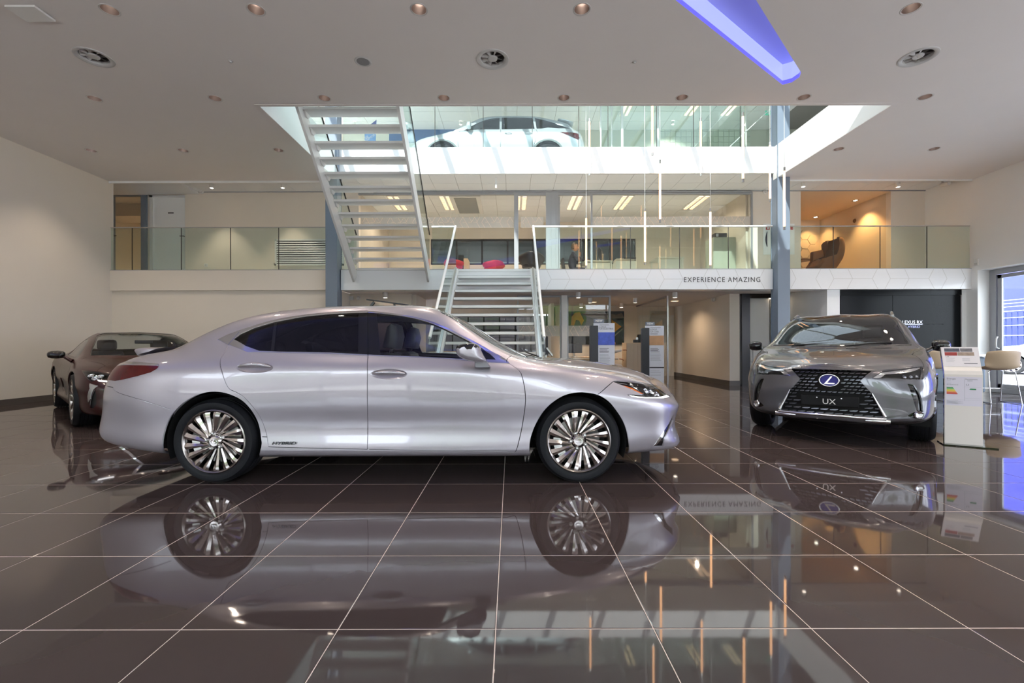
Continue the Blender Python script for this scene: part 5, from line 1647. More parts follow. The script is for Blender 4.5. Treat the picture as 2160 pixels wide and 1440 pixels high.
cowl = [(B.ux(1.02, t8 + .02), t8 + .02), (B.ux(1.07, t8 + .02), t8 + .02), (B.ux(1.15, t8 + .25), t8 + .25), (B.ux(1.22, B.t1), tc), (B.ux(1.17, B.t1), tc), (B.ux(1.10, t8 + .25), t8 + .25)]
sunroof = [(B.ux(-0.75, t8 + .2), t8 + .2), (B.ux(0.12, t8 + .2), t8 + .2), (B.ux(0.14, B.t1), tc), (B.ux(-0.77, B.t1), tc)]
grl = list(B.inv([(0.0, .655), (0.20, .652), (0.345, .64), (0.30, .56), (0.285, .50), (0.36, .40), (0.46, .28), (0.49, .225), (0.30, .222), (0.0, .22)], 'yz'))
grl[0] = np.array([B.u1 + .05, grl[0][1]]); grl[-1] = np.array([B.u1 + .05, grl[-1][1]])
gro = list(B.inv([(0.0, .672), (0.20, .67), (0.365, .655), (0.325, .56), (0.31, .50), (0.385, .40), (0.485, .275), (0.52, .21), (0.30, .203), (0.0, .20)], 'yz'))
gro[0] = np.array([B.u1 + .05, gro[0][1]]); gro[-1] = np.array([B.u1 + .05, gro[-1][1]])
rocker = IV(q1([(1205, 1107), (1600, 1118), (1970, 1126), (2126, 1129)]) + q2([(450, 1122), (905, 1120), (1003, 1120)]))
rock_poly = rocker + [np.array([rocker[-1][0] + 0.01, -0.05]), np.array([rocker[0][0] - 0.01, -0.05])]
# shut lines
rd = IV(q1([(1045, 272), (1000, 325), (965, 365), (940, 420), (912, 460), (905, 500), (920, 560), (945, 640), (975, 685), (1020, 705), (1080, 745), (1140, 810), (1190, 880), (1225, 960), (1245, 1040), (1252, 1100)]), 3) + IV(q1([(1300, 1103), (1600, 1112), (1970, 1121)]))
bp_top = IV(q1([(1974, 124), (1975, 250), (1976, 445)]))
bp = IV(q1([(1976, 445), (1971, 560), (1970, 760), (1973, 950), (1969, 1121)]))
fd = IV(q1([(1980, 1121), (2126, 1123)])) + IV(q2([(450, 1117), (840, 1117), (893, 1129)])) + IV(q2([(893, 1129), (905, 1115), (922, 1060), (945, 960), (962, 860), (973, 760), (968, 680), (955, 610), (930, 545), (858, 495), (840, 470), (883, 428)]), 3)
rb_ = IV(q1([(548, 830), (450, 797), (350, 765), (250, 735), (150, 698), (130, 668)]), 3)
rb_ = rb_ + [np.array([0.25, rb_[-1][1] + 0.01])]
fb_ = IV(q2([(1488, 716), (1545, 668), (1600, 622)]))
hood_e = [(B.ux(1.02, t6 + .05), t6 + .06)] + [(B.ux(x_, t6 + .045), t6 + .045) for x_ in (1.1, 1.3, 1.5, 1.7, 1.9, 2.0)] + [(B.ux(2.08, t6 + .025), t6 + .025), (B.ux(2.16, t6), t6)] + [np.array([B.ux(2.16, t6) + (B.u1 - B.ux(2.16, t6)) * f_, t6]) for f_ in (0.3, 0.65, 1.0)]
cut = IV(q1([(1206, 1028), (1243, 1030)]))
def ell(cx, cy, rx, ry, n=28):
    return [(cx + rx * math.cos(2 * math.pi * k / n), cy + ry * math.sin(2 * math.pi * k / n)) for k in range(n)]
hc1 = q1(ell(1155, 528, 134, 39)); hc2 = q2(ell(0, 568, 132, 37))
regions = [('void_arch', [ar, af]), ('handle_cup', [IV(hc1)]), ('handle_recess', [IV(hc2)]), ('front_window', [IV(g_front)]), ('rear_window', [IV(g_rear), ]), ('quarter_window', [IV(g_quarter)]), ('sail_window', [IV(g_sail)]),
           ('window_surround', [IV(dlo_in)]), ('window_trim', [IV(dlo_out)]), ('headlight', [IV(hl)]), ('tail_light', [tlu]), ('tail_trim', [ts]),
           ('vent_chrome', [IV(vent_c)]), ('side_vent', [IV(vent_b)]), ('windscreen', [ws]), ('rear_screen', [bl]), ('cowl', [cowl]), ('sunroof', [sunroof]), ('grille', [grl]), ('grille_frame', [gro]),
           ('rocker_panel', [rock_poly])]
# doors, wings and bonnet as separate panels
rdp = rd + [np.array(q) for q in bp[::-1]] + IV(q1([(1700, 432), (1400, 425), (1180, 418), (1110, 418), (985, 368)]))
fdp = fd[:-2] + IV(q7([(1835, 795), (1600, 785), (1400, 768), (1000, 735), (700, 722), (240, 705), (90, 697)])) + [np.array(q) for q in bp]
hood_p = [np.array(q) for q in hood_e] + [np.array([B.u1, tc]), np.array([B.ux(1.22, B.t1), tc]), np.array([B.ux(1.15, t8 + .25), t8 + .25])]
wingp = fd[-14:] + [np.array(q) for q in hood_e[:9]] + IV(q6([(740, 275), (520, 235), (165, 213), (140, 222)])) + [np.array(q) for q in fb_[::-1]] + IV(q2([(1400, 700), (1320, 703), (1240, 725), (1160, 775), (1100, 835), (1050, 915), (1020, 985), (1003, 1050), (1003, 1120), (905, 1120)]))
regions += [('rear_door', [rdp]), ('front_door', [fdp]), ('bonnet', [hood_p])]
umid = float(IV(q2([(1545, 668)]))[0][0])
rbu = [np.array(q) for q in rb_] + [np.array([-0.05, rb_[-1][1] + 0.01]), np.array([-0.05, -0.05]), np.array([ar[18 * 3][0] if len(ar) > 54 else ar[-3][0], -0.05])] + [np.array(q) for q in IV(q1([(507, 1162), (490, 1130), (485, 1070), (495, 1010), (515, 945), (545, 880)]))]
regions += [('rear_bumper', [rbu])]
fbu = [np.array(q) for q in fb_] + IV(q6([(165, 213), (520, 235), (740, 275)])) + [np.array(hood_e[8]), ] + [np.array(q) for q in hood_e[9:]] + [np.array([B.u1 + .05, -0.05]), np.array([float(af[-3][0]), -0.05])] + IV(q2([(1704, 1196), (1712, 1110), (1705, 1030), (1690, 960), (1660, 890), (1620, 830), (1560, 760), (1490, 718)]))
regions += [('front_bumper', [fbu]), ('front_wing', [wingp])]
gaps = [rd, bp_top, bp, fd, rb_, fb_, hood_e, cut]
parts = panelise(B, regions, gaps, base='body_shell', step=0.032, gapw=0.0030)
PM = {'front_window': (M_CLEAR, -0.004), 'rear_window': (M_TINT, -0.004), 'quarter_window': (M_TINT, -0.004), 'sail_window': (M_BLACKG, -0.003), 'window_surround': (M_BLACKG, -0.002), 'window_trim': (M_CHROME, 0.003),
      'headlight': (M_LENS, 0.0), 'tail_light': (M_REDL, 0.004), 'tail_trim': (M_CHROME, 0.006), 'vent_chrome': (M_CHROME, 0.004), 'side_vent': (M_BLACKG, -0.012), 'windscreen': (M_CLEAR, -0.004), 'rear_screen': (M_TINT, -0.004),
      'cowl': (M_BLACK, -0.004), 'sunroof': (M_BLACKG, 0.0), 'grille': (M_BLACKG, -0.02), 'grille_frame': (mat('dark_chrome', srgb(84, 84, 90), 0.22, 0.9), 0.002), 'panel_gap': (M_DARK, -0.007), 'handle_cup': (M_SILVER, -0.012), 'handle_recess': (M_SILVER, -0.012)}
ES_PARTS = {}
def bowl_mesh(body, name, uv, tris, m, parent, depth):
    """hollowed finger recess behind a door handle"""
    used, ix = np.unique(tris, return_inverse=True)
    tr = ix.reshape(-1, 3)
    q = uv[used]
    c, h = (q.max(0) + q.min(0)) / 2, (q.max(0) - q.min(0)) / 2
    rho = np.clip(1 - (((q - c) / h) ** 2).sum(1), 0, 1)
    p = body.S(q[:, 0], q[:, 1]) - body.N(q[:, 0], q[:, 1]) * (depth * rho ** 0.7)[:, None]
    for sd in (1, -1):
        me = bpy.data.meshes.new(name)
        me.from_pydata((p * np.array([1, sd, 1.0])).tolist(), [], tr.tolist())
        me.polygons.foreach_set('use_smooth', [True] * len(me.polygons))
        link(name, me, m, parent)
for nm, (uv, tris) in parts.items():
    if nm.startswith('void'):
        continue
    if nm.startswith('handle_'):
        bowl_mesh(B, nm, uv, tris, M_SILVER, car, 0.028)
        continue
    m_, off = PM.get(nm, (M_SILVER, 0.0))
    ES_PARTS[nm] = panel_mesh(B, nm, uv, tris, m_, car, offset=off, skirt=0.0 if nm == 'panel_gap' else 0.014)

def patch(body, poly_uv, off, m, name, parent, sides=(1, -1), step=0.02, skirt=0.0, label=None):
    """small piece laid on the body surface (off > 0 stands proud)"""
    d = dense(poly_uv, step)
    P = [Vector((float(q[0]), float(q[1]))) for q in d]
    n_ = len(P)
    E = [(i, (i + 1) % n_) for i in range(n_)]
    lo, hi = np.min(np.array(d), 0), np.max(np.array(d), 0)
    pl = [(float(q[0]), float(q[1])) for q in d]
    for a in np.arange(lo[0], hi[0], step):
        for b in np.arange(lo[1], hi[1], step):
            P.append(Vector((float(a) + 0.3 * step, float(b) + 0.4 * step)))
    v, e, f, *_ = delaunay_2d_cdt(P, E, [], 0, 1e-5)
    uv = np.array([(q.x, q.y) for q in v])
    tri = np.array(f)
    c = uv[tri].mean(1)
    tri = tri[inpoly(c[:, 0], c[:, 1], pl)]
    return panel_mesh(body, name, uv, tri, m, parent, sides, off, skirt, joined=False, label=label)

def on_surf(body, px_, py_, off=0.0, side=-1):
    uv = body.inv([(px_, py_)])
    p = body.S(uv[:, 0], uv[:, 1])[0]; n = body.N(uv[:, 0], uv[:, 1])[0]
    p = p + n * off
    return Vector((p[0], p[1] * side, p[2])), Vector((n[0], n[1] * side, n[2]))

# lamps
patch_l = parts['headlight']
panel_mesh(B, 'lamp_housing', *patch_l, M_BLACK, car, offset=-0.05, skirt=-0.05, joined=False)
drl = IV(q6([(372, 413), (480, 432), (600, 442), (760, 441), (850, 426), (888, 405), (932, 430), (890, 448), (760, 458), (600, 456), (480, 449), (400, 432)]))
amb = IV(q6([(275, 262), (330, 270), (430, 300), (540, 362), (592, 378), (560, 384), (450, 345), (330, 288)]))
wht = IV(q6([(190, 232), (330, 240), (430, 285), (520, 345), (480, 300), (400, 262), (300, 248)]))
for ob in ES_PARTS['headlight']:
    sd = 1 if sum(v.co.y for v in ob.data.vertices) > 0 else -1
    patch(B, drl, -0.004, M_DRL, 'running_light', ob, sides=(sd,))
    patch(B, amb, -0.02, M_AMBER, 'indicator', ob, sides=(sd,))
    patch(B, wht, -0.016, M_CHROME, 'reflector', ob, sides=(sd,))
    for (a, b) in ((640, 330), (715, 345), (800, 375)):
        p, n_ = on_surf(B, 1270 + a / 6.545, 770 + b / 6.545, -0.03, sd)
        MB().lathe([(0.001, 0.012), (0.014, 0.008), (0.02, -0.004), (0.026, 0.002), (0.028, -0.02)], n=18).build('projector', M_CHROME, ob, smooth=50, local=True).matrix_local = Matrix.Translation(p) @ n_.to_track_quat('Z', 'Y').to_matrix().to_4x4()
# inner linings
panel_mesh(B, 'headlining', *parts['body_shell'], M_HEADL, car, offset=-0.035, skirt=0)
for nm in ('rear_door', 'front_door'):
    panel_mesh(B, 'door_lining', *parts[nm], M_TRIMI, car, offset=-0.05, skirt=0, joined=False)
# door handles
for (hx, hy) in ((200 + 1155 / 3.429, 620 + 520 / 3.429), (820 + 0 / 3.375, 620 + 561 / 3.375)):
    for sd in (1, -1):
        pts = []
        for k in range(9):
            f = k / 8
            p, n_ = on_surf(B, hx - 34 + 68 * f, hy + 1.0 - 2.2 * math.sin(math.pi * f), 0.004 + 0.026 * math.sin(math.pi * min(1, max(0, f))) ** 0.6, sd)
            pts.append(p)
        MB().tube(pts, [0.006, 0.012, 0.014, 0.015, 0.015, 0.015, 0.014, 0.012, 0.006], 12).build('door_handle', M_SILVER, car, smooth=60, local=True)
        MB().tube([p + Vector((0, sd * 0.012, 0.004)) for p in pts[1:-1]], 0.0035, 8).build('handle_strip', M_CHROME, car, smooth=60, local=True)
# mirrors
MIR = q7([(1180, 605), (1200, 570), (1260, 552), (1350, 540), (1420, 550), (1468, 580), (1490, 640), (1520, 700), (1555, 768), (1480, 785), (1400, 770), (1320, 757), (1240, 722), (1190, 675)])
Ym = 3.41
mpts = [((a - VPX) * Ym / FPX + 0.90, EYE + (VPY - b) * Ym / FPX) for a, b in MIR]
mpts = [tuple(q) for q in smoothline(mpts + [mpts[0]], 3)[:-1]]
mcx, mcz = sum(p[0] for p in mpts) / len(mpts), sum(p[1] for p in mpts) / len(mpts)
def loft_cap(outline, cx, cz, secs):
    vs_, n_ = [], len(outline)
    for (y, sc) in secs:
        vs_ += [(cx + (x - cx) * sc, y, cz + (z - cz) * sc) for x, z in outline]
    fs_ = []
    for i in range(len(secs) - 1):
        for k in range(n_):
            fs_.append((i * n_ + k, i * n_ + (k + 1) % n_, (i + 1) * n_ + (k + 1) % n_, (i + 1) * n_ + k))
    fs_ += [tuple(range(n_)), tuple(range((len(secs) - 1) * n_, len(secs) * n_))[::-1]]
    return vs_, fs_
for sd in (-1, 1):
    vs_, fs_ = loft_cap(mpts, mcx, mcz, [(sd * (y), s_) for y, s_ in ((0.93, 0.7), (0.955, 0.92), (1.0, 1.0), (1.05, 0.97), (1.08, 0.86), (1.095, 0.66), (1.10, 0.35))])
    zsp = EYE + (VPY - (630 + 605 / 5.838)) * Ym / FPX
    lo_ = [f for f in fs_ if sum(vs_[i][2] for i in f) / len(f) < zsp]
    hi_ = [f for f in fs_ if sum(vs_[i][2] for i in f) / len(f) >= zsp]
    mo = MB().add(vs_, lo_).build('wing_mirror', M_SILVER, car, smooth=60, local=True)
    MB().add(vs_, hi_).build('mirror_cap', M_BLACKG, mo, smooth=60, local=True)
    MB().tube([(mcx + (x - mcx) * 1.0, sd * 1.004, mcz + (z - mcz) * 1.0) for x, z in mpts if abs(z - zsp) < 0.012], 0.003, 6) if False else None
    foot = q7([(1410, 770), (1560, 770), (1570, 800), (1605, 845), (1540, 850), (1410, 850)])
    fp = [((a - VPX) * 3.47 / FPX + 0.90, EYE + (VPY - b) * 3.47 / FPX) for a, b in foot]
    mb = MB().prism(fp, 'y', sd * 0.86, sd * 0.965)
    mb.build('mirror_foot', mat('grey_mirror_foot', srgb(120, 118, 124), 0.3, 0.5, coat=0.6), mo, smooth=40, local=True, bevel=0.006)
    MB().add([(mcx - 0.085, sd * 0.95, mcz + 0.02), (mcx - 0.085, sd * 1.07, mcz + 0.02), (mcx - 0.08, sd * 1.06, mcz - 0.04), (mcx - 0.08, sd * 0.96, mcz - 0.04)], [(0, 1, 2, 3)]).build('mirror_glass', M_CHROME, mo, local=True)
# boot spoiler, tilted sunroof glass, cabin
sp = [(-2.35, 1.042), (-2.342, 1.058), (-2.30, 1.068), (-2.20, 1.073), (-2.08, 1.074), (-2.12, 1.055), (-2.165, 1.04), (-2.22, 1.016), (-2.32, 0.998)]
mb = MB()
secs = [(-0.60, 0.45), (-0.575, 0.85), (-0.54, 1.0), (0.54, 1.0), (0.575, 0.85), (0.60, 0.45)]
vs_, fs_ = loft_cap(sp, -2.16, 1.045, secs)
mb.add(vs_, fs_).build('boot_spoiler', M_SILVER, car, smooth=50, local=True)
MB().obox((-0.20, 0, 1.468), (0.19, 0, -0.026), (0, 0.42, 0), (0.001, 0, 0.006)).build('sunroof_glass', M_BLACKG, car, local=True, bevel=0.004)
mb = MB()
for y in (-0.42, 0.42):
    mb.bar((-0.36, y * 0.9, 1.435), (-0.33, y * 0.9, 1.475), 0.02, 0.02)
mb.build('sunroof_lift', M_BLACK, car, local=True)
def seat(x, y, rear=False):
    o = MB().obox((x - 0.17, y, 0.75), (0.055, 0, -0.012), (0, 0.23, 0), (-0.06, 0, 0.27)).build('seat_back', M_SEAT, car, local=True, bevel=0.05)
    MB().obox((x + 0.1, y, 0.46), (0.27, 0, 0.03), (0, 0.24, 0), (-0.01, 0, 0.08)).build('seat_cushion', M_SEAT, o, local=True, bevel=0.05)
    if rear:
        MB().obox((x - 0.26, y, 1.06), (0.045, 0, 0), (0, 0.12, 0), (-0.01, 0, 0.06)).build('headrest', M_SEAT, o, local=True, bevel=0.04)
    else:
        hr_ = MB()
        prof = [(-0.075, -0.10), (0.045, -0.115), (0.07, 0.0), (0.05, 0.10), (0.005, 0.115), (-0.03, 0.09)]
        vs_, fs_ = loft_cap([(x - 0.20 + a, 1.165 + b) for a, b in prof], x - 0.20, 1.165, [(y - 0.14, 0.6), (y - 0.125, 0.92), (y - 0.08, 1.0), (y + 0.08, 1.0), (y + 0.125, 0.92), (y + 0.14, 0.6)])
        hr_.add(vs_, fs_).build('headrest', M_SEAT, o, local=True, smooth=50)
        for dy in (-0.05, 0.05):
            MB().cyl((x - 0.235, y + dy, 0.98), (x - 0.215, y + dy, 1.08), 0.008, n=8).build('headrest_post', M_CHROME, o, local=True)
seat(0.05, -0.38); seat(0.05, 0.38); seat(-0.95, -0.38, True); seat(-0.95, 0.38, True)
MB().prism([(0.55, 0.55), (0.62, 0.90), (0.75, 0.955), (1.02, 0.965), (1.02, 0.55)], 'y', -0.74, 0.74).build('dashboard', M_TRIMI, car, local=True, bevel=0.02)
st = [(0.50 + 0.06 * math.sin(t), 0.38 + 0.18 * math.cos(t), 0.90 + 0.17 * math.sin(t)) for t in np.linspace(0, 2 * math.pi, 28)[:-1]]
MB().tube(st, 0.014, 8, closed=True).build('steering_wheel', M_BLACK, car, smooth=60, local=True)
MB().obox((0.62, 0.38, 0.88), (0.10, 0, -0.03), (0, 0.05, 0), (0.01, 0, 0.05)).build('steering_column', M_BLACK, car, local=True, bevel=0.01)
MB().box(-0.02, 0.02, -0.12, 0.12, 1.25, 1.31).build('rear_view_mirror', M_BLACK, car, local=True, bevel=0.015).location = (0.42, 0, 0)
MB().box(-1.05, 1.05, -0.80, 0.80, 0.20, 0.30).box(-2.30, 2.15, -0.58, 0.58, 0.21, 0.28).build('underbody', M_DARK, car, local=True)
MB().box(1.05, 1.95, -0.55, 0.55, 0.28, 0.72).box(-2.3, -1.05, -0.55, 0.55, 0.28, 0.85).build('inner_bulkhead', M_DARK, car, local=True)
arch_liner(car, 1.435, 0.335, 0.372, 0.52, 0.885)
arch_liner(car, -1.435, 0.335, 0.372, 0.52, 0.885)
w0 = make_wheel(car, -1.435, -1, 0.903, 0.332, 0.235, 0.246, 17, 'turbine_r', rot=0.15)
emblem('wheel_emblem', w0, (0, 0.235 / 2 - 0.013, 0), (0, 1, 0), 0.024)
w1 = make_wheel(car, 1.43, -1, 0.903, 0.332, 0.235, 0.246, 17, rot=0.4, proto=w0)
for x_ in (-1.435, 1.43):
    make_wheel(car, x_, 1, 0.903, 0.332, 0.235, 0.246, 17, proto=w0)
# door badge
p, n_ = on_surf(B, 573, 936, 0.002)
t_ = text('door_badge', 'HYBRID', 0.032, mat('dark_chrome', srgb(84, 84, 90), 0.22, 0.9), car, (0, 0, 0), (math.pi / 2, 0, 0), 0.002, sx=1.0, shear=0.3, bold=0.0004)
t_.location = (p.x, p.y - 0.004, p.z)
bpy.context.view_layer.update()
t_.scale[0] = 51 * (4.418 - 0.9) / FPX / max(0.05, t_.dimensions.x)
emblem('rear_emblem', car, (-2.545, 0, 0.82), (-1, 0, 0.1), 0.07)
emblem('front_emblem', car, (2.415, 0, 0.50), (1, 0, 0), 0.08)
# wipers lying on the cowl
for y0, y1 in ((-0.45, 0.0), (0.1, 0.5)):
    MB().tube([(1.14, y0, 0.985), (1.06, (y0 + y1) / 2, 1.012), (1.04, y1, 1.022)], 0.007, 6).build('wiper', M_BLACK, car, local=True)
# ================================================================== OTHER CARS
def circ_xz(cx, cz, r, n=40):
    return [(cx + r * math.cos(2 * math.pi * k / n), cz + r * math.sin(2 * math.pi * k / n)) for k in range(n)]

def arch_uv(body, cx, cz, r, closed_below=True):
    """wheel-arch opening: arc from rear sill over the wheel to front sill, closed below the surface"""
    pts = [(cx + r * math.cos(a), cz + r * math.sin(a)) for a in np.linspace(math.radians(205), math.radians(-25), 26)]
    uv = list(body.inv(pts, 'xz'))
    return uv + [np.array([uv[-1][0], -0.05]), np.array([uv[0][0], -0.05])]

def soft_mirror(car, x, z, y0, y1, outline, m_body, m_arm, arm_from):
    """door mirror: lofted shell on a slim arm, both sides"""
    for sd in (-1, 1):
        o2 = [tuple(q) for q in smoothline(outline + [outline[0]], 3)[:-1]]
        ol = [(x + a, z + b) for a, b in o2]
        secs = [(sd * (y0 + (y1 - y0) * f), s_) for f, s_ in ((0, 0.55), (0.12, 0.86), (0.4, 1.0), (0.75, 0.92), (0.93, 0.68), (1.0, 0.3))]
        vs_, fs_ = loft_cap(ol, x, z, secs)
        o = MB().add(vs_, fs_).build('wing_mirror', m_body, car, smooth=60, local=True)
        a = Vector((arm_from[0], arm_from[1] * sd, arm_from[2]))
        b = Vector((x, sd * (y0 + 0.03), z - 0.01))
        MB().tube([a, (a + b) / 2 + Vector((0, 0, -0.006)), b], [0.03, 0.022, 0.026], 8).build('mirror_arm', m_arm, o, smooth=60, local=True)
        MB().add([(x - 0.05, sd * (y0 + 0.02), z + 0.03), (x - 0.05, sd * (y1 - 0.04), z + 0.025), (x - 0.05, sd * (y1 - 0.05), z - 0.03), (x - 0.05, sd * (y0 + 0.03), z - 0.04)], [(0, 1, 2, 3)]).build('mirror_glass', M_CHROME, o, local=True)

def finish_panels(body, car, parts, PMX, paint):
    res = {}
    for nm, (uv, tris) in parts.items():
        if nm.startswith('void'):
            continue
        m_, off = PMX.get(nm, (paint, 0.0))
        res[nm] = panel_mesh(body, nm, uv, tris, m_, car, offset=off, skirt=0.0 if nm == 'panel_gap' else 0.014)
    return res

def cabin(car, xs, zs, ymax, roofz, m_head):
    for (x, y) in ((xs[0], -0.36), (xs[0], 0.36)):
        o = MB().obox((x, y, zs + 0.28), (0.055, 0, -0.012), (0, 0.22, 0), (-0.06, 0, 0.28)).build('seat_back', M_SEAT, car, local=True, bevel=0.05)
        MB().obox((x + 0.27, y, zs), (0.27, 0, 0.03), (0, 0.23, 0), (-0.01, 0, 0.08)).build('seat_cushion', M_SEAT, o, local=True, bevel=0.04)
        MB().obox((x - 0.07, y, zs + 0.66), (0.05, 0, -0.01), (0, 0.13, 0), (-0.01, 0, 0.09)).build('headrest', M_SEAT, o, local=True, bevel=0.04)
    if len(xs) > 1:
        MB().obox((xs[1], 0, zs + 0.30), (0.06, 0, 0), (0, 0.62, 0), (-0.06, 0, 0.28)).build('rear_seat', M_SEAT, car, local=True, bevel=0.05)
    MB().box(-0.03, 0.03, -0.12, 0.12, roofz - 0.2, roofz - 0.14).build('rear_view_mirror', M_BLACK, car, local=True, bevel=0.012).location = (0.42, 0, 0)

# ------------------------------------------------------------------ grey crossover, facing the lens
M_GBARL = mat('smoked_lens_chrome', srgb(150, 150, 156), 0.15, 0.9)
M_GREYP = mat('grey_metallic_paint', srgb(100, 99, 104), 0.26, 0.55, coat=1.0, flake=0.04)
UX_LOC, UX_YAW = (4.89, 6.65, 0.0), -2.2544
car = thing('crossover_car', 'dark grey compact crossover facing the lens on the right', 'car', UX_LOC, rotz=UX_YAW)
UXC = car
rg = []
rg.append(ring([(-2.15, 0, .35), (-2.24, 0, .42), (-2.27, 0, .55), (-2.25, 0, .75), (-2.20, 0, .92), (-2.15, 0, 1.02)], (-2.10, 0, 1.08), (-2.09, 0, 1.09), [(-2.098, 0, 1.082), (-2.096, 0, 1.084), (-2.093, 0, 1.087)]))
rg.append(ring([(-2.10, .45, .35), (-2.20, .48, .42), (-2.23, .5, .55), (-2.22, .5, .75), (-2.17, .5, .92), (-2.12, .48, 1.02)], (-2.07, .44, 1.08), (-1.98, 0, 1.24)))
rg.append(ring([(-1.95, .72, .33), (-2.05, .78, .40), (-2.08, .80, .55), (-2.07, .80, .75), (-2.03, .78, .92), (-1.99, .75, 1.02)], (-1.95, .70, 1.09), (-1.85, 0, 1.37)))
rg.append(ringx(-1.8, [(.76, .28), (.86, .34), (.89, .5), (.905, .7), (.90, .88), (.885, .97), (.83, 1.06), (.74, 1.2), (.60, 1.36), (.34, 1.44), (0, 1.455)]))
rg.append(ringx(-1.32, [(.78, .24), (.89, .30), (.915, .5), (.925, .7), (.92, .88), (.90, .97), (.85, 1.05), (.76, 1.22), (.615, 1.42), (.35, 1.49), (0, 1.505)]))
for x_, a_ in ((-.8, 0.0), (-.2, .01)):
    rg.append(ringx(x_, [(.78, .22), (.885, .27), (.90, .45), (.915, .65), (.91, .86), (.895, .96), (.85, 1.05), (.76, 1.24), (.62, 1.445 + a_), (.35, 1.512 + a_), (0, 1.527 + a_)]))
rg.append(ringx(.2, [(.78, .22), (.885, .27), (.90, .45), (.915, .65), (.91, .86), (.895, .96), (.85, 1.05), (.76, 1.24), (.63, 1.44), (.35, 1.50), (0, 1.517)]))
rg.append(ringx(.55, [(.78, .22), (.885, .27), (.90, .45), (.915, .65), (.912, .86), (.897, .96), (.855, 1.04), (.78, 1.18), (.68, 1.31), (.37, 1.38), (0, 1.395)]))
rg.append(ringx(.85, [(.78, .22), (.885, .27), (.903, .45), (.918, .65), (.914, .86), (.897, .955), (.86, 1.03), (.81, 1.08), (.74, 1.14), (.41, 1.195), (0, 1.21)]))
rg.append(ringx(1.1, [(.78, .23), (.887, .28), (.908, .47), (.921, .66), (.915, .84), (.895, .945), (.86, 1.01), (.80, 1.035), (.70, 1.05), (.40, 1.06), (0, 1.065)]))
rg.append(ring([(1.32, .78, .25), (1.32, .89, .30), (1.32, .915, .5), (1.32, .925, .66), (1.32, .915, .82), (1.32, .89, .925)], (1.32, .83, .985), (1.35, 0, 1.035)))
rg.append(ring([(1.65, .74, .25), (1.65, .86, .30), (1.65, .89, .48), (1.65, .90, .64), (1.65, .885, .78), (1.65, .85, .875)], (1.65, .78, .935), (1.68, 0, .985)))
rg.append(ring([(1.88, .68, .25), (1.90, .80, .29), (1.90, .85, .45), (1.90, .86, .60), (1.90, .84, .73), (1.90, .80, .815)], (1.89, .71, .875), (1.92, 0, .935)))
rg.append(ring([(1.98, .62, .24), (2.06, .72, .28), (2.08, .76, .42), (2.08, .76, .57), (2.06, .73, .70), (2.04, .69, .785)], (2.0, .6, .84), (2.05, 0, .90)))
rg.append(ring([(2.10, .36, .23), (2.19, .40, .27), (2.20, .42, .40), (2.20, .42, .56), (2.19, .41, .69), (2.17, .38, .78)], (2.13, .33, .828), (2.13, 0, .876)))
rg.append(ring([(2.13, 0, .22), (2.22, 0, .26), (2.23, 0, .40), (2.23, 0, .56), (2.225, 0, .69), (2.205, 0, .78)], (2.168, 0, .830), (2.138, 0, .868), [(2.163, 0, .842), (2.156, 0, .852), (2.148, 0, .861)]))
BU = Body(rg, UX_LOC, UX_YAW, 1)
qq = lambda pts: [(1640 + a / 6.75, 760 + b / 6.75) for a, b in pts]
qc = lambda pts: [(1560 + a / 3.6, 640 + b / 3.6) for a, b in pts]
IU = lambda pts: list(BU.inv(pts))
def toc(poly, idx):
    for i in idx:
        poly[i] = np.array([BU.u1 + 0.05, poly[i][1]])
    return poly
g_in = toc(IU(qq([(735, 142), (1000, 150), (1350, 165), (1260, 225), (1175, 300), (1340, 480), (1430, 620), (1500, 780), (1495, 822), (1100, 795), (740, 762)])), (0, 10))
g_out = toc(IU(qq([(735, 125), (1000, 132), (1395, 152), (1300, 215), (1215, 305), (1375, 480), (1480, 620), (1590, 800), (1600, 880), (1560, 915), (1100, 870), (740, 835)])), (0, 11))
h_l = IU(qq([(1345, 268), (1420, 205), (1500, 155), (1700, 130), (1950, 95), (2050, 95), (2085, 125), (2085, 200), (2072, 280), (1900, 280), (1600, 268)]))
h_low = IU(qq([(1290, 300), (1345, 255), (1480, 160), (1500, 157), (1350, 268)]))
v_s = IU(qq([(1850, 338), (1945, 360), (2015, 465), (2058, 600), (2075, 745), (1985, 745), (1950, 640), (1905, 500), (1868, 390)]))
fog = IU(qq([(1850, 800), (1900, 765), (1960, 742), (2040, 742), (2095, 775), (2060, 830), (1980, 850), (1900, 830)]))
t8, t7, t6, tc = BU.dt[8], BU.dt[7], BU.dt[6], BU.t1 + .05
ux_ = BU.ux
ws = [(ux_(0.24, BU.t1), tc), (ux_(0.21, t8 + .3), t8 + .3), (ux_(0.18, t8 + .10), t8 + .10), (ux_(0.24, t8 + .05), t8 + .05), (ux_(0.55, t8 + .04), t8 + .04), (ux_(0.85, t8 + .03), t8 + .03), (ux_(0.98, t8 + .06), t8 + .06), (ux_(1.06, t8 + .3), t8 + .3), (ux_(1.10, BU.t1), tc)]
cowl = [(ux_(0.98, t8 + .04), t8 + .04), (ux_(1.03, t8 + .03), t8 + .03), (ux_(1.11, t8 + .3), t8 + .3), (ux_(1.15, BU.t1), tc), (ux_(1.10, BU.t1), tc), (ux_(1.06, t8 + .3), t8 + .3)]
dlo = list(BU.inv([(-1.75, 1.16), (-1.5, 1.09), (-.8, 1.07), (0, 1.06), (.78, 1.05), (.55, 1.20), (.30, 1.34), (.05, 1.415), (-.4, 1.425), (-1.0, 1.41), (-1.4, 1.36), (-1.6, 1.29)], 'xz'))
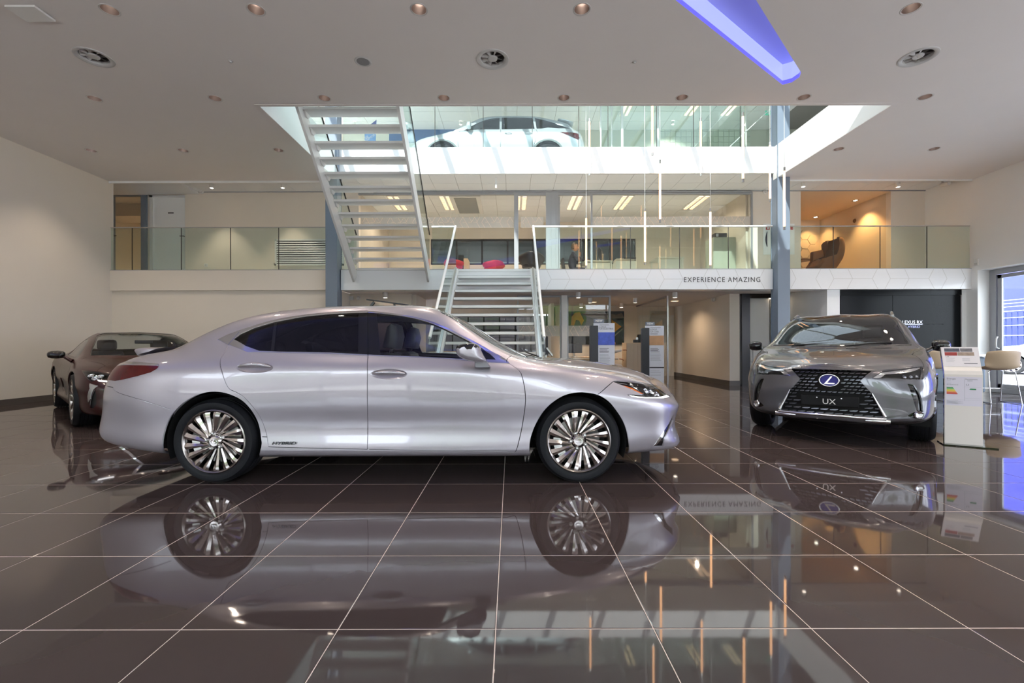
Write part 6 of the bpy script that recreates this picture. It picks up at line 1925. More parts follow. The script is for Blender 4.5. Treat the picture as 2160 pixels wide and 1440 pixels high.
hood = [(ux_(1.03, t8 - .02), t8 - .02)] + [(ux_(x_, t6 + .06), t6 + .06) for x_ in (1.15, 1.35, 1.55)] + IU(qq([(2085, 100), (1950, 88), (1700, 122), (1500, 148), (1390, 150), (1000, 128), (740, 120)]))
hood[-1] = np.array([BU.u1, hood[-1][1]])
hp2 = hood + [np.array([BU.u1, tc]), np.array([ux_(1.15, BU.t1), tc]), np.array([ux_(1.11, t8 + .3), t8 + .3])]
clad = [np.array([ux_(1.72, .1), BU.dt[1] + .06]), np.array([ux_(2.0, .1), BU.dt[1] + .05]), np.array([BU.u1 + .05, BU.dt[1] + .035]), np.array([BU.u1 + .05, -.05]), np.array([ux_(1.72, 0), -.05])]
sill = [np.array([ux_(-2.0, .1), BU.dt[1] + .06]), np.array([ux_(1.2, .1), BU.dt[1] + .06]), np.array([ux_(1.2, .1), -.05]), np.array([ux_(-2.0, .1), -.05])]
regions = [('void_arch', [arch_uv(BU, 1.32, .335, .372), arch_uv(BU, -1.32, .335, .372)]),
           ('arch_trim', [arch_uv(BU, 1.32, .335, .425)]), ('rear_arch_trim', [arch_uv(BU, -1.32, .335, .425)]), ('headlight', [h_l]), ('side_window', [dlo]), ('side_vent', [v_s]), ('fog_lamp', [fog]),
           ('grille', [g_in]), ('grille_frame', [g_out]), ('windscreen', [ws]), ('cowl', [cowl]), ('bumper_skirt', [clad]), ('sill_trim', [sill]), ('bonnet', [hp2])]
door_l = list(BU.inv([(.93, 1.0), (.95, .8), (.93, .5), (.85, .30)], 'xz'))
gaps = [hood, door_l, IU(qq([(2095, 290), (2130, 200), (2140, 100)]))]
UXP = panelise(BU, regions, gaps, base='body_shell', step=0.034, gapw=0.003)
UPM = {'arch_trim': (M_BLACKG, 0.010), 'rear_arch_trim': (M_BLACKG, 0.010), 'headlight': (M_LENS, 0.0), 'side_window': (M_TINT, -0.004), 'side_vent': (M_BLACKG, -0.02), 'fog_lamp': (M_BLACKG, -0.012), 'grille': (M_DARK, -0.03), 'grille_frame': (M_GREYP, 0.012),
       'windscreen': (glass('coated_windscreen', (0.66, 0.70, 0.69), 1.85), -0.004), 'cowl': (M_BLACK, -0.006), 'bumper_skirt': (M_BLACK, 0.0), 'sill_trim': (M_BLACK, 0.0), 'panel_gap': (M_DARK, -0.006)}
UO = finish_panels(BU, car, UXP, UPM, M_GREYP)
panel_mesh(BU, 'headlining', *UXP['body_shell'], M_HEADL, car, offset=-0.035, skirt=0)
panel_mesh(BU, 'lamp_housing', *UXP['headlight'], M_BLACK, car, offset=-0.06, skirt=-0.06, joined=False)
for ob in UO['headlight']:
    sd = 1 if sum(v.co.y for v in ob.data.vertices) > 0 else -1
    patch(BU, IU(qq([(1345, 266), (1500, 160), (1720, 140), (1950, 108), (2040, 104), (1950, 150), (1700, 185), (1540, 200), (1480, 250)])), -0.012, M_CHROME, 'running_light', ob, sides=(sd,))
    for (a, b) in ((1830, 225), (1930, 225), (2020, 225)):
        p, n_ = on_surf(BU, 1640 + a / 6.75, 760 + b / 6.75, -0.03, sd)
        MB().lathe([(0.001, 0.008), (0.012, 0.004), (0.016, -0.004), (0.019, 0.002), (0.022, -0.02)], n=18).build('projector', M_GBARL, ob, smooth=50, local=True).matrix_local = Matrix.Translation(p) @ n_.to_track_quat('Z', 'Y').to_matrix().to_4x4()
for sd in (1, -1):
    p, n_ = on_surf(BU, 1640 + 2010 / 6.75, 760 + 785 / 6.75, -0.006, sd)
    f_ = MB().lathe([(0.001, 0.004), (0.03, 0.006), (0.036, 0.012), (0.042, 0.0)], n=22).build('fog_light', M_CHROME, car, smooth=50, local=True)
    f_.matrix_local = Matrix.Translation(p) @ n_.to_track_quat('Z', 'Y').to_matrix().to_4x4()
# spindle grille blocks: many small slanted bars
gb = MB()
gpoly = [(float(q[0]), float(q[1])) for q in dense(g_in)]
row = 0
z = 0.335
M_GBAR = mat('dark_chrome', srgb(84, 84, 90), 0.22, 0.9)
while z < 0.83:
    pitch = 0.050 if z > 0.52 else 0.085
    hw = 0.021 if z > 0.52 else 0.036
    k = 0
    y = 0.5 * pitch if row % 2 else 0.0
    while y < 0.60:
        uvp = BU.inv([(max(y, 0.004), z)], 'yz')[0]
        if inpoly([uvp[0]], [uvp[1]], gpoly)[0] and not (y < 0.11 and 0.60 < z < 0.76) and not (y < 0.29 and 0.41 < z < 0.535):
            p = BU.S([uvp[0]], [uvp[1]])[0]; n_ = BU.N([uvp[0]], [uvp[1]])[0]
            for sd in ((1, -1) if y > 0.01 else (1,)):
                c = Vector((p[0] - 0.012 * n_[0], p[1] * sd, p[2]))
                nn = Vector((n_[0], n_[1] * sd, n_[2]))
                ex = Vector((0, 0, 1)).cross(nn).normalized()
                ez = nn.cross(ex)
                sl = 0.35
                q = [c - ex * hw - ez * 0.006, c + ex * (hw * 0.4) - ez * 0.007, c + ex * hw * (1.0) + ez * 0.004, c + ex * hw + ez * 0.009, c - ex * (hw * 0.3) + ez * 0.006, c - ex * hw + ez * 0.001]
                gb.add([v + nn * 0.010 for v in q] + [v - nn * 0.014 for v in q], [(0, 1, 2, 3, 4, 5)] + [(i, i + 6, (i + 1) % 6 + 6, (i + 1) % 6) for i in range(6)])
        y += pitch
    z += 0.034 if z > 0.52 else 0.040
    row += 1
gbo = gb.build('grille_mesh', M_GBAR, car, local=True)
gbo['kind'] = 'stuff'
emblem('front_emblem', car, (2.245, 0, 0.695), (1, 0, 0.03), 0.088, back=mat('emblem_blue', srgb(34, 30, 130), 0.3, spec=0.3))
# silver U-shaped frame round the lower grille
fr_pts = IU(qq([(1345, 478), (1400, 580), (1470, 700), (1535, 810)]))
pr = BU.S([q[0] for q in fr_pts], [q[1] for q in fr_pts])
for sd in (1, -1):
    MB().tube([(p[0] + 0.018, p[1] * sd, p[2]) for p in pr], [0.006, 0.010, 0.014, 0.018], 8).build('frame_side', M_CHROME, car, smooth=60, local=True)
bm_ = IU(qq([(1545, 845), (1400, 838), (1100, 815), (900, 797), (738, 785)]))
pb = BU.S([q[0] for q in bm_], [q[1] for q in bm_])
pb = [(p[0] + 0.02, p[1], p[2]) for p in pb]
pb[-1] = (pb[-1][0], 0, pb[-1][2])
MB().tube(pb + [(p[0], -p[1], p[2]) for p in pb[-2::-1]], 0.017, 10).build('frame_bar', M_CHROME, car, smooth=60, local=True)
bm2 = IU(qq([(1600, 880), (1400, 868), (1250, 862)]))
pb2 = BU.S([q[0] for q in bm2], [q[1] for q in bm2])
for sd in (1, -1):
    MB().tube([(p[0] + 0.018, p[1] * sd, p[2]) for p in pb2], [0.026, 0.022, 0.008], 8).build('skid_corner', M_CHROME, car, smooth=60, local=True)
# number plate holder
pl = MB().box(2.245, 2.262, -0.26, 0.26, 0.415, 0.525).build('number_plate', mat('plate_black', srgb(14, 14, 16), 0.5, spec=0.2), car, local=True, bevel=0.006)
tx = text('plate_lettering', 'UX', 0.082, M_WMET, pl, (0, 0, 0), (math.pi / 2, 0, math.pi / 2), 0.0012, align='CENTER', sx=1.05)
tx.location = (2.263, 0, 0.438)
for y in (-0.11, 0.11):
    MB().lathe([(0.001, 0.004), (0.007, 0.003), (0.008, 0)], (2.262, y, 0.503), axis='x', n=10).build('plate_screw', M_CHROME, pl, local=True)
soft_mirror(car, 0.66, 1.07, 0.93, 1.10, [(0.07, 0.0), (0.055, 0.05), (0.0, 0.072), (-0.05, 0.065), (-0.06, 0.0), (-0.05, -0.055), (0.0, -0.068), (0.05, -0.05)], M_BLACKG, M_BLACKG, (0.72, 0.87, 1.0))
for sd in (1, -1):
    xs = np.linspace(0.16, -1.6, 14)
    pts = []
    for i, x_ in enumerate(xs):
        tt = t8 + 0.06
        p = BU.S([ux_(x_, tt)], [tt])[0]
        lift = 0.045 * min(1, i / 2.0, (13 - i) / 2.0) + 0.004
        pts.append((p[0], p[1] * sd, p[2] + lift))
    MB().tube(pts, 0.017, 8).build('roof_rail', M_BRUSH, car, smooth=60, local=True)
cabin(car, (-0.15, -1.0), 0.62, 0.7, 1.5, M_HEADL)
MB().prism([(0.55, 0.55), (0.60, 0.95), (0.75, 1.02), (1.0, 1.03), (1.0, 0.55)], 'y', -0.74, 0.74).build('dashboard', M_TRIMI, car, local=True, bevel=0.02)
st = [(0.47 + 0.06 * math.sin(t), 0.36 + 0.18 * math.cos(t), 0.98 + 0.17 * math.sin(t)) for t in np.linspace(0, 2 * math.pi, 28)[:-1]]
MB().tube(st, 0.014, 8, closed=True).build('steering_wheel', M_BLACK, car, smooth=60, local=True)
MB().box(-0.92, 0.92, -0.78, 0.78, 0.22, 0.32).box(-2.0, 1.98, -0.52, 0.52, 0.24, 0.30).build('underbody', M_DARK, car, local=True)
MB().box(1.0, 1.92, -0.52, 0.52, 0.30, 0.80).box(-1.95, -1.0, -0.52, 0.52, 0.30, 0.90).build('inner_bulkhead', M_DARK, car, local=True)
arch_liner(car, 1.32, .335, .37, .5, .86); arch_liner(car, -1.32, .335, .37, .5, .86)
for y0, y1 in ((-0.5, 0.0), (0.1, 0.55)):
    MB().tube([(1.07, y0, 1.072), (1.0, (y0 + y1) / 2, 1.10), (0.98, y1, 1.11)], 0.007, 6).build('wiper', M_BLACK, car, local=True)
wu = make_wheel(car, 1.32, -1, 0.905, 0.335, 0.225, 0.228, 10, 'plain', detail=False)
for x_, sd in ((1.32, 1), (-1.32, -1), (-1.32, 1)):
    make_wheel(car, x_, sd, 0.905, 0.335, 0.225, 0.228, 10, proto=wu)

# ------------------------------------------------------------------ burgundy coupe behind the saloon
M_BURG = mat('burgundy_paint', srgb(46, 8, 8), 0.28, 0.0, coat=0.35, spec=0.35, flake=0.04)
LC_LOC, LC_YAW = (-6.446, 7.781, 0.0), -0.7203
car = thing('coupe_car', 'dark burgundy sports coupe half hidden behind the saloon tail', 'car', LC_LOC, rotz=LC_YAW)
rg = []
rg.append(ring([(-2.30, 0, .3), (-2.38, 0, .36), (-2.41, 0, .5), (-2.40, 0, .65), (-2.36, 0, .78), (-2.33, 0, .87)], (-2.28, 0, .93), (-2.275, 0, .94), [(-2.279, 0, .932), (-2.278, 0, .934), (-2.276, 0, .937)]))
rg.append(ring([(-2.26, .42, .3), (-2.35, .48, .36), (-2.38, .5, .5), (-2.37, .5, .65), (-2.33, .49, .78), (-2.30, .47, .86)], (-2.25, .42, .92), (-2.20, 0, .955)))
rg.append(ring([(-2.10, .68, .28), (-2.20, .76, .34), (-2.24, .79, .48), (-2.24, .79, .64), (-2.20, .77, .77), (-2.17, .74, .85)], (-2.12, .68, .915), (-2.08, 0, .98)))
rg.append(ringx(-1.9, [(.78, .24), (.89, .28), (.93, .42), (.95, .6), (.935, .76), (.90, .86), (.80, .925), (.70, .96), (.58, .985), (.33, 1.01), (0, 1.015)]))
rg.append(ringx(-1.435, [(.80, .2), (.94, .25), (.955, .42), (.965, .6), (.95, .77), (.915, .865), (.82, .93), (.70, 1.02), (.56, 1.10), (.32, 1.15), (0, 1.16)]))
rg.append(ringx(-.9, [(.80, .18), (.91, .22), (.90, .40), (.93, .58), (.92, .77), (.89, .85), (.82, .92), (.70, 1.08), (.555, 1.22), (.32, 1.285), (0, 1.298)]))
rg.append(ringx(-.4, [(.80, .17), (.90, .21), (.89, .38), (.92, .58), (.915, .76), (.89, .84), (.83, .91), (.71, 1.09), (.575, 1.258), (.33, 1.325), (0, 1.34)]))
rg.append(ringx(.05, [(.80, .17), (.90, .21), (.89, .38), (.92, .58), (.915, .76), (.89, .84), (.84, .905), (.725, 1.08), (.59, 1.24), (.335, 1.315), (0, 1.33)]))
rg.append(ringx(.45, [(.80, .17), (.90, .21), (.90, .38), (.925, .58), (.918, .76), (.895, .84), (.85, .90), (.755, 1.03), (.655, 1.125), (.365, 1.215), (0, 1.232)]))
rg.append(ringx(.8, [(.80, .18), (.91, .22), (.92, .39), (.935, .58), (.925, .75), (.90, .835), (.86, .89), (.80, .945), (.72, .99), (.40, 1.05), (0, 1.065)]))
rg.append(ringx(1.1, [(.80, .19), (.925, .235), (.94, .41), (.955, .58), (.942, .735), (.912, .825), (.865, .878), (.80, .898), (.69, .908), (.38, .922), (0, .93)]))
rg.append(ring([(1.435, .80, .2), (1.435, .93, .25), (1.435, .95, .42), (1.435, .965, .58), (1.435, .95, .72), (1.435, .91, .80)], (1.435, .82, .845), (1.435, 0, .86)))
rg.append(ring([(1.80, .74, .17), (1.80, .87, .21), (1.80, .91, .40), (1.80, .93, .56), (1.80, .905, .68), (1.80, .86, .745)], (1.80, .76, .785), (1.82, 0, .795)))
rg.append(ring([(2.03, .66, .17), (2.05, .79, .20), (2.05, .85, .37), (2.05, .86, .52), (2.05, .835, .62), (2.05, .78, .68)], (2.04, .68, .715), (2.07, 0, .74)))
rg.append(ring([(2.12, .60, .16), (2.22, .68, .20), (2.22, .71, .35), (2.22, .70, .50), (2.20, .67, .59), (2.17, .62, .64)], (2.14, .53, .675), (2.18, 0, .695)))
rg.append(ring([(2.22, .36, .15), (2.33, .40, .19), (2.33, .41, .34), (2.33, .40, .48), (2.31, .38, .57), (2.28, .35, .625)], (2.25, .30, .652), (2.26, 0, .668)))
rg.append(ring([(2.25, 0, .15), (2.37, 0, .19), (2.36, 0, .33), (2.36, 0, .48), (2.345, 0, .57), (2.32, 0, .63)], (2.29, 0, .65), (2.288, 0, .652), [(2.29, 0, .6505), (2.289, 0, .651), (2.2885, 0, .6515)]))
BL = Body(rg, LC_LOC, LC_YAW, -1)
ql = lambda pts: [(80 + a / 5.539, 660 + b / 5.539) for a, b in pts]
IL = lambda pts: list(BL.inv(pts))
t8, t7, t6, tc = BL.dt[8], BL.dt[7], BL.dt[6], BL.t1 + .05
ux_ = BL.ux
ws = [(ux_(0.12, BL.t1), tc), (ux_(0.10, t8 + .3), t8 + .3), (ux_(0.06, t8 + .10), t8 + .10), (ux_(0.12, t8 + .05), t8 + .05), (ux_(0.45, t8 + .04), t8 + .04), (ux_(0.75, t8 + .03), t8 + .03), (ux_(0.95, t8 + .04), t8 + .04), (ux_(1.03, t8 + .3), t8 + .3), (ux_(1.07, BL.t1), tc)]
rs = [(ux_(-.72, BL.t1), tc), (ux_(-.75, t8 + .3), t8 + .3), (ux_(-.85, t8 + .06), t8 + .06), (ux_(-1.6, t8 + .05), t8 + .05), (ux_(-1.8, t8 + .3), t8 + .3), (ux_(-1.85, BL.t1), tc)]
dlo = list(BL.inv([(-1.05, .945), (-.4, .93), (.3, .925), (.78, .905), (.55, 1.02), (.3, 1.12), (.05, 1.19), (-.3, 1.215), (-.7, 1.18), (-1.0, 1.05)], 'xz'))
roofp = [(ux_(.06, t8 + .10), t8 + .10), (ux_(.10, t8 + .3), t8 + .3), (ux_(.12, BL.t1), tc), (ux_(-.72, BL.t1), tc), (ux_(-.75, t8 + .3), t8 + .3), (ux_(-.8, t8 + .08), t8 + .08)]
hl = IL(ql([(505, 655), (600, 660), (700, 672), (800, 695), (885, 718), (890, 760), (780, 768), (690, 762), (640, 792), (600, 780), (545, 720)]))
drl_px = ql([(690, 768), (790, 782), (890, 792), (888, 803), (790, 797), (705, 786)])
vt = IL(ql([(665, 880), (682, 950), (682, 1050), (645, 1112), (602, 1100), (610, 1010), (635, 930)]))
lch = IL(ql([(610, 812), (700, 840), (650, 880), (615, 990), (590, 1030), (585, 960), (610, 870)]))
dv = IL(ql([(258, 742), (300, 752), (335, 860), (345, 960), (322, 950), (285, 850)]))
gll = list(BL.inv([(0.0, .60), (0.28, .59), (0.40, .60), (0.32, .48), (0.45, .32), (0.56, .20), (0.3, .19), (0.0, .185)], 'yz'))
for i_ in (0, 7):
    gll[i_] = np.array([BL.u1 + .05, gll[i_][1]])
glo = list(BL.inv([(0.0, .62), (0.28, .612), (0.44, .615), (0.35, .48), (0.48, .32), (0.60, .185), (0.3, .17), (0.0, .165)], 'yz'))
for i_ in (0, 7):
    glo[i_] = np.array([BL.u1 + .05, glo[i_][1]])
hood_l = [(ux_(1.0, t8 - .03), t8 - .03)] + [(ux_(x_, t6 + .10), t6 + .10) for x_ in (1.1, 1.4, 1.7)] + IL(ql([(690, 665), (880, 718)])) + [np.array([BL.u1, t6 - .01])]
regions = [('void_arch', [arch_uv(BL, 1.435, .355, .395), arch_uv(BL, -1.435, .355, .395)]), ('headlight', [hl]), ('side_window', [dlo]), ('windscreen', [ws]), ('rear_screen', [rs]), ('roof_panel', [roofp]), ('vent_chrome', [lch]), ('side_vent', [vt]), ('wing_vent', [dv]), ('grille', [gll]), ('grille_frame', [glo])]
gaps = [hood_l, list(BL.inv([(.85, .90), (.95, .7), (.92, .4), (.85, .22)], 'xz')), list(BL.inv([(-.62, .94), (-.68, .7), (-.72, .45), (-.65, .22)], 'xz'))]
LCP = panelise(BL, regions, gaps, base='body_shell', step=0.036, gapw=0.003)
finish_panels(BL, car, LCP, {'headlight': (M_LENS, 0.0), 'side_window': (M_TINT, -0.004), 'windscreen': (M_CLEAR, -0.004), 'rear_screen': (M_CLEAR, -0.004), 'roof_panel': (M_BLACKG, 0.001), 'side_vent': (M_BLACK, -0.02), 'vent_chrome': (M_BRUSH, 0.008), 'wing_vent': (M_BLACK, -0.015), 'grille': (M_BLACKG, -0.03), 'grille_frame': (M_CHROME, 0.01), 'panel_gap': (M_DARK, -0.006)}, M_BURG)
panel_mesh(BL, 'lamp_housing', *LCP['headlight'], M_BLACK, car, offset=-0.06, skirt=-0.06, joined=False)
panel_mesh(BL, 'headlining', *LCP['body_shell'], M_TRIMI, car, offset=-0.035, skirt=0)
for sd in (1, -1):
    for (a, b) in ((610, 705), (660, 738), (725, 715)):
        p, n_ = on_surf(BL, 80 + a / 5.539, 660 + b / 5.539, -0.025, sd)
        MB().lathe([(0.001, 0.012), (0.022, 0.006), (0.032, -0.004), (0.038, 0.006), (0.042, -0.02)], n=18).build('projector', M_CHROME, car, smooth=50, local=True).matrix_local = Matrix.Translation(p) @ n_.to_track_quat('Z', 'Y').to_matrix().to_4x4()
patch(BL, IL(drl_px), 0.004, M_DRL, 'running_light', car, skirt=0.006)
soft_mirror(car, 0.62, 0.965, 0.95, 1.14, [(0.08, -0.01), (0.06, 0.04), (0.0, 0.06), (-0.05, 0.055), (-0.06, 0.0), (-0.04, -0.05), (0.02, -0.055)], M_BLACKG, M_BURG, (0.70, 0.88, 0.87))
cabin(car, (-0.35,), 0.45, 0.7, 1.33, M_TRIMI)
MB().prism([(0.45, 0.45), (0.52, 0.82), (0.65, 0.88), (0.95, 0.90), (0.95, 0.45)], 'y', -0.72, 0.72).build('dashboard', M_TRIMI, car, local=True, bevel=0.02)
MB().box(-1.0, 1.0, -0.8, 0.8, 0.17, 0.28).box(-2.2, 2.15, -0.52, 0.52, 0.18, 0.26).build('underbody', M_DARK, car, local=True)
MB().box(1.05, 2.0, -0.52, 0.52, 0.26, 0.72).box(-2.1, -1.0, -0.52, 0.52, 0.26, 0.82).build('inner_bulkhead', M_DARK, car, local=True)
arch_liner(car, 1.435, .355, .393, .5, .9); arch_liner(car, -1.435, .355, .393, .5, .9)
wl = make_wheel(car, 1.435, -1, 0.948, 0.358, 0.25, 0.272, 10, 'plain', detail=False)
for x_, sd in ((1.435, 1), (-1.435, -1), (-1.435, 1)):
    make_wheel(car, x_, sd, 0.948, 0.358, 0.25, 0.272, 10, proto=wl)

# ------------------------------------------------------------------ pale silver crossover on the upper floor
M_PALE = mat('pale_silver_paint', srgb(216, 222, 228), 0.32, 0.35, coat=1.0, flake=0.04)
RX_LOC, RX_YAW = (-0.41, 12.78, Z2), math.pi
car = thing('crossover_car', 'pale silver crossover parked on the upper floor behind glass', 'car', RX_LOC, rotz=RX_YAW)
RXC = car
low = lambda x: [(x, .80, .26), (x, .90, .32), (x, .92, .52), (x, .945, .76), (x, .935, .96), (x, .918, 1.04)]
rg = []
rg.append(ring([(-2.40, 0, .35), (-2.47, 0, .45), (-2.49, 0, .6), (-2.47, 0, .8), (-2.42, 0, .98), (-2.38, 0, 1.08)], (-2.32, 0, 1.15), (-2.31, 0, 1.165), [(-2.318, 0, 1.153), (-2.315, 0, 1.156), (-2.312, 0, 1.16)]))
rg.append(ring([(-2.34, .45, .35), (-2.42, .5, .45), (-2.45, .52, .6), (-2.43, .52, .8), (-2.39, .51, .98), (-2.35, .49, 1.08)], (-2.29, .45, 1.15), (-2.20, 0, 1.30)))
rg.append(ring([(-2.15, .74, .33), (-2.26, .80, .42), (-2.30, .82, .58), (-2.29, .82, .8), (-2.26, .80, .98), (-2.23, .77, 1.08)], (-2.18, .72, 1.15), (-2.06, 0, 1.43)))
rg.append(ringx(-2.0, [(.78, .3), (.86, .38), (.885, .55), (.90, .78), (.885, .97), (.86, 1.06), (.80, 1.145), (.70, 1.25), (.57, 1.38), (.33, 1.46), (0, 1.48)]))
rg.append([*low(-1.6), (-1.6, .85, 1.13), (-1.6, .755, 1.30), (-1.6, .615, 1.48), (-1.6, .35, 1.57), (-1.6, 0, 1.59)])
rg.append([*low(-1.15), (-1.15, .865, 1.125), (-1.15, .775, 1.33), (-1.15, .635, 1.555), (-1.15, .355, 1.645), (-1.15, 0, 1.665)])
rg.append([*low(-.6), (-.6, .87, 1.12), (-.6, .78, 1.34), (-.6, .64, 1.58), (-.6, .36, 1.67), (-.6, 0, 1.69)])
rg.append([*low(0), (0, .87, 1.115), (0, .78, 1.33), (0, .645, 1.57), (0, .36, 1.66), (0, 0, 1.68)])
rg.append([*low(.45), (.45, .87, 1.105), (.45, .79, 1.28), (.45, .665, 1.49), (.45, .37, 1.58), (.45, 0, 1.60)])
rg.append([*low(.85), (.85, .872, 1.08), (.85, .825, 1.17), (.85, .745, 1.265), (.85, .42, 1.34), (.85, 0, 1.36)])
rg.append([*[(1.18, y, z) for x, y, z in low(1.18)], (1.18, .87, 1.055), (1.18, .81, 1.08), (1.18, .70, 1.095), (1.18, .40, 1.11), (1.18, 0, 1.115)])
rg.append(ring([(1.395, .80, .25), (1.395, .91, .30), (1.395, .93, .5), (1.395, .948, .72), (1.395, .93, .88), (1.395, .895, .975)], (1.395, .83, 1.025), (1.40, 0, 1.085)))
rg.append(ring([(1.8, .76, .25), (1.8, .87, .30), (1.8, .90, .48), (1.8, .915, .68), (1.8, .895, .82), (1.8, .855, .905)], (1.8, .77, .965), (1.83, 0, 1.03)))
rg.append(ring([(2.08, .68, .25), (2.1, .80, .29), (2.1, .845, .46), (2.1, .855, .64), (2.1, .835, .76), (2.1, .79, .84)], (2.09, .68, .895), (2.12, 0, .965)))
rg.append(ring([(2.18, .60, .24), (2.27, .70, .28), (2.28, .73, .44), (2.28, .72, .6), (2.26, .69, .71), (2.23, .64, .79)], (2.2, .54, .84), (2.23, 0, .90)))
rg.append(ring([(2.28, .36, .23), (2.38, .40, .27), (2.39, .41, .42), (2.39, .40, .58), (2.37, .38, .69), (2.34, .35, .76)], (2.3, .30, .80), (2.31, 0, .845)))
rg.append(ring([(2.31, 0, .22), (2.42, 0, .26), (2.43, 0, .42), (2.43, 0, .57), (2.41, 0, .68), (2.38, 0, .755)], (2.345, 0, .80), (2.343, 0, .803), [(2.3445, 0, .8007), (2.344, 0, .8014), (2.3435, 0, .802)]))
BR = Body(rg, RX_LOC, RX_YAW, 1)
t8, t7, t6, tc = BR.dt[8], BR.dt[7], BR.dt[6], BR.t1 + .05
ux_ = BR.ux
XZ = lambda pts: list(BR.inv(pts, 'xz'))
fwin = XZ([(-.12, 1.12), (.86, 1.09), (.70, 1.21), (.5, 1.33), (.25, 1.45), (-.05, 1.525), (-.12, 1.53)])
rwin = XZ([(-.17, 1.12), (-.17, 1.53), (-.6, 1.54), (-1.0, 1.52), (-1.05, 1.14)])
qwin = XZ([(-1.10, 1.145), (-1.06, 1.52), (-1.3, 1.46), (-1.6, 1.36), (-2.05, 1.20), (-1.7, 1.17), (-1.4, 1.19), (-1.25, 1.15)])
ws = [(ux_(0.40, BR.t1), tc), (ux_(0.36, t8 + .3), t8 + .3), (ux_(0.32, t8 + .08), t8 + .08), (ux_(0.45, t8 + .05), t8 + .05), (ux_(0.85, t8 + .03), t8 + .03), (ux_(1.06, t8 + .05), t8 + .05), (ux_(1.14, t8 + .3), t8 + .3), (ux_(1.17, BR.t1), tc)]
rs = [(ux_(-1.75, BR.t1), tc), (ux_(-1.77, t8 + .3), t8 + .3), (ux_(-1.85, t8 + .06), t8 + .06), (ux_(-2.1, t8 + .1), t8 + .1), (ux_(-2.2, t8 + .3), t8 + .3), (ux_(-2.2, BR.t1), tc)]
ta = XZ([(-1.72, 1.02), (-2.0, 1.035), (-2.2, 1.02), (-2.24, .90), (-2.2, .84), (-2.0, .92)])
dl1 = XZ([(-.145, 1.53), (-.145, 1.12), (-.15, .8), (-.13, .4), (-.1, .3)])
dl2 = XZ([(.92, 1.07), (.98, .8), (.97, .5), (.93, .32)])
dl3 = XZ([(-1.08, 1.14), (-1.12, 1.0), (-1.05, .75), (-.98, .5), (-.95, .35)])
regions = [('void_arch', [arch_uv(BR, 1.395, .37, .42), arch_uv(BR, -1.395, .37, .42)]), ('arch_trim', [arch_uv(BR, 1.395, .37, .465)]), ('rear_arch_trim', [arch_uv(BR, -1.395, .37, .465)]), ('front_window', [fwin]), ('rear_window', [rwin]), ('quarter_window', [qwin]), ('windscreen', [ws]), ('rear_screen', [rs]), ('tail_light', [ta])]
RXP = panelise(BR, regions, [dl1, dl2, dl3], base='body_shell', step=0.045, gapw=0.005)
M_RXG = glass('blue_grey_car_glass', (0.35, 0.40, 0.43), 1.5)
finish_panels(BR, car, RXP, {'arch_trim': (mat('grey_cladding', srgb(128, 136, 138), 0.5), 0.008), 'rear_arch_trim': (mat('grey_cladding', srgb(128, 136, 138), 0.5), 0.008), 'front_window': (M_RXG, -0.004), 'rear_window': (M_RXG, -0.004), 'quarter_window': (M_RXG, -0.004), 'windscreen': (M_RXG, -0.004), 'rear_screen': (M_RXG, -0.004), 'tail_light': (M_REDL, 0.006), 'panel_gap': (M_DARK, -0.006)}, M_PALE)
panel_mesh(BR, 'headlining', *RXP['body_shell'], M_HEADL, car, offset=-0.035, skirt=0)
sp_ = loft_cap([(-2.03, 1.445), (-2.12, 1.462), (-1.9, 1.525), (-1.7, 1.565), (-1.75, 1.52)], -1.9, 1.505, [(-0.60, .5), (-0.55, 1), (0.55, 1), (0.60, .5)])
MB().add(*sp_).build('roof_spoiler', M_PALE, car, smooth=50, local=True)
soft_mirror(car, 0.68, 1.14, 0.95, 1.13, [(0.07, 0.0), (0.055, 0.07), (0.0, 0.095), (-0.05, 0.085), (-0.06, 0.0), (-0.05, -0.065), (0.0, -0.08), (0.05, -0.06)], M_PALE, M_BLACK, (0.74, 0.89, 1.07))
for sd in (1, -1):
    for x_ in (-.35, -1.0 + .12):
        pts = []
        for k in range(7):
            uvp = BR.inv([(x_ - 0.1 + 0.033 * k, 0.985)], 'xz')[0]
            p = BR.S([uvp[0]], [uvp[1]])[0]
            pts.append((p[0], sd * (p[1] + 0.006 + 0.024 * math.sin(math.pi * k / 6) ** .6), p[2]))
        MB().tube(pts, 0.013, 8).build('door_handle', M_CHROME, car, smooth=60, local=True)
cabin(car, (-0.15, -1.0), 0.72, 0.7, 1.66, M_HEADL)
MB().prism([(0.55, 0.55), (0.60, 1.02), (0.75, 1.09), (1.05, 1.09), (1.05, 0.55)], 'y', -0.74, 0.74).build('dashboard', M_TRIMI, car, local=True, bevel=0.02)
MB().box(-0.95, 0.95, -0.78, 0.78, 0.24, 0.34).box(-2.2, 2.1, -0.52, 0.52, 0.26, 0.32).box(1.0, 2.05, -0.5, 0.5, 0.32, 0.85).box(-2.1, -1.0, -0.5, 0.5, 0.32, 0.95).build('underbody', M_DARK, car, local=True)
arch_liner(car, 1.395, .37, .415, .5, .88); arch_liner(car, -1.395, .37, .415, .5, .88)
wr_ = make_wheel(car, 1.395, 1, 0.925, 0.37, 0.235, 0.262, 10, 'plain', detail=False)
for x_, sd in ((1.395, -1), (-1.395, 1), (-1.395, -1)):
    make_wheel(car, x_, sd, 0.925, 0.37, 0.235, 0.262, 10, proto=wr_)
# the same body outside in the yard
oc = copytree(car)
oc.name = 'parked_car'
oc.location = (20.2, 16.2, -0.02)
oc.rotation_euler = (0, 0, math.radians(128))
tag(oc, 'white car parked in the sunny yard beyond the glass door', 'car')
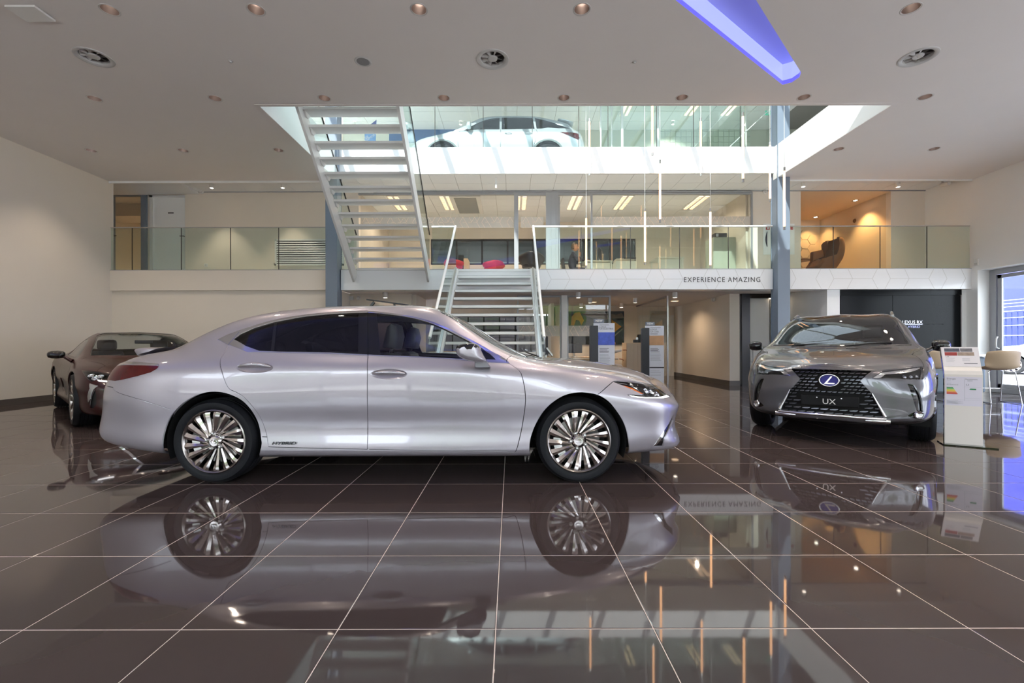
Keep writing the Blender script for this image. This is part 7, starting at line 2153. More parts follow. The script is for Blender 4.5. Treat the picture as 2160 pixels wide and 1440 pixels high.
# ================================================================== FURNITURE, SIGNS, PEOPLE
# ---- ground-floor sales room glazing
GY = 12.5
gz = thing('sales_room_glazing', 'grey framed glass front of the ground-floor sales room', 'glass wall', (1.5, GY, 0))
def gfr(x0, x1, z0, z1, nm='frame', y0=GY - 0.03, y1=GY + 0.03):
    return MB().box(x0, x1, y0, y1, z0, z1).build(nm, M_GMET, gz, bevel=0.003)
for a, b in ((1181, 1184), (1196, 1199), (1284, 1288), (1091, 1094)):
    gfr(PX(a, GY), PX(b, GY), 0, ZS)
gfr(PX(1091, GY), PX(1288, GY), ZS - 0.05, ZS - 0.001, 'frame', GY - 0.025, GY + 0.025)
gfr(PX(1091, GY), PX(1288, GY), 0.001, 0.06, 'frame', GY - 0.025, GY + 0.025)
for a, b in ((1094, 1181), (1199, 1284)):
    MB().box(PX(a, GY), PX(b, GY), GY - 0.006, GY + 0.006, 0.06, ZS - 0.05).build('pane', M_GLASSC, gz)
    frosted(gz, PX(a, GY), PX(b, GY), GY, PZ(709, GY), PZ(687, GY), 0.005)
t = thing('round_column', 'slim white column between the sales room glass panes', 'column', (PX(1190, GY), GY, 0))
MB().box(PX(1184, GY), PX(1196, GY), GY - 0.08, GY + 0.08, 0, ZS).build('shaft', M_WALLW, t, bevel=0.004)
MB().box(PX(1184, GY) - 0.004, PX(1196, GY) + 0.004, GY - 0.085, GY + 0.085, 0, 0.08).build('plinth', M_SKIRT, t)
gp = thing('glass_partition', 'glass partition with slim steel post beside the corridor', 'partition', (4.38, 12.6, 0))
MB().box(4.37, 4.41, 12.58, 12.63, 0, ZS).build('post', M_BRUSH, gp)
MB().box(4.37, 4.41, 12.63, 15.69, ZS - 0.04, ZS).build('head_rail', M_GMET, gp)
for a, b in ((12.63, 13.4), (13.4, 14.2), (14.2, 15.0), (15.0, 15.69)):
    MB().box(4.384, 4.396, a + 0.004, b - 0.004, 0.02, ZS - 0.04).build('pane', M_GLASSC, gp)
# picture on the rear wall: dark with yellow bodywork shapes (a generic stand-in)
M_PBLK = mat('print_black', srgb(22, 20, 20), 0.25)
M_PYEL = mat('print_yellow', srgb(206, 150, 26), 0.3, noise=0.15, nscale=3)
M_PGRY = mat('print_grey', srgb(120, 112, 100), 0.3, noise=0.3, nscale=4)
py_ = 15.68
t = thing('wall_picture', 'large black and yellow car detail print on the sales room wall', 'picture', AT(1256, 727, py_))
MB().box(PX(1197, py_), PX(1316, py_), py_ - 0.03, py_, PZ(727, py_), PZ(657, py_)).build('print_board', M_PBLK, t)
def flat(pts, m, nm, y, par, d=0.003):
    MB().prism([(PX(a, y), PZ(b, y)) for a, b in pts], 'y', y - d, y).build(nm, m, par)
flat([(1204, 686), (1206, 668), (1214, 659), (1223, 658), (1232, 676), (1226, 686), (1222, 676), (1215, 675), (1211, 686)], M_PYEL, 'yellow_arch', py_ - 0.03, t)
flat([(1228, 660), (1240, 658), (1300, 664), (1312, 660), (1316, 670), (1270, 674), (1240, 668)], M_PGRY, 'grey_sweep', py_ - 0.03, t)
flat([(1290, 674), (1311, 689), (1290, 706)], M_PYEL, 'yellow_wedge', py_ - 0.03, t)
flat([(1290, 712), (1316, 690), (1316, 693), (1292, 714)], M_PGRY, 'grey_line', py_ - 0.03, t)
t = thing('wall_picture', 'narrow dark print on the left side wall of the sales room', 'picture', AT(1171, 687, 15.0))
MB().add([(1.42, 14.7, 1.75), (1.42, 15.6, 1.75), (1.42, 15.6, 2.35), (1.42, 14.7, 2.35), (1.45, 14.7, 1.75), (1.45, 15.6, 1.75), (1.45, 15.6, 2.35), (1.45, 14.7, 2.35)], [(0, 1, 2, 3), (7, 6, 5, 4), (0, 4, 5, 1), (1, 5, 6, 2), (2, 6, 7, 3), (3, 7, 4, 0)]).build('print_board', M_PBLK, t)
MB().prism([(14.85, 1.8), (15.0, 2.1), (15.1, 1.95), (15.3, 1.8), (15.05, 1.85)], 'x', 1.45, 1.453).build('pale_curve', mat('print_beige', srgb(170, 140, 110), 0.4), t)
# corridor end door
t = thing('door_4', '', '', (5.4, 16.2, 0))
for k_ in ('label', 'category'):
    del t[k_]
t['kind'] = 'structure'
MB().box(4.65, 5.75, 16.16, 16.2, 0, 2.1).build('door_leaf', M_WALLW, t)
MB().box(5.75, 5.85, 16.14, 16.2, 0, 2.18).box(4.55, 4.65, 16.14, 16.2, 0, 2.18).box(4.65, 5.75, 16.14, 16.2, 2.1, 2.18).build('door_frame', M_WMET, t)

# ---- display totems
M_TOTEM = mat('anthracite_totem', srgb(44, 45, 52), 0.45, noise=0.04)
M_BOARD = mat('white_print_board', srgb(214, 216, 226), 0.5)
M_TAG = mat('slate_tag', srgb(120, 126, 140), 0.5)
M_TXT = mat('grey_print', srgb(92, 92, 98), 0.6)
M_TXTL = mat('light_grey_print', srgb(150, 150, 158), 0.6)
def lines(par, x0, x1, ys, Y, m, rnd, h):
    for yy in ys:
        MB().box(PX(x0, Y), PX(x0 + (x1 - x0) * (0.78 + 0.22 * rnd.random()), Y), Y - 0.0275, Y - 0.0265, PZ(yy + h, Y), PZ(yy, Y)).build('text_line', m, par)
def totem(Y, sc, ox, oy, label, title, pic, tagx):
    """sc, ox, oy turn crop pixels of the photo into frame pixels"""
    f = lambda a, b: (ox + a / sc, oy + b / sc)
    t = thing('display_totem', label, 'info stand', (PX(f(tagx['dark'][0] + 150, 0)[0], Y), Y, 0), 'display totems')
    d0, d1 = f(tagx['dark'][0], tagx['dark'][2]), f(tagx['dark'][1], 0)
    b0, b1 = f(tagx['board'][0], tagx['board'][2]), f(tagx['board'][1], 0)
    MB().box(PX(d0[0], Y), PX(d1[0], Y), Y - 0.05, Y + 0.05, 0, PZ(d0[1], Y)).build('pillar', M_TOTEM, t, bevel=0.004)
    bo = MB().box(PX(b0[0], Y), PX(b1[0], Y), Y - 0.026, Y + 0.01, 0.12, PZ(b0[1], Y)).build('board', M_BOARD, t, bevel=0.002)
    MB().box(PX(d0[0], Y) - 0.05, PX(b1[0], Y) + 0.05, Y - 0.16, Y + 0.16, 0, 0.012).build('foot_plate', M_TOTEM, t)
    n0, n1 = f(*tagx['new'][:2]), f(*tagx['new'][2:])
    ng = MB().box(PX(n0[0], Y), PX(n1[0], Y), Y - 0.03, Y - 0.02, PZ(n1[1], Y), PZ(n0[1], Y)).build('new_tag', M_TAG, t)
    tx = text('tag_lettering', 'NEW', 0.052, M_WMET, t, (PX(n0[0] + (n1[0] - n0[0]) * 0.5, Y), Y - 0.032, PZ(n1[1] - (n1[1] - n0[1]) * 0.28, Y)), (math.pi / 2, 0, 0), 0.0008, align='CENTER', bold=0.001)
    for body, a, b, hgt in title:
        q = f(a, b)
        text('title_lettering', body, hgt, M_TXT, t, (PX(q[0], Y), Y - 0.0275, PZ(q[1], Y)), (math.pi / 2, 0, 0), 0.0006, space=1.05, sx=0.92)
    p0, p1 = f(*pic[:2]), f(*pic[2:4])
    pb_ = MB().box(PX(p0[0], Y), PX(p1[0], Y), Y - 0.0285, Y - 0.0262, PZ(p1[1], Y), PZ(p0[1], Y)).build('photo_print', pic[4], t)
    # little car silhouette in the print
    w = p1[0] - p0[0]; h = p1[1] - p0[1]
    cp = [(0.12, 0.78), (0.13, 0.62), (0.2, 0.52), (0.32, 0.40), (0.52, 0.40), (0.66, 0.54), (0.74, 0.60), (0.77, 0.72), (0.74, 0.82), (0.2, 0.84)]
    MB().prism([(PX(p0[0] + a * w, Y), PZ(p0[1] + b * h, Y)) for a, b in cp], 'y', Y - 0.0292, Y - 0.0285).build('printed_car', pic[5], pb_)
    wd_ = MB().prism([(PX(p0[0] + a * w, Y), PZ(p0[1] + b * h, Y)) for a, b in ((0.24, 0.53), (0.34, 0.44), (0.5, 0.44), (0.6, 0.54))], 'y', Y - 0.0297, Y - 0.0292).build('printed_window', M_PBLK, pb_)
    MB().box(PX(p0[0], Y), PX(p1[0], Y), Y - 0.0290, Y - 0.0286, PZ(p1[1], Y), PZ(p1[1] - 0.2 * h, Y)).build('printed_road', pic[6], pb_)
    rnd = random.Random(int(Y * 10))
    x0 = f(tagx['tx'][0], 0)[0]; x1 = f(tagx['tx'][1], 0)[0]
    lines(t, x0, x0 + (x1 - x0) * 0.85, [f(0, b)[1] for b in tagx['bold']], Y, M_TXT, rnd, 1.0)
    lines(t, x0, x1, [f(0, b)[1] for b in tagx['thin']], Y, M_TXTL, rnd, 0.6)
    if 'slot' in tagx:
        s0, s1 = f(0, tagx['slot'][0])[1], f(0, tagx['slot'][1])[1]
        MB().box(PX(b0[0], Y) + 0.08, PX(b1[0], Y), Y - 0.0275, Y - 0.0262, PZ(s1, Y), PZ(s0, Y)).build('board_joint', M_TOTEM, t)
    return t
totem(7.8, 9.0, 1240, 660, 'white info totem with blue electric car print behind the bonnet', [('LEXUS', 215, 283, 0.042), ('UX ELECTRIC', 215, 320, 0.042)],
      (188, 370, 503, 612, mat('print_blue', srgb(64, 88, 190), 0.4, noise=0.5, nscale=14), mat('print_dark_car', srgb(36, 48, 120), 0.3), mat('print_wet_road', srgb(54, 84, 170), 0.3, noise=0.4, nscale=25)),
      {'dark': (37, 187, 243), 'board': (108, 503, 195), 'new': (108, 120, 303, 192), 'tx': (215, 430), 'bold': (675, 698, 721, 744), 'thin': (222, 238, 792, 815, 838, 860, 882, 905, 928, 950)})
totem(9.1, 9.0, 1240, 660, 'white info totem with sunset car print beside the corridor', [('LEXUS', 1180, 333, 0.048), ('UX 250h', 1180, 375, 0.048)],
      (1158, 435, 1433, 617, mat('print_sunset', srgb(196, 150, 110), 0.4, noise=0.35, nscale=6), mat('print_white_car', srgb(214, 220, 226), 0.3), mat('print_dark_road', srgb(52, 56, 66), 0.4)),
      {'dark': (1018, 1155, 290), 'board': (1088, 1438, 250), 'new': (1088, 180, 1262, 242), 'tx': (1180, 1385), 'bold': (398, 675, 696, 717, 738), 'thin': (270, 285, 780, 800, 820, 840, 860, 880, 900, 1100, 1130, 1180), 'slot': (1028, 1050)})

# ---- display bay with lit niche, right of the corridor
bx = thing('display_bay', 'black framed display bay with white lit panels behind the crossover', 'display', (7.0, 12.2, 0))
by = 12.2
X0, X1 = PX(1563, by), PX(1742, by)
MB().box(X0, PX(1580, by), by - 0.06, by + 0.2, 0, ZS).build('frame_side', mat('navy_black', srgb(20, 24, 36), 0.25), bx)
MB().box(PX(1580, by), X1, by - 0.05, by + 0.19, PZ(630, by), ZS).build('frame_top', M_BLACKG, bx)
MB().box(PX(1726, by), X1, by + 0.05, by + 0.19, 0, PZ(630, by)).build('dark_glass', M_BLACKG, bx)
for a, b, z0, z1 in ((1580, 1626, 732, 630), (1580, 1590, 764, 733), (1591, 1636, 764, 733), (1580, 1636, 790, 765), (1630, 1722, 800, 630)):
    MB().box(PX(a, by) + 0.002, PX(b, by) - 0.002, by + 0.06, by + 0.12, PZ(z0, by) + 0.003, PZ(z1, by) - 0.003).build('panel', M_WALLW, bx, bevel=0.003)
MB().box(PX(1720, by), PX(1725, by), by - 0.02, by + 0.06, 0.4, PZ(630, by)).build('led_strip', emis('bay_led', (1.0, 0.80, 0.58), 2.2), bx)
MB().box(PX(1625, by), PX(1722, by), by - 0.02, by + 0.06, PZ(631.5, by), PZ(630, by)).build('led_top', emis('bay_led', (1.0, 0.80, 0.58), 2.2), bx)
MB().box(PX(1580, by), X1, by - 0.05, by + 0.19, 0, 0.12).build('plinth', M_BLACKG, bx)

# ---- video wall: six panels, text on screen
vw = thing('video_wall', 'black multi-panel video wall showing car title text', 'screen', (9.2, VY, 0))
M_SCR = mat('screen_glass', srgb(10, 13, 15), 0.2, spec=0.1)
vx = [7.79, 9.02, 10.24]
vz = [PZ(746, VY), PZ(685.5, VY), PZ(624, VY)]
MB().box(7.77, 10.66, VY + 0.06, VY + 0.2, 0.75, ZS - 0.005).build('backing', M_BLACK, vw)
for i in range(2):
    for j in range(2):
        MB().box(vx[i] + 0.004, vx[i + 1] - 0.004, VY, VY + 0.06, vz[j] + 0.004, vz[j + 1] - 0.004).build('screen_panel', M_SCR, vw, bevel=0.002)
MB().box(7.77, 10.66, VY + 0.01, VY + 0.06, vz[2] + 0.004, ZS - 0.005).build('header_panel', M_SCR, vw)
MB().box(10.25, 10.66, VY + 0.03, VY + 0.06, 0.75, vz[2]).build('end_panel', M_SCR, vw)
M_STX = emis('screen_text_white', (0.75, 0.8, 1.0), 1.0)
M_STB = emis('screen_text_blue', (0.35, 0.4, 0.8), 0.8)
xr_ = PX(1946, VY)
t1 = text('screen_title', 'THE NEW LEXUS RX', 0.108, M_STX, vw, (xr_, VY - 0.002, PZ(684.3, VY)), (math.pi / 2, 0, 0), 0.0005, align='RIGHT')
t2 = text('screen_subtitle', 'SELF-CHARGING HYBRID', 0.084, M_STB, vw, (PX(1941, VY), VY - 0.002, PZ(693.2, VY)), (math.pi / 2, 0, 0), 0.0005, align='RIGHT')
MB().box(PX(1840, VY), xr_, VY - 0.002, VY - 0.001, PZ(686.3, VY), PZ(685.6, VY)).build('screen_rule', M_STX, vw)

# ---- bar counter and stools
M_SLATE = mat('blue_grey_laminate', srgb(104, 118, 128), 0.5, noise=0.05, nscale=20)
bc = thing('bar_counter', 'blue-grey bar counter with white top under the video wall', 'counter', (8.9, 9.6, 0))
MB().box(7.75, 10.0, 9.25, 9.95, 0.84, 0.885).build('counter_top', M_WMET, bc, bevel=0.006)
MB().box(8.0, 9.86, 9.32, 9.9, 0.08, 0.84).build('front_panel', M_SLATE, bc, bevel=0.05)
MB().box(8.05, 9.82, 9.36, 9.86, 0, 0.08).build('plinth', M_BLACK, bc)
M_SAND = mat('sand_leather', srgb(186, 164, 136), 0.5, noise=0.04, nscale=40)
def stool(x, y, rot, label):
    t = thing('bar_stool', label, 'stool', (x, y, 0), 'sand bar stools', rotz=rot)
    # shell: seat pan running into a curved backrest (back towards -y)
    n1, n2 = 15, 13
    vs_ = []
    for i in range(n2):
        f = i / (n2 - 1)
        if f < 0.45:
            g = f / 0.45
            yy, zz = 0.20 - 0.36 * g, 0.64 - 0.02 * math.sin(math.pi * g)
        else:
            g = (f - 0.45) / 0.55
            yy, zz = -0.16 - 0.10 * math.sin(g * math.pi / 2) - 0.02 * g, 0.64 + 0.34 * (1 - math.cos(g * math.pi / 2)) ** 0.75
        for k in range(n1):
            s = -1 + 2 * k / (n1 - 1)
            w = 0.245 + 0.02 * math.sin(math.pi * f) + (0.012 * max(0, f - 0.5) * 2)
            ed = abs(s) ** 4
            vs_.append((s * w, yy + (0.10 * s * s if f > 0.45 else 0.0) * min(1, (f - 0.45) / 0.25 if f > 0.45 else 0), zz + (0.05 * ed if f <= 0.45 else 0.05 * ed * (1 - (f - 0.45) / 0.55)) - (0.03 * ed * max(0, f - 0.8) / 0.2 if f > 0.8 else 0)))
    fs_ = [(i * n1 + k, i * n1 + k + 1, (i + 1) * n1 + k + 1, (i + 1) * n1 + k) for i in range(n2 - 1) for k in range(n1 - 1)]
    o = MB().add(vs_, fs_).build('seat_shell', M_SAND, t, smooth=60, local=True)
    sd = o.modifiers.new('thick', 'SOLIDIFY'); sd.thickness = 0.025; sd.offset = 0
    ss = o.modifiers.new('soft', 'SUBSURF'); ss.levels = 1; ss.render_levels = 1
    for sx in (-1, 1):
        MB().tube([(sx * 0.14, 0.12, 0.61), (sx * 0.2, 0.15, 0.58), (sx * 0.23, 0.24, 0.012)], 0.009, 8).build('leg', M_CHROME, t, smooth=60, local=True)
        MB().tube([(sx * 0.14, -0.10, 0.61), (sx * 0.2, -0.14, 0.58), (sx * 0.23, -0.24, 0.012)], 0.009, 8).build('leg', M_CHROME, t, smooth=60, local=True)
        MB().tube([(sx * 0.23, -0.24, 0.012), (sx * 0.23, 0.24, 0.012)], 0.009, 8).build('skid', M_CHROME, t, smooth=60, local=True)
    MB().tube([(-0.222, 0.215, 0.25), (0.222, 0.215, 0.25)], 0.008, 8).build('footrest', M_CHROME, t, smooth=60, local=True)
    return t
stool(9.08, 8.42, math.radians(-14), 'sand leather bar stool on wire legs by the glass door')
stool(8.12, 8.75, math.radians(-10), 'sand leather bar stool partly hidden behind the price stand')

# ---- price stand
ps_rot = math.radians(-31)
ps = thing('price_stand', 'white bent-sheet price stand beside the grey crossover', 'info stand', (4.86, 4.83, 0), rotz=ps_rot)
M_PS = mat('warm_white_sheet', srgb(226, 220, 214), 0.4)
def bent(x0, x1, th, off):
    prof = []
    pts = [(0.0, 0.012), (0.0, 0.76), (0.012, 0.80), (0.04, 0.84), (0.135, 1.055)]
    vs_ = []
    for (y, z) in pts:
        vs_ += [(x0, y + off, z), (x1, y + off, z)]
    nrm_ = [(1, 0), (1, 0), (0.97, -0.25), (0.92, -0.4), (0.92, -0.4)]
    for (y, z), (ny, nz) in zip(pts, nrm_):
        vs_ += [(x0, y + off + th * ny, z + th * nz), (x1, y + off + th * ny, z + th * nz)]
    n = len(pts)
    fs_ = []
    for i in range(n - 1):
        a = 2 * i
        fs_ += [(a, a + 1, a + 3, a + 2), (2 * n + a + 2, 2 * n + a + 3, 2 * n + a + 1, 2 * n + a), (a, a + 2, 2 * n + a + 2, 2 * n + a), (a + 3, a + 1, 2 * n + a + 1, 2 * n + a + 3)]
    fs_ += [(0, 2 * n, 2 * n + 1, 1), (2 * n - 2, 2 * n - 1, 4 * n - 1, 4 * n - 2)]
    return MB().add(vs_, fs_)
bent(-0.15, 0.15, 0.012, 0.0).build('front_sheet', M_PS, ps, local=True)
bent(-0.148, 0.148, 0.04, 0.0125).build('back_sheet', M_BLACKG, ps, local=True)
MB().box(-0.18, 0.24, -0.10, 0.14, 0, 0.012).build('foot_plate', mat('black_glass_plate', srgb(16, 16, 18), 0.05, coat=0.5), ps, local=True)
M_PAPER = mat('print_paper', srgb(218, 214, 226), 0.6)
en = MB().box(-0.145, 0.145, -0.002, -0.0005, 0.425, 0.735).build('energy_label', M_PAPER, ps, local=True)
def ebox(x0, x1, z0, z1, m, nm='print_block'):
    return MB().box(x0, x1, -0.0032, -0.002, z0, z1).build(nm, m, en, local=True)
for k, c in enumerate(((40, 130, 80), (90, 170, 80), (190, 200, 70), (230, 200, 50), (230, 150, 50), (215, 90, 50), (195, 50, 50))):
    z1 = 0.623 - k * 0.0112
    MB().prism([(-0.133, z1 - 0.0095), (-0.085 + k * 0.006, z1 - 0.0095), (-0.079 + k * 0.006, z1 - 0.0047), (-0.085 + k * 0.006, z1), (-0.133, z1)], 'y', -0.0032, -0.002).build('efficiency_bar', mat('energy_bar_%d' % k, srgb(*c), 0.6), en, local=True)
MB().prism([(0.045, 0.605), (0.055, 0.613), (0.098, 0.613), (0.098, 0.597), (0.055, 0.597)], 'y', -0.0032, -0.002).build('rating_arrow', mat('energy_bar_0', srgb(40, 130, 80), 0.6), en, local=True)
for x0, x1, z0, z1 in ((0.008, 0.0092, 0.48, 0.72), (0.008, 0.138, 0.508, 0.509), (0.008, 0.138, 0.628, 0.629), (-0.138, 0.138, 0.488, 0.4888)):
    ebox(x0, x1, z0, z1, M_TXTL, 'label_rule')
def etext(b, x, z, s, m=M_TXT):
    o = text('label_lettering', b, s, m, en, (0, 0, 0), (math.pi / 2, 0, 0), 0.0002)
    o.location = (x, -0.0024, z)
etext('Energie', -0.132, 0.705, 0.024); etext('Personenauto', 0.015, 0.706, 0.017); etext('LEXUS', 0.03, 0.690, 0.014); etext('Brandstofverbruik', -0.132, 0.645, 0.0125); etext('5,3', 0.018, 0.645, 0.022)
for k in range(7):
    ebox(-0.132, -0.132 + 0.09 + 0.02 * ((k * 7) % 3), 0.478 - k * 0.006, 0.4795 - k * 0.006, M_TXTL, 'text_line')
for z in (0.69, 0.675, 0.66):
    ebox(-0.132, -0.10, z, z + 0.002, M_TXTL, 'text_line')
# slanted price sheet with four small photos
nv = Vector((0, -0.92, 0.40)).normalized()
up = Vector((0, 0.40, 0.92)).normalized()
def sl(x, f, d):
    base = Vector((x, 0.04, 0.84)) + up * f
    return base + nv * d
def slq(x0, x1, f0, f1, d, m, nm, par):
    q = [sl(x0, f0, d), sl(x1, f0, d), sl(x1, f1, d), sl(x0, f1, d)]
    return MB().add(q + [v - nv * 0.0008 for v in q], [(0, 1, 2, 3), (0, 4, 5, 1), (1, 5, 6, 2), (2, 6, 7, 3), (3, 7, 4, 0)]).build(nm, m, par, local=True)
sh = slq(-0.148, 0.148, 0.005, 0.232, 0.0022, mat('price_paper', srgb(222, 218, 222), 0.5), 'price_sheet', ps)
slq(-0.125, 0.0, 0.178, 0.218, 0.0034, mat('photo_grey_car', srgb(74, 78, 92), 0.5, noise=0.5, nscale=40), 'photo', sh)
slq(0.004, 0.10, 0.178, 0.218, 0.0034, mat('photo_interior', srgb(110, 108, 112), 0.5, noise=0.5, nscale=40), 'photo', sh)
slq(-0.125, -0.025, 0.132, 0.172, 0.0034, mat('photo_red_car', srgb(150, 52, 50), 0.5, noise=0.5, nscale=40), 'photo', sh)
slq(-0.021, 0.11, 0.132, 0.172, 0.0034, mat('photo_white_car', srgb(156, 138, 124), 0.5, noise=0.5, nscale=40), 'photo', sh)
slq(0.02, 0.125, 0.038, 0.046, 0.0034, M_TXT, 'price_bar', sh)
for k in range(4):
    slq(-0.12, -0.05 - 0.01 * (k % 2), 0.10 - k * 0.014, 0.1015 - k * 0.014, 0.0034, M_TXTL, 'text_line', sh)
    slq(0.01, 0.07, 0.10 - k * 0.010, 0.1012 - k * 0.010, 0.0034, M_TXTL, 'text_line', sh)
o = text('sheet_lettering', 'UX', 0.02, M_TXT, sh, (0, 0, 0), (math.radians(66.5), 0, 0), 0.0002)
o.location = sl(-0.12, 0.112, 0.0026)

# ---- furniture helpers
M_BIRCH = mat('birch_laminate', srgb(214, 186, 150), 0.5, noise=0.05, nscale=10)
M_DESKG = mat('pale_grey_desk', srgb(206, 206, 196), 0.5)
def desk(x0, x1, y0, y1, z, label, m, group=None):
    t = thing('office_desk', label, 'desk', ((x0 + x1) / 2, (y0 + y1) / 2, z), group)
    MB().box(x0, x1, y0, y1, z + 0.71, z + 0.74).build('desk_top', m, t, bevel=0.004)
    for x in (x0 + 0.03, x1 - 0.07):
        for y in (y0 + 0.03, y1 - 0.07):
            MB().box(x, x + 0.045, y, y + 0.045, z, z + 0.71).build('leg', M_DESKG, t)
    MB().box(x0 + 0.08, x1 - 0.08, y0 + 0.03, y0 + 0.05, z + 0.3, z + 0.68).build('modesty_panel', m, t)
    return t
def monitor(x, y, z, rot, label, w=0.5):
    t = thing('monitor', label, 'monitor', (x, y, z), rotz=rot)
    MB().box(-w / 2, w / 2, -0.015, 0.015, 0.12, 0.42).build('screen', M_BLACK, t, local=True, bevel=0.005)
    MB().cyl((0, 0.01, 0.01), (0, 0.01, 0.2), 0.018, n=10).build('stand', M_BRUSH, t, local=True)
    MB().lathe([(0.001, 0.012), (0.10, 0.01), (0.11, 0.0)], n=18).build('foot', M_BRUSH, t, local=True)
    return t
# ground floor
desk(PX(1205, 13.6), PX(1290, 13.6), 13.7, 14.4, 0, 'birch desk behind the sales room glass', M_BIRCH)
monitor(PX(1212, 13.9), 14.0, 0.74, math.radians(20), 'black monitor on the birch sales desk', 0.55)
t = thing('filing_cabinet', 'beige two-door cabinet behind the sunset totem', 'cabinet', (PX(1352, 12.9), 13.0, 0))
cx0, cx1, cz1 = PX(1322, 12.9), 4.36, PZ(723, 12.9)
MB().box(cx0, cx1, 12.95, 13.45, 0, cz1).build('carcass', M_BIRCH, t, bevel=0.004)
mid_ = cx0 + 0.20
for a, b in ((cx0 + 0.005, mid_ - 0.002), (mid_ + 0.002, mid_ + 0.12), (mid_ + 0.125, cx1 - 0.005)):
    d_ = MB().box(a, b, 12.93, 12.949, 0.08, cz1 - 0.02).build('door', mat('beige_front', srgb(204, 182, 156), 0.5), t, bevel=0.002)
    MB().box((a + b) / 2 - 0.01, (a + b) / 2 + 0.01, 12.915, 12.93, cz1 - 0.25, cz1 - 0.10).build('handle', M_BRUSH, d_)
t = thing('coffee_machine', 'small black machine on top of the beige cabinet', 'appliance', (PX(1345, 13.1), 13.1, cz1))
MB().box(PX(1347, 13.1), PX(1354, 13.1), 13.05, 13.25, cz1, cz1 + 0.24).build('body', M_BLACK, t, bevel=0.01)
MB().box(PX(1337, 13.1), PX(1346, 13.1), 13.05, 13.2, cz1, cz1 + 0.09).build('tray', M_BLACK, t, bevel=0.008)
MB().cyl((PX(1342, 13.1), 13.0, cz1 + 0.09), (PX(1342, 13.1), 13.0, cz1 + 0.15), 0.03, n=12).build('jug', M_BRUSH, t, smooth=50)
desk(-1.2, 0.6, 13.4, 14.2, 0, 'birch desk below the lower staircase', M_BIRCH)
monitor(-0.4, 13.8, 0.74, 0.1, 'black monitor on the desk below the staircase')
t = thing('reception_counter', 'birch reception counter seen through the saloon windows', 'counter', (-2.0, 14.6, 0))
MB().box(-2.6, -0.9, 14.2, 14.9, 0.88, 0.92).build('counter_top', M_BIRCH, t, bevel=0.004)
MB().box(-2.55, -0.95, 14.3, 14.85, 0, 0.88).build('counter_front', mat('beige_front', srgb(204, 182, 156), 0.5), t)
desk(0.75, 1.28, 13.9, 14.6, 0, 'small birch desk at the left of the sales room', M_BIRCH)
t = thing('tilted_screen', 'dark angled screen box at the foot of the staircase', 'screen', (PX(1150, 8.6), 8.6, 0))
xx, zz = PX(1150, 8.6), PZ(741, 8.6)
MB().obox((xx, 8.6, zz), (0.055, 0, 0.03), (0, 0.12, 0), (-0.035, 0, 0.05)).build('screen_case', M_TOTEM, t, bevel=0.004)
MB().obox((xx + 0.075, 8.6, zz - 0.005), (0.012, 0, 0.006), (0, 0.125, 0), (-0.055, 0, 0.075)).build('screen_rim', M_BRUSH, t)
MB().box(xx - 0.03, xx + 0.03, 8.57, 8.63, 0, zz - 0.02).build('post', M_BRUSH, t)
MB().lathe([(0.001, 0.014), (0.08, 0.012), (0.085, 0)], (xx, 8.6, 0), n=24).build('foot_plate', M_TOTEM, t)

# ---- mezzanine office furniture
desk(PX(1232, 13.4), PX(1292, 13.4), 13.3, 14.1, Z1, 'pale desk in front of the seated man', M_DESKG, 'pale office desks')
monitor(PX(1266, 13.7), 13.7, Z1 + 0.74, math.radians(70), 'dark monitor on the seated man\'s desk')
desk(PX(1386, 12.9), PX(1442, 12.9), 12.8, 13.6, Z1, 'pale desk near the office window on the right', M_DESKG, 'pale office desks')
t = thing('printer', 'beige office printer on a low stand near the window', 'printer', (PX(1322, 13.0), 13.0, Z1))
x0, x1 = PX(1298, 13.0), PX(1342, 13.0)
MB().box(x0, x1, 12.9, 13.4, Z1, PZ(552, 13.0)).build('stand', M_DESKG, t, bevel=0.01)
MB().box(x0 + 0.02, x1 - 0.05, 12.95, 13.35, PZ(552, 13.0), PZ(546, 13.0)).build('body', mat('printer_beige', srgb(196, 184, 166), 0.5), t, bevel=0.015)
MB().box(x0 + 0.25, x1 - 0.02, 12.92, 13.1, PZ(547, 13.0), PZ(544, 13.0)).build('control_panel', M_BLACK, t, bevel=0.006)
t = thing('tall_cabinet', 'tall grey-green office cabinet at the right of the mezzanine office', 'cabinet', (PX(1537, 12.3), 12.4, Z1))
x0, x1, zc = PX(1505, 12.3), PX(1566, 12.3), PZ(501, 12.3)
MB().box(x0, x1, 12.3, 12.8, Z1, zc).build('carcass', mat('grey_green_cabinet', srgb(178, 184, 168), 0.5), t, bevel=0.004)
for a, b in ((x0 + 0.01, (x0 + x1) / 2 - 0.003), ((x0 + x1) / 2 + 0.003, x1 - 0.01)):
    d_ = MB().box(a, b, 12.285, 12.299, Z1 + 0.05, zc - 0.02).build('door', mat('grey_green_cabinet', srgb(178, 184, 168), 0.5), t, bevel=0.002)
    MB().box(a + 0.05, a + 0.09, 12.275, 12.285, zc - 0.35, zc - 0.2).build('handle', M_BRUSH, d_)
t = thing('storage_box', 'dark cardboard box lying on the tall cabinet', 'box', (PX(1518, 12.4), 12.45, zc))
MB().box(PX(1506, 12.4), PX(1531, 12.4), 12.32, 12.6, zc, zc + 0.12).build('carton', mat('dark_carton', srgb(44, 38, 34), 0.6), t, bevel=0.004)
MB().box(PX(1508, 12.4), PX(1513, 12.4), 12.315, 12.32, zc + 0.02, zc + 0.10).build('carton_label', M_PAPER, t)
t = thing('wine_bottle', 'dark bottle with pale label standing on the tall cabinet', 'bottle', (PX(1555, 12.5), 12.5, zc))
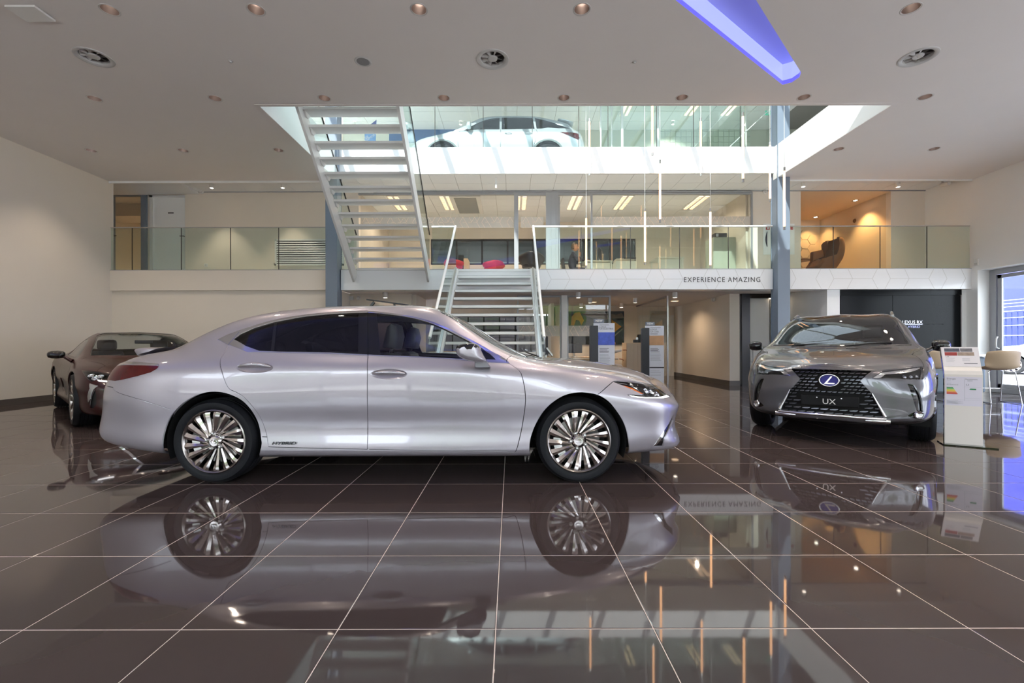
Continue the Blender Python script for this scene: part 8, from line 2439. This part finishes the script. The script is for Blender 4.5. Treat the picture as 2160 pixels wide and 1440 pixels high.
MB().lathe([(0.001, 0.0), (0.036, 0.002), (0.037, 0.19), (0.03, 0.225), (0.013, 0.26), (0.013, 0.31), (0.001, 0.312)], (PX(1555, 12.5), 12.5, zc), n=18).build('bottle', M_BLACKG, t, smooth=50)
MB().lathe([(0.0375, 0.06), (0.0375, 0.14)], (PX(1555, 12.5), 12.5, zc), n=18).build('bottle_label', M_PAPER, t)
# egg-shaped chair, red chairs
def shell_chair(x, y, z, w, h, d, m, label, rot=0.0, name='lounge_chair'):
    t = thing(name, label, 'chair', (x, y, z), rotz=rot)
    vs_ = []
    n1, n2 = 17, 11
    for i in range(n2):
        f = i / (n2 - 1)
        zz = 0.38 + (h - 0.38) * f
        hw = w / 2 * (0.62 + 0.45 * math.sin(min(1, f * 1.15) * math.pi * 0.62)) * (1 if f < 0.8 else math.sqrt(max(0.0, 1 - ((f - 0.8) / 0.22) ** 2)) * 0.6 + 0.4)
        for k in range(n1):
            s = -1 + 2 * k / (n1 - 1)
            vs_.append((s * hw, -d * 0.5 + d * 0.55 * s * s - 0.10 * f, zz - 0.05 * s * s * f))
    fs_ = [(i * n1 + k, i * n1 + k + 1, (i + 1) * n1 + k + 1, (i + 1) * n1 + k) for i in range(n2 - 1) for k in range(n1 - 1)]
    o = MB().add(vs_, fs_).build('backrest', m, t, smooth=60, local=True)
    sd = o.modifiers.new('thick', 'SOLIDIFY'); sd.thickness = 0.05; sd.offset = 0
    MB().lathe([(0.001, 0.42), (w * 0.36, 0.42), (w * 0.40, 0.38), (w * 0.36, 0.33), (0.001, 0.33)], n=24).build('seat', m, t, smooth=50, local=True)
    for k in range(4):
        a = math.pi / 4 + k * math.pi / 2
        MB().tube([(0.1 * math.cos(a), 0.1 * math.sin(a), 0.34), (0.3 * math.cos(a), 0.3 * math.sin(a), 0.0)], 0.011, 8).build('leg', M_CHROME, t, smooth=60, local=True)
    return t
shell_chair(PX(1121, 12.3), 12.3, Z1, 0.64, 0.74, 0.5, mat('black_fabric', srgb(20, 20, 26), 0.45), 'black egg-shaped chair behind the glass door', 0.1)
shell_chair(PX(1040, 12.6), 12.6, Z1, 0.62, 0.56, 0.45, mat('red_fabric', srgb(170, 26, 38), 0.6), 'red low-back chair behind the glass door', 0.5, 'red_chair')
shell_chair(PX(960, 12.3), 12.3, Z1, 0.55, 0.54, 0.45, mat('red_fabric', srgb(170, 26, 38), 0.6), 'red low-back chair behind the upper stair foot', -0.4, 'red_chair')
t = thing('dark_cabinet', 'dark low cabinet with an open wooden side in the mezzanine office', 'cabinet', (PX(975, 13.0), 13.0, Z1))
MB().box(PX(968, 13.0), PX(979, 13.0), 12.9, 13.3, Z1, PZ(539, 13.0)).build('carcass', M_BLACK, t, bevel=0.004)
MB().box(PX(979, 13.0), PX(988, 13.0), 12.9, 13.5, Z1, PZ(546, 13.0)).build('side_unit', M_BIRCH, t, bevel=0.004)
# radiator trunking under the office window
struct('trim_11', MB().box(-3.9, 6.1, YOB - 0.14, YOB, 3.42, 3.7).box(-3.9, 6.1, YOB - 0.15, YOB - 0.14, 3.52, 3.54), M_OFFW)
struct('trim_12', MB().box(-2.7, 4.15, YOB - 0.02, YOB, 4.56, 4.62).box(-2.72, -2.6, YOB - 0.02, YOB, 3.72, 4.56).box(4.05, 4.17, YOB - 0.02, YOB, 3.72, 4.56), M_OFFW)
# wing chair and side table in the niche
M_BROWN = mat('brown_wool', srgb(120, 84, 48), 0.8, noise=0.1, nscale=60)
wy = 12.7
t = thing('wing_chair', 'brown high-back wing chair in the warm niche', 'armchair', (PX(1740, wy), wy, Z1))
qn = lambda pts: [(PX(1690 + a / 8.0, wy), PZ(400 + b / 8.0, wy)) for a, b in pts]
outer = qn([(205, 1300), (270, 1200), (470, 1140), (505, 1050), (526, 930), (515, 845), (545, 838), (580, 850), (605, 920), (614, 1000), (606, 1100), (572, 1210), (515, 1300), (460, 1380), (400, 1480), (180, 1480), (150, 1380)])
cxm, czm = PX(1735, wy), PZ(545, wy)
MB().add(*loft_cap(outer, cxm, czm, [(wy - 0.36, 0.82), (wy - 0.33, 0.95), (wy - 0.24, 1.0), (wy - 0.20, 1.0)])).build('side_wing', M_BROWN, t, smooth=50)
MB().add(*loft_cap(outer, cxm, czm, [(wy + 0.20, 1.0), (wy + 0.24, 1.0), (wy + 0.33, 0.95), (wy + 0.36, 0.82)])).build('side_wing', M_BROWN, t, smooth=50)
back = qn([(500, 1140), (535, 1000), (545, 900), (540, 850), (580, 856), (604, 930), (612, 1000), (600, 1110), (560, 1210), (520, 1290), (470, 1300)])
MB().prism(back, 'y', wy - 0.22, wy + 0.22).build('backrest', M_BROWN, t, bevel=0.02)
MB().prism(qn([(200, 1310), (260, 1250), (520, 1200), (500, 1320), (440, 1400), (180, 1400)]), 'y', wy - 0.22, wy + 0.22).build('seat', M_BROWN, t, bevel=0.02)
MB().prism(qn([(280, 1030), (445, 998), (475, 1120), (270, 1200)]), 'y', wy + 0.18, wy + 0.32).build('arm_wing', M_BROWN, t, bevel=0.02)
MB().lathe([(0.001, 0.02), (0.26, 0.015), (0.28, 0.0)], (cxm, wy, Z1), n=24).cyl((cxm, wy, Z1), (cxm, wy, Z1 + 0.25), 0.035, n=12).build('pedestal', M_BRUSH, t, smooth=50)
t = thing('side_table', 'round dark side table in the warm niche', 'table', (PX(1688, 13.4), 13.4, Z1))
zt2 = PZ(550, 13.4)
MB().lathe([(0.001, zt2), (0.27, zt2), (0.28, zt2 - 0.012), (0.27, zt2 - 0.025), (0.001, zt2 - 0.025)], (PX(1688, 13.4), 13.4, 0), n=30).build('table_top', mat('dark_walnut', srgb(80, 56, 36), 0.35, noise=0.1), t, smooth=50)
MB().cyl((PX(1688, 13.4), 13.4, Z1 + 0.02), (PX(1688, 13.4), 13.4, zt2 - 0.02), 0.03, n=12).build('pedestal', M_BRUSH, t, smooth=50)
MB().lathe([(0.001, 0.02), (0.2, 0.015), (0.21, 0.0)], (PX(1688, 13.4), 13.4, Z1), n=24).build('foot', M_BRUSH, t, smooth=50)

# ---- people
M_SKIN = mat('skin', srgb(186, 132, 104), 0.5, noise=0.05, nscale=30)
def skin_mesh(name, joints, edges, m, parent, sub=2):
    me = bpy.data.meshes.new(name)
    me.from_pydata([j[0] for j in joints], edges, [])
    o = bpy.data.objects.new(name, me)
    COL.objects.link(o)
    md = o.modifiers.new('skin', 'SKIN')
    if not me.skin_vertices:
        return None
    for i, j in enumerate(joints):
        r = j[1]
        me.skin_vertices[0].data[i].radius = (r, r) if not isinstance(r, tuple) else r
    me.skin_vertices[0].data[0].use_root = True
    sb = o.modifiers.new('sub', 'SUBSURF')
    sb.levels = sb.render_levels = sub
    bpy.context.view_layer.update()
    dg = bpy.context.evaluated_depsgraph_get()
    me2 = bpy.data.meshes.new_from_object(o.evaluated_get(dg))
    bpy.data.objects.remove(o)
    me2.name = name
    me2.materials.clear()
    me2.materials.append(m)
    me2.polygons.foreach_set('use_smooth', [True] * len(me2.polygons))
    o = bpy.data.objects.new(name, me2)
    COL.objects.link(o)
    o.parent = parent
    return o
def head(parent, c, r, hair, glasses=False, beard=None):
    """head facing +x with face, ears and cropped hair"""
    n, mm = 20, 14
    vs_, fs_ = [], []
    for i in range(mm + 1):
        th = math.pi * i / mm
        for k in range(n):
            ph = 2 * math.pi * k / n
            x, y, z = math.sin(th) * math.cos(ph), math.sin(th) * math.sin(ph), math.cos(th)
            sx, sy, sz = 0.098, 0.077, 0.125
            px_ = x * sx
            if z < 0:
                px_ += 0.018 * (-z) * (1 if x > -0.3 else 0.2)
                y *= 1 - 0.25 * (-z)
            if x > 0.85 and -0.35 < z < 0.1 and abs(y) < 0.28:
                px_ += 0.026 * (1 - abs(y) / 0.28)          # nose
            if x > 0.8 and 0.1 < z < 0.3 and 0.2 < abs(y) < 0.5:
                px_ -= 0.010                                # eye sockets
            if x > 0.75 and -0.72 < z < -0.55:
                px_ += 0.004                                # lips
            vs_.append((c[0] + px_ * r, c[1] + y * sy * r, c[2] + z * sz * r))
    for i in range(mm):
        for k in range(n):
            fs_.append((i * n + k, (i + 1) * n + k, (i + 1) * n + (k + 1) % n, i * n + (k + 1) % n))
    h = MB().add(vs_, fs_).build('head', M_SKIN, parent, smooth=70, local=True)
    hv = [(c[0] - 0.012 * r + (p[0] - c[0]) * 1.06, c[1] + (p[1] - c[1]) * 1.07, c[2] + 0.006 * r + (p[2] - c[2]) * 1.06) for p in vs_]
    hf = [f for f in fs_ if (lambda q: (q[2] - c[2]) / r > 0.055 + 0.5 * max(0, (q[0] - c[0]) / r - 0.02) or ((q[0] - c[0]) / r < -0.03 and (q[2] - c[2]) / r > -0.07))([sum(vs_[i][a] for i in f) / 4 for a in range(3)])]
    MB().add(hv, hf).build('hair', hair, h, smooth=70, local=True)
    for sd in (-1, 1):
        MB().lathe([(0.001, 0.012), (0.014, 0.010), (0.02, 0.0), (0.012, -0.006)], (0, 0, 0), axis='y', n=12).build('ear', M_SKIN, h, smooth=60, local=True).location = (c[0] - 0.005, c[1] + sd * 0.075 * r, c[2] - 0.005)
        MB().lathe([(0.001, 0.008), (0.008, 0.004), (0.009, 0)], (0, 0, 0), axis='x', n=10).build('eye', M_BLACK, h, local=True).location = (c[0] + 0.078 * r, c[1] + sd * 0.03 * r, c[2] + 0.022 * r)
        if glasses:
            MB().tube([(c[0] + 0.095 * r + 0.003, c[1] + sd * 0.03 + 0.022 * math.cos(a), c[2] + 0.022 + 0.017 * math.sin(a)) for a in np.linspace(0, 2 * math.pi, 13)[:-1]], 0.0025, 6, closed=True).build('spectacle_rim', M_BLACK, h, local=True)
            MB().tube([(c[0] + 0.095, c[1] + sd * 0.055, c[2] + 0.024), (c[0] - 0.005, c[1] + sd * 0.08, c[2] + 0.02)], 0.0025, 6).build('spectacle_arm', M_BLACK, h, local=True)
    return h
def hand(parent, base, d, nrm, grip=0.6):
    """palm with four bent fingers and a side thumb, growing from the wrist along d"""
    d = Vector(d).normalized(); nrm = Vector(nrm).normalized()
    sd = d.cross(nrm).normalized()
    b = Vector(base)
    J = [(b, 0.022), (b + d * 0.045, (0.034, 0.017)), (b + d * 0.085, (0.036, 0.015))]
    E = [(0, 1), (1, 2)]
    for k, (off, ln) in enumerate(((-0.028, 0.066), (-0.010, 0.078), (0.010, 0.074), (0.028, 0.058))):
        o = len(J)
        p = b + d * 0.088 + sd * off
        dd = (d * (1 - 0.5 * grip) - nrm * grip).normalized()
        d3 = (d * (1 - 1.3 * grip) - nrm * (0.6 + grip)).normalized()
        J += [(p, 0.0095), (p + dd * ln * 0.45, 0.009), (p + dd * ln * 0.45 + d3 * ln * 0.5, 0.0075)]
        E += [(2, o), (o, o + 1), (o + 1, o + 2)]
    o = len(J)
    p = b + d * 0.03 - sd * 0.03
    J += [(p, 0.011), (p + (d - sd * 0.8).normalized() * 0.035 - nrm * 0.01, 0.010), (p + (d - sd * 0.2).normalized() * 0.065 - nrm * 0.02, 0.008)]
    E += [(1, o), (o, o + 1), (o + 1, o + 2)]
    return skin_mesh('hand', [(tuple(q[0]), q[1]) for q in J], E, M_SKIN, parent, 1)
M_SUIT = mat('dark_navy_suit', srgb(46, 48, 64), 0.8, noise=0.08, nscale=60)
mx, my = PX(1205, 13.6), 13.6
man = thing('person', 'seated man in a dark blue jacket resting chin on hand at the office desk', 'person', (mx, my, Z1))
S0 = 0.50
J = [((0.0, 0, S0), 0.15), ((0.02, 0, S0 + 0.18), 0.145), ((0.05, 0, S0 + 0.36), (0.15, 0.13)), ((0.06, 0, S0 + 0.48), 0.085), ((0.075, 0, S0 + 0.56), 0.052),
     ((0.05, -0.17, S0 + 0.44), 0.075), ((0.18, -0.22, S0 + 0.27), 0.055), ((0.40, -0.14, S0 + 0.29), 0.042),
     ((0.05, 0.17, S0 + 0.44), 0.075), ((0.20, 0.20, S0 + 0.25), 0.055), ((0.29, 0.10, S0 + 0.44), 0.040),
     ((0.10, -0.10, S0 - 0.02), 0.10), ((0.46, -0.12, S0 - 0.01), 0.075), ((0.46, -0.12, 0.10), 0.05), ((0.60, -0.12, 0.05), 0.045),
     ((0.10, 0.10, S0 - 0.02), 0.10), ((0.46, 0.12, S0 - 0.01), 0.075), ((0.46, 0.12, 0.10), 0.05), ((0.60, 0.12, 0.05), 0.045)]
E = [(0, 1), (1, 2), (2, 3), (3, 4), (2, 5), (5, 6), (6, 7), (2, 8), (8, 9), (9, 10), (0, 11), (11, 12), (12, 13), (13, 14), (0, 15), (15, 16), (16, 17), (17, 18)]
skin_mesh('body', J, E, M_SUIT, man)
head(man, (0.115, 0, S0 + 0.70), 1.0, mat('grey_brown_hair', srgb(92, 78, 66), 0.8), glasses=True)
hand(man, (0.29, 0.10, S0 + 0.45), (-0.25, -0.25, 1), (-1, 0, 0.2), 0.7)
hand(man, (0.41, -0.14, S0 + 0.29), (1, 0.1, -0.05), (0, 0, 1), 0.35)
oc_ = thing('office_chair', 'dark office chair under the seated man', 'chair', (mx, my, Z1))
MB().box(-0.22, 0.25, -0.24, 0.24, 0.30, 0.36).build('seat', M_TRIMI, oc_, local=True, bevel=0.03)
MB().obox((-0.24, 0, 0.62), (0.03, 0, 0), (0, 0.22, 0), (-0.03, 0, 0.22)).build('backrest', M_TRIMI, oc_, local=True, bevel=0.03)
MB().cyl((0, 0, 0.06), (0, 0, 0.30), 0.03, n=12).build('column', M_BLACK, oc_, local=True)
for k in range(5):
    a = k * 2 * math.pi / 5
    MB().tube([(0, 0, 0.07), (0.28 * math.cos(a), 0.28 * math.sin(a), 0.04)], 0.018, 8).build('foot_spoke', M_BLACK, oc_, local=True)
    MB().lathe([(0.001, -0.02), (0.03, -0.02), (0.03, 0.02), (0.001, 0.02)], (0.28 * math.cos(a), 0.28 * math.sin(a), 0.03), axis='y', n=12).build('castor', M_BLACK, oc_, local=True)
# person in the sales room, reaching to the right
wx, wy2 = PX(1283, 13.1), 13.1
wom = thing('person', 'person in a pale top and dark vest reaching right beside the blue totem', 'person', (wx, wy2, 0))
S0 = 0.50
J = [((0.0, 0, S0), 0.15), ((0.02, 0, S0 + 0.18), 0.13), ((0.04, 0, S0 + 0.34), (0.14, 0.12)), ((0.05, 0, S0 + 0.46), 0.075), ((0.06, 0, S0 + 0.54), 0.046),
     ((0.04, -0.16, S0 + 0.42), 0.068), ((0.18, -0.20, S0 + 0.42), 0.05), ((0.36, -0.16, S0 + 0.46), 0.036),
     ((0.04, 0.16, S0 + 0.42), 0.068), ((0.14, 0.20, S0 + 0.20), 0.05), ((0.34, 0.14, S0 + 0.20), 0.036),
     ((0.10, -0.10, S0 - 0.02), 0.10), ((0.36, -0.12, S0 - 0.01), 0.07), ((0.30, -0.12, 0.10), 0.05), ((0.40, -0.12, 0.05), 0.042),
     ((0.10, 0.10, S0 - 0.02), 0.10), ((0.36, 0.12, S0 - 0.01), 0.07), ((0.30, 0.12, 0.10), 0.05), ((0.40, 0.12, 0.05), 0.042)]
skin_mesh('body', J, E, mat('pale_knit', srgb(206, 198, 190), 0.8, noise=0.1, nscale=80), wom)
head(wom, (0.10, 0, S0 + 0.67), 0.95, mat('brown_hair', srgb(74, 52, 38), 0.8))
hand(wom, (0.37, -0.16, S0 + 0.46), (1, 0.1, 0.05), (0, 0, 1), 0.3)
hand(wom, (0.35, 0.14, S0 + 0.20), (1, 0, -0.1), (0, 0, 1), 0.4)
sc_ = thing('office_chair', 'dark office chair under the person beside the blue totem', 'chair', (wx, wy2, 0))
MB().box(-0.22, 0.25, -0.24, 0.24, 0.30, 0.36).build('seat', M_TRIMI, sc_, local=True, bevel=0.03)
MB().obox((-0.24, 0, 0.58), (0.03, 0, 0), (0, 0.22, 0), (-0.03, 0, 0.20)).build('backrest', M_TRIMI, sc_, local=True, bevel=0.03)
MB().cyl((0, 0, 0.0), (0, 0, 0.30), 0.03, n=12).lathe([(0.001, 0.03), (0.25, 0.02), (0.26, 0.0)], n=20).build('column', M_BLACK, sc_, local=True)
# extra daylight lamp fittings of the lower rooms: warm ceiling panels
for k, (x, y) in enumerate(((-1.0, 13.6), (2.6, 14.3), (5.1, 14.0))):
    t = thing('round_panel_light', 'round ceiling light in the lower rooms, %s from left' % ORD[k], 'ceiling light', (x, y, ZS), 'lower ceiling lights')
    MB().lathe([(0.001, -0.012), (0.11, -0.012)], (x, y, ZS), n=24).build('diffuser', M_LEDW, t)
    MB().lathe([(0.11, -0.014), (0.13, -0.01), (0.13, 0.0)], (x, y, ZS), n=24).build('rim', M_WMET, t)
    spot('panel_beam', (x, y, ZS - 0.03), 45, 150, 0.8, col=(1, 0.74, 0.5), r=0.1, parent=t)
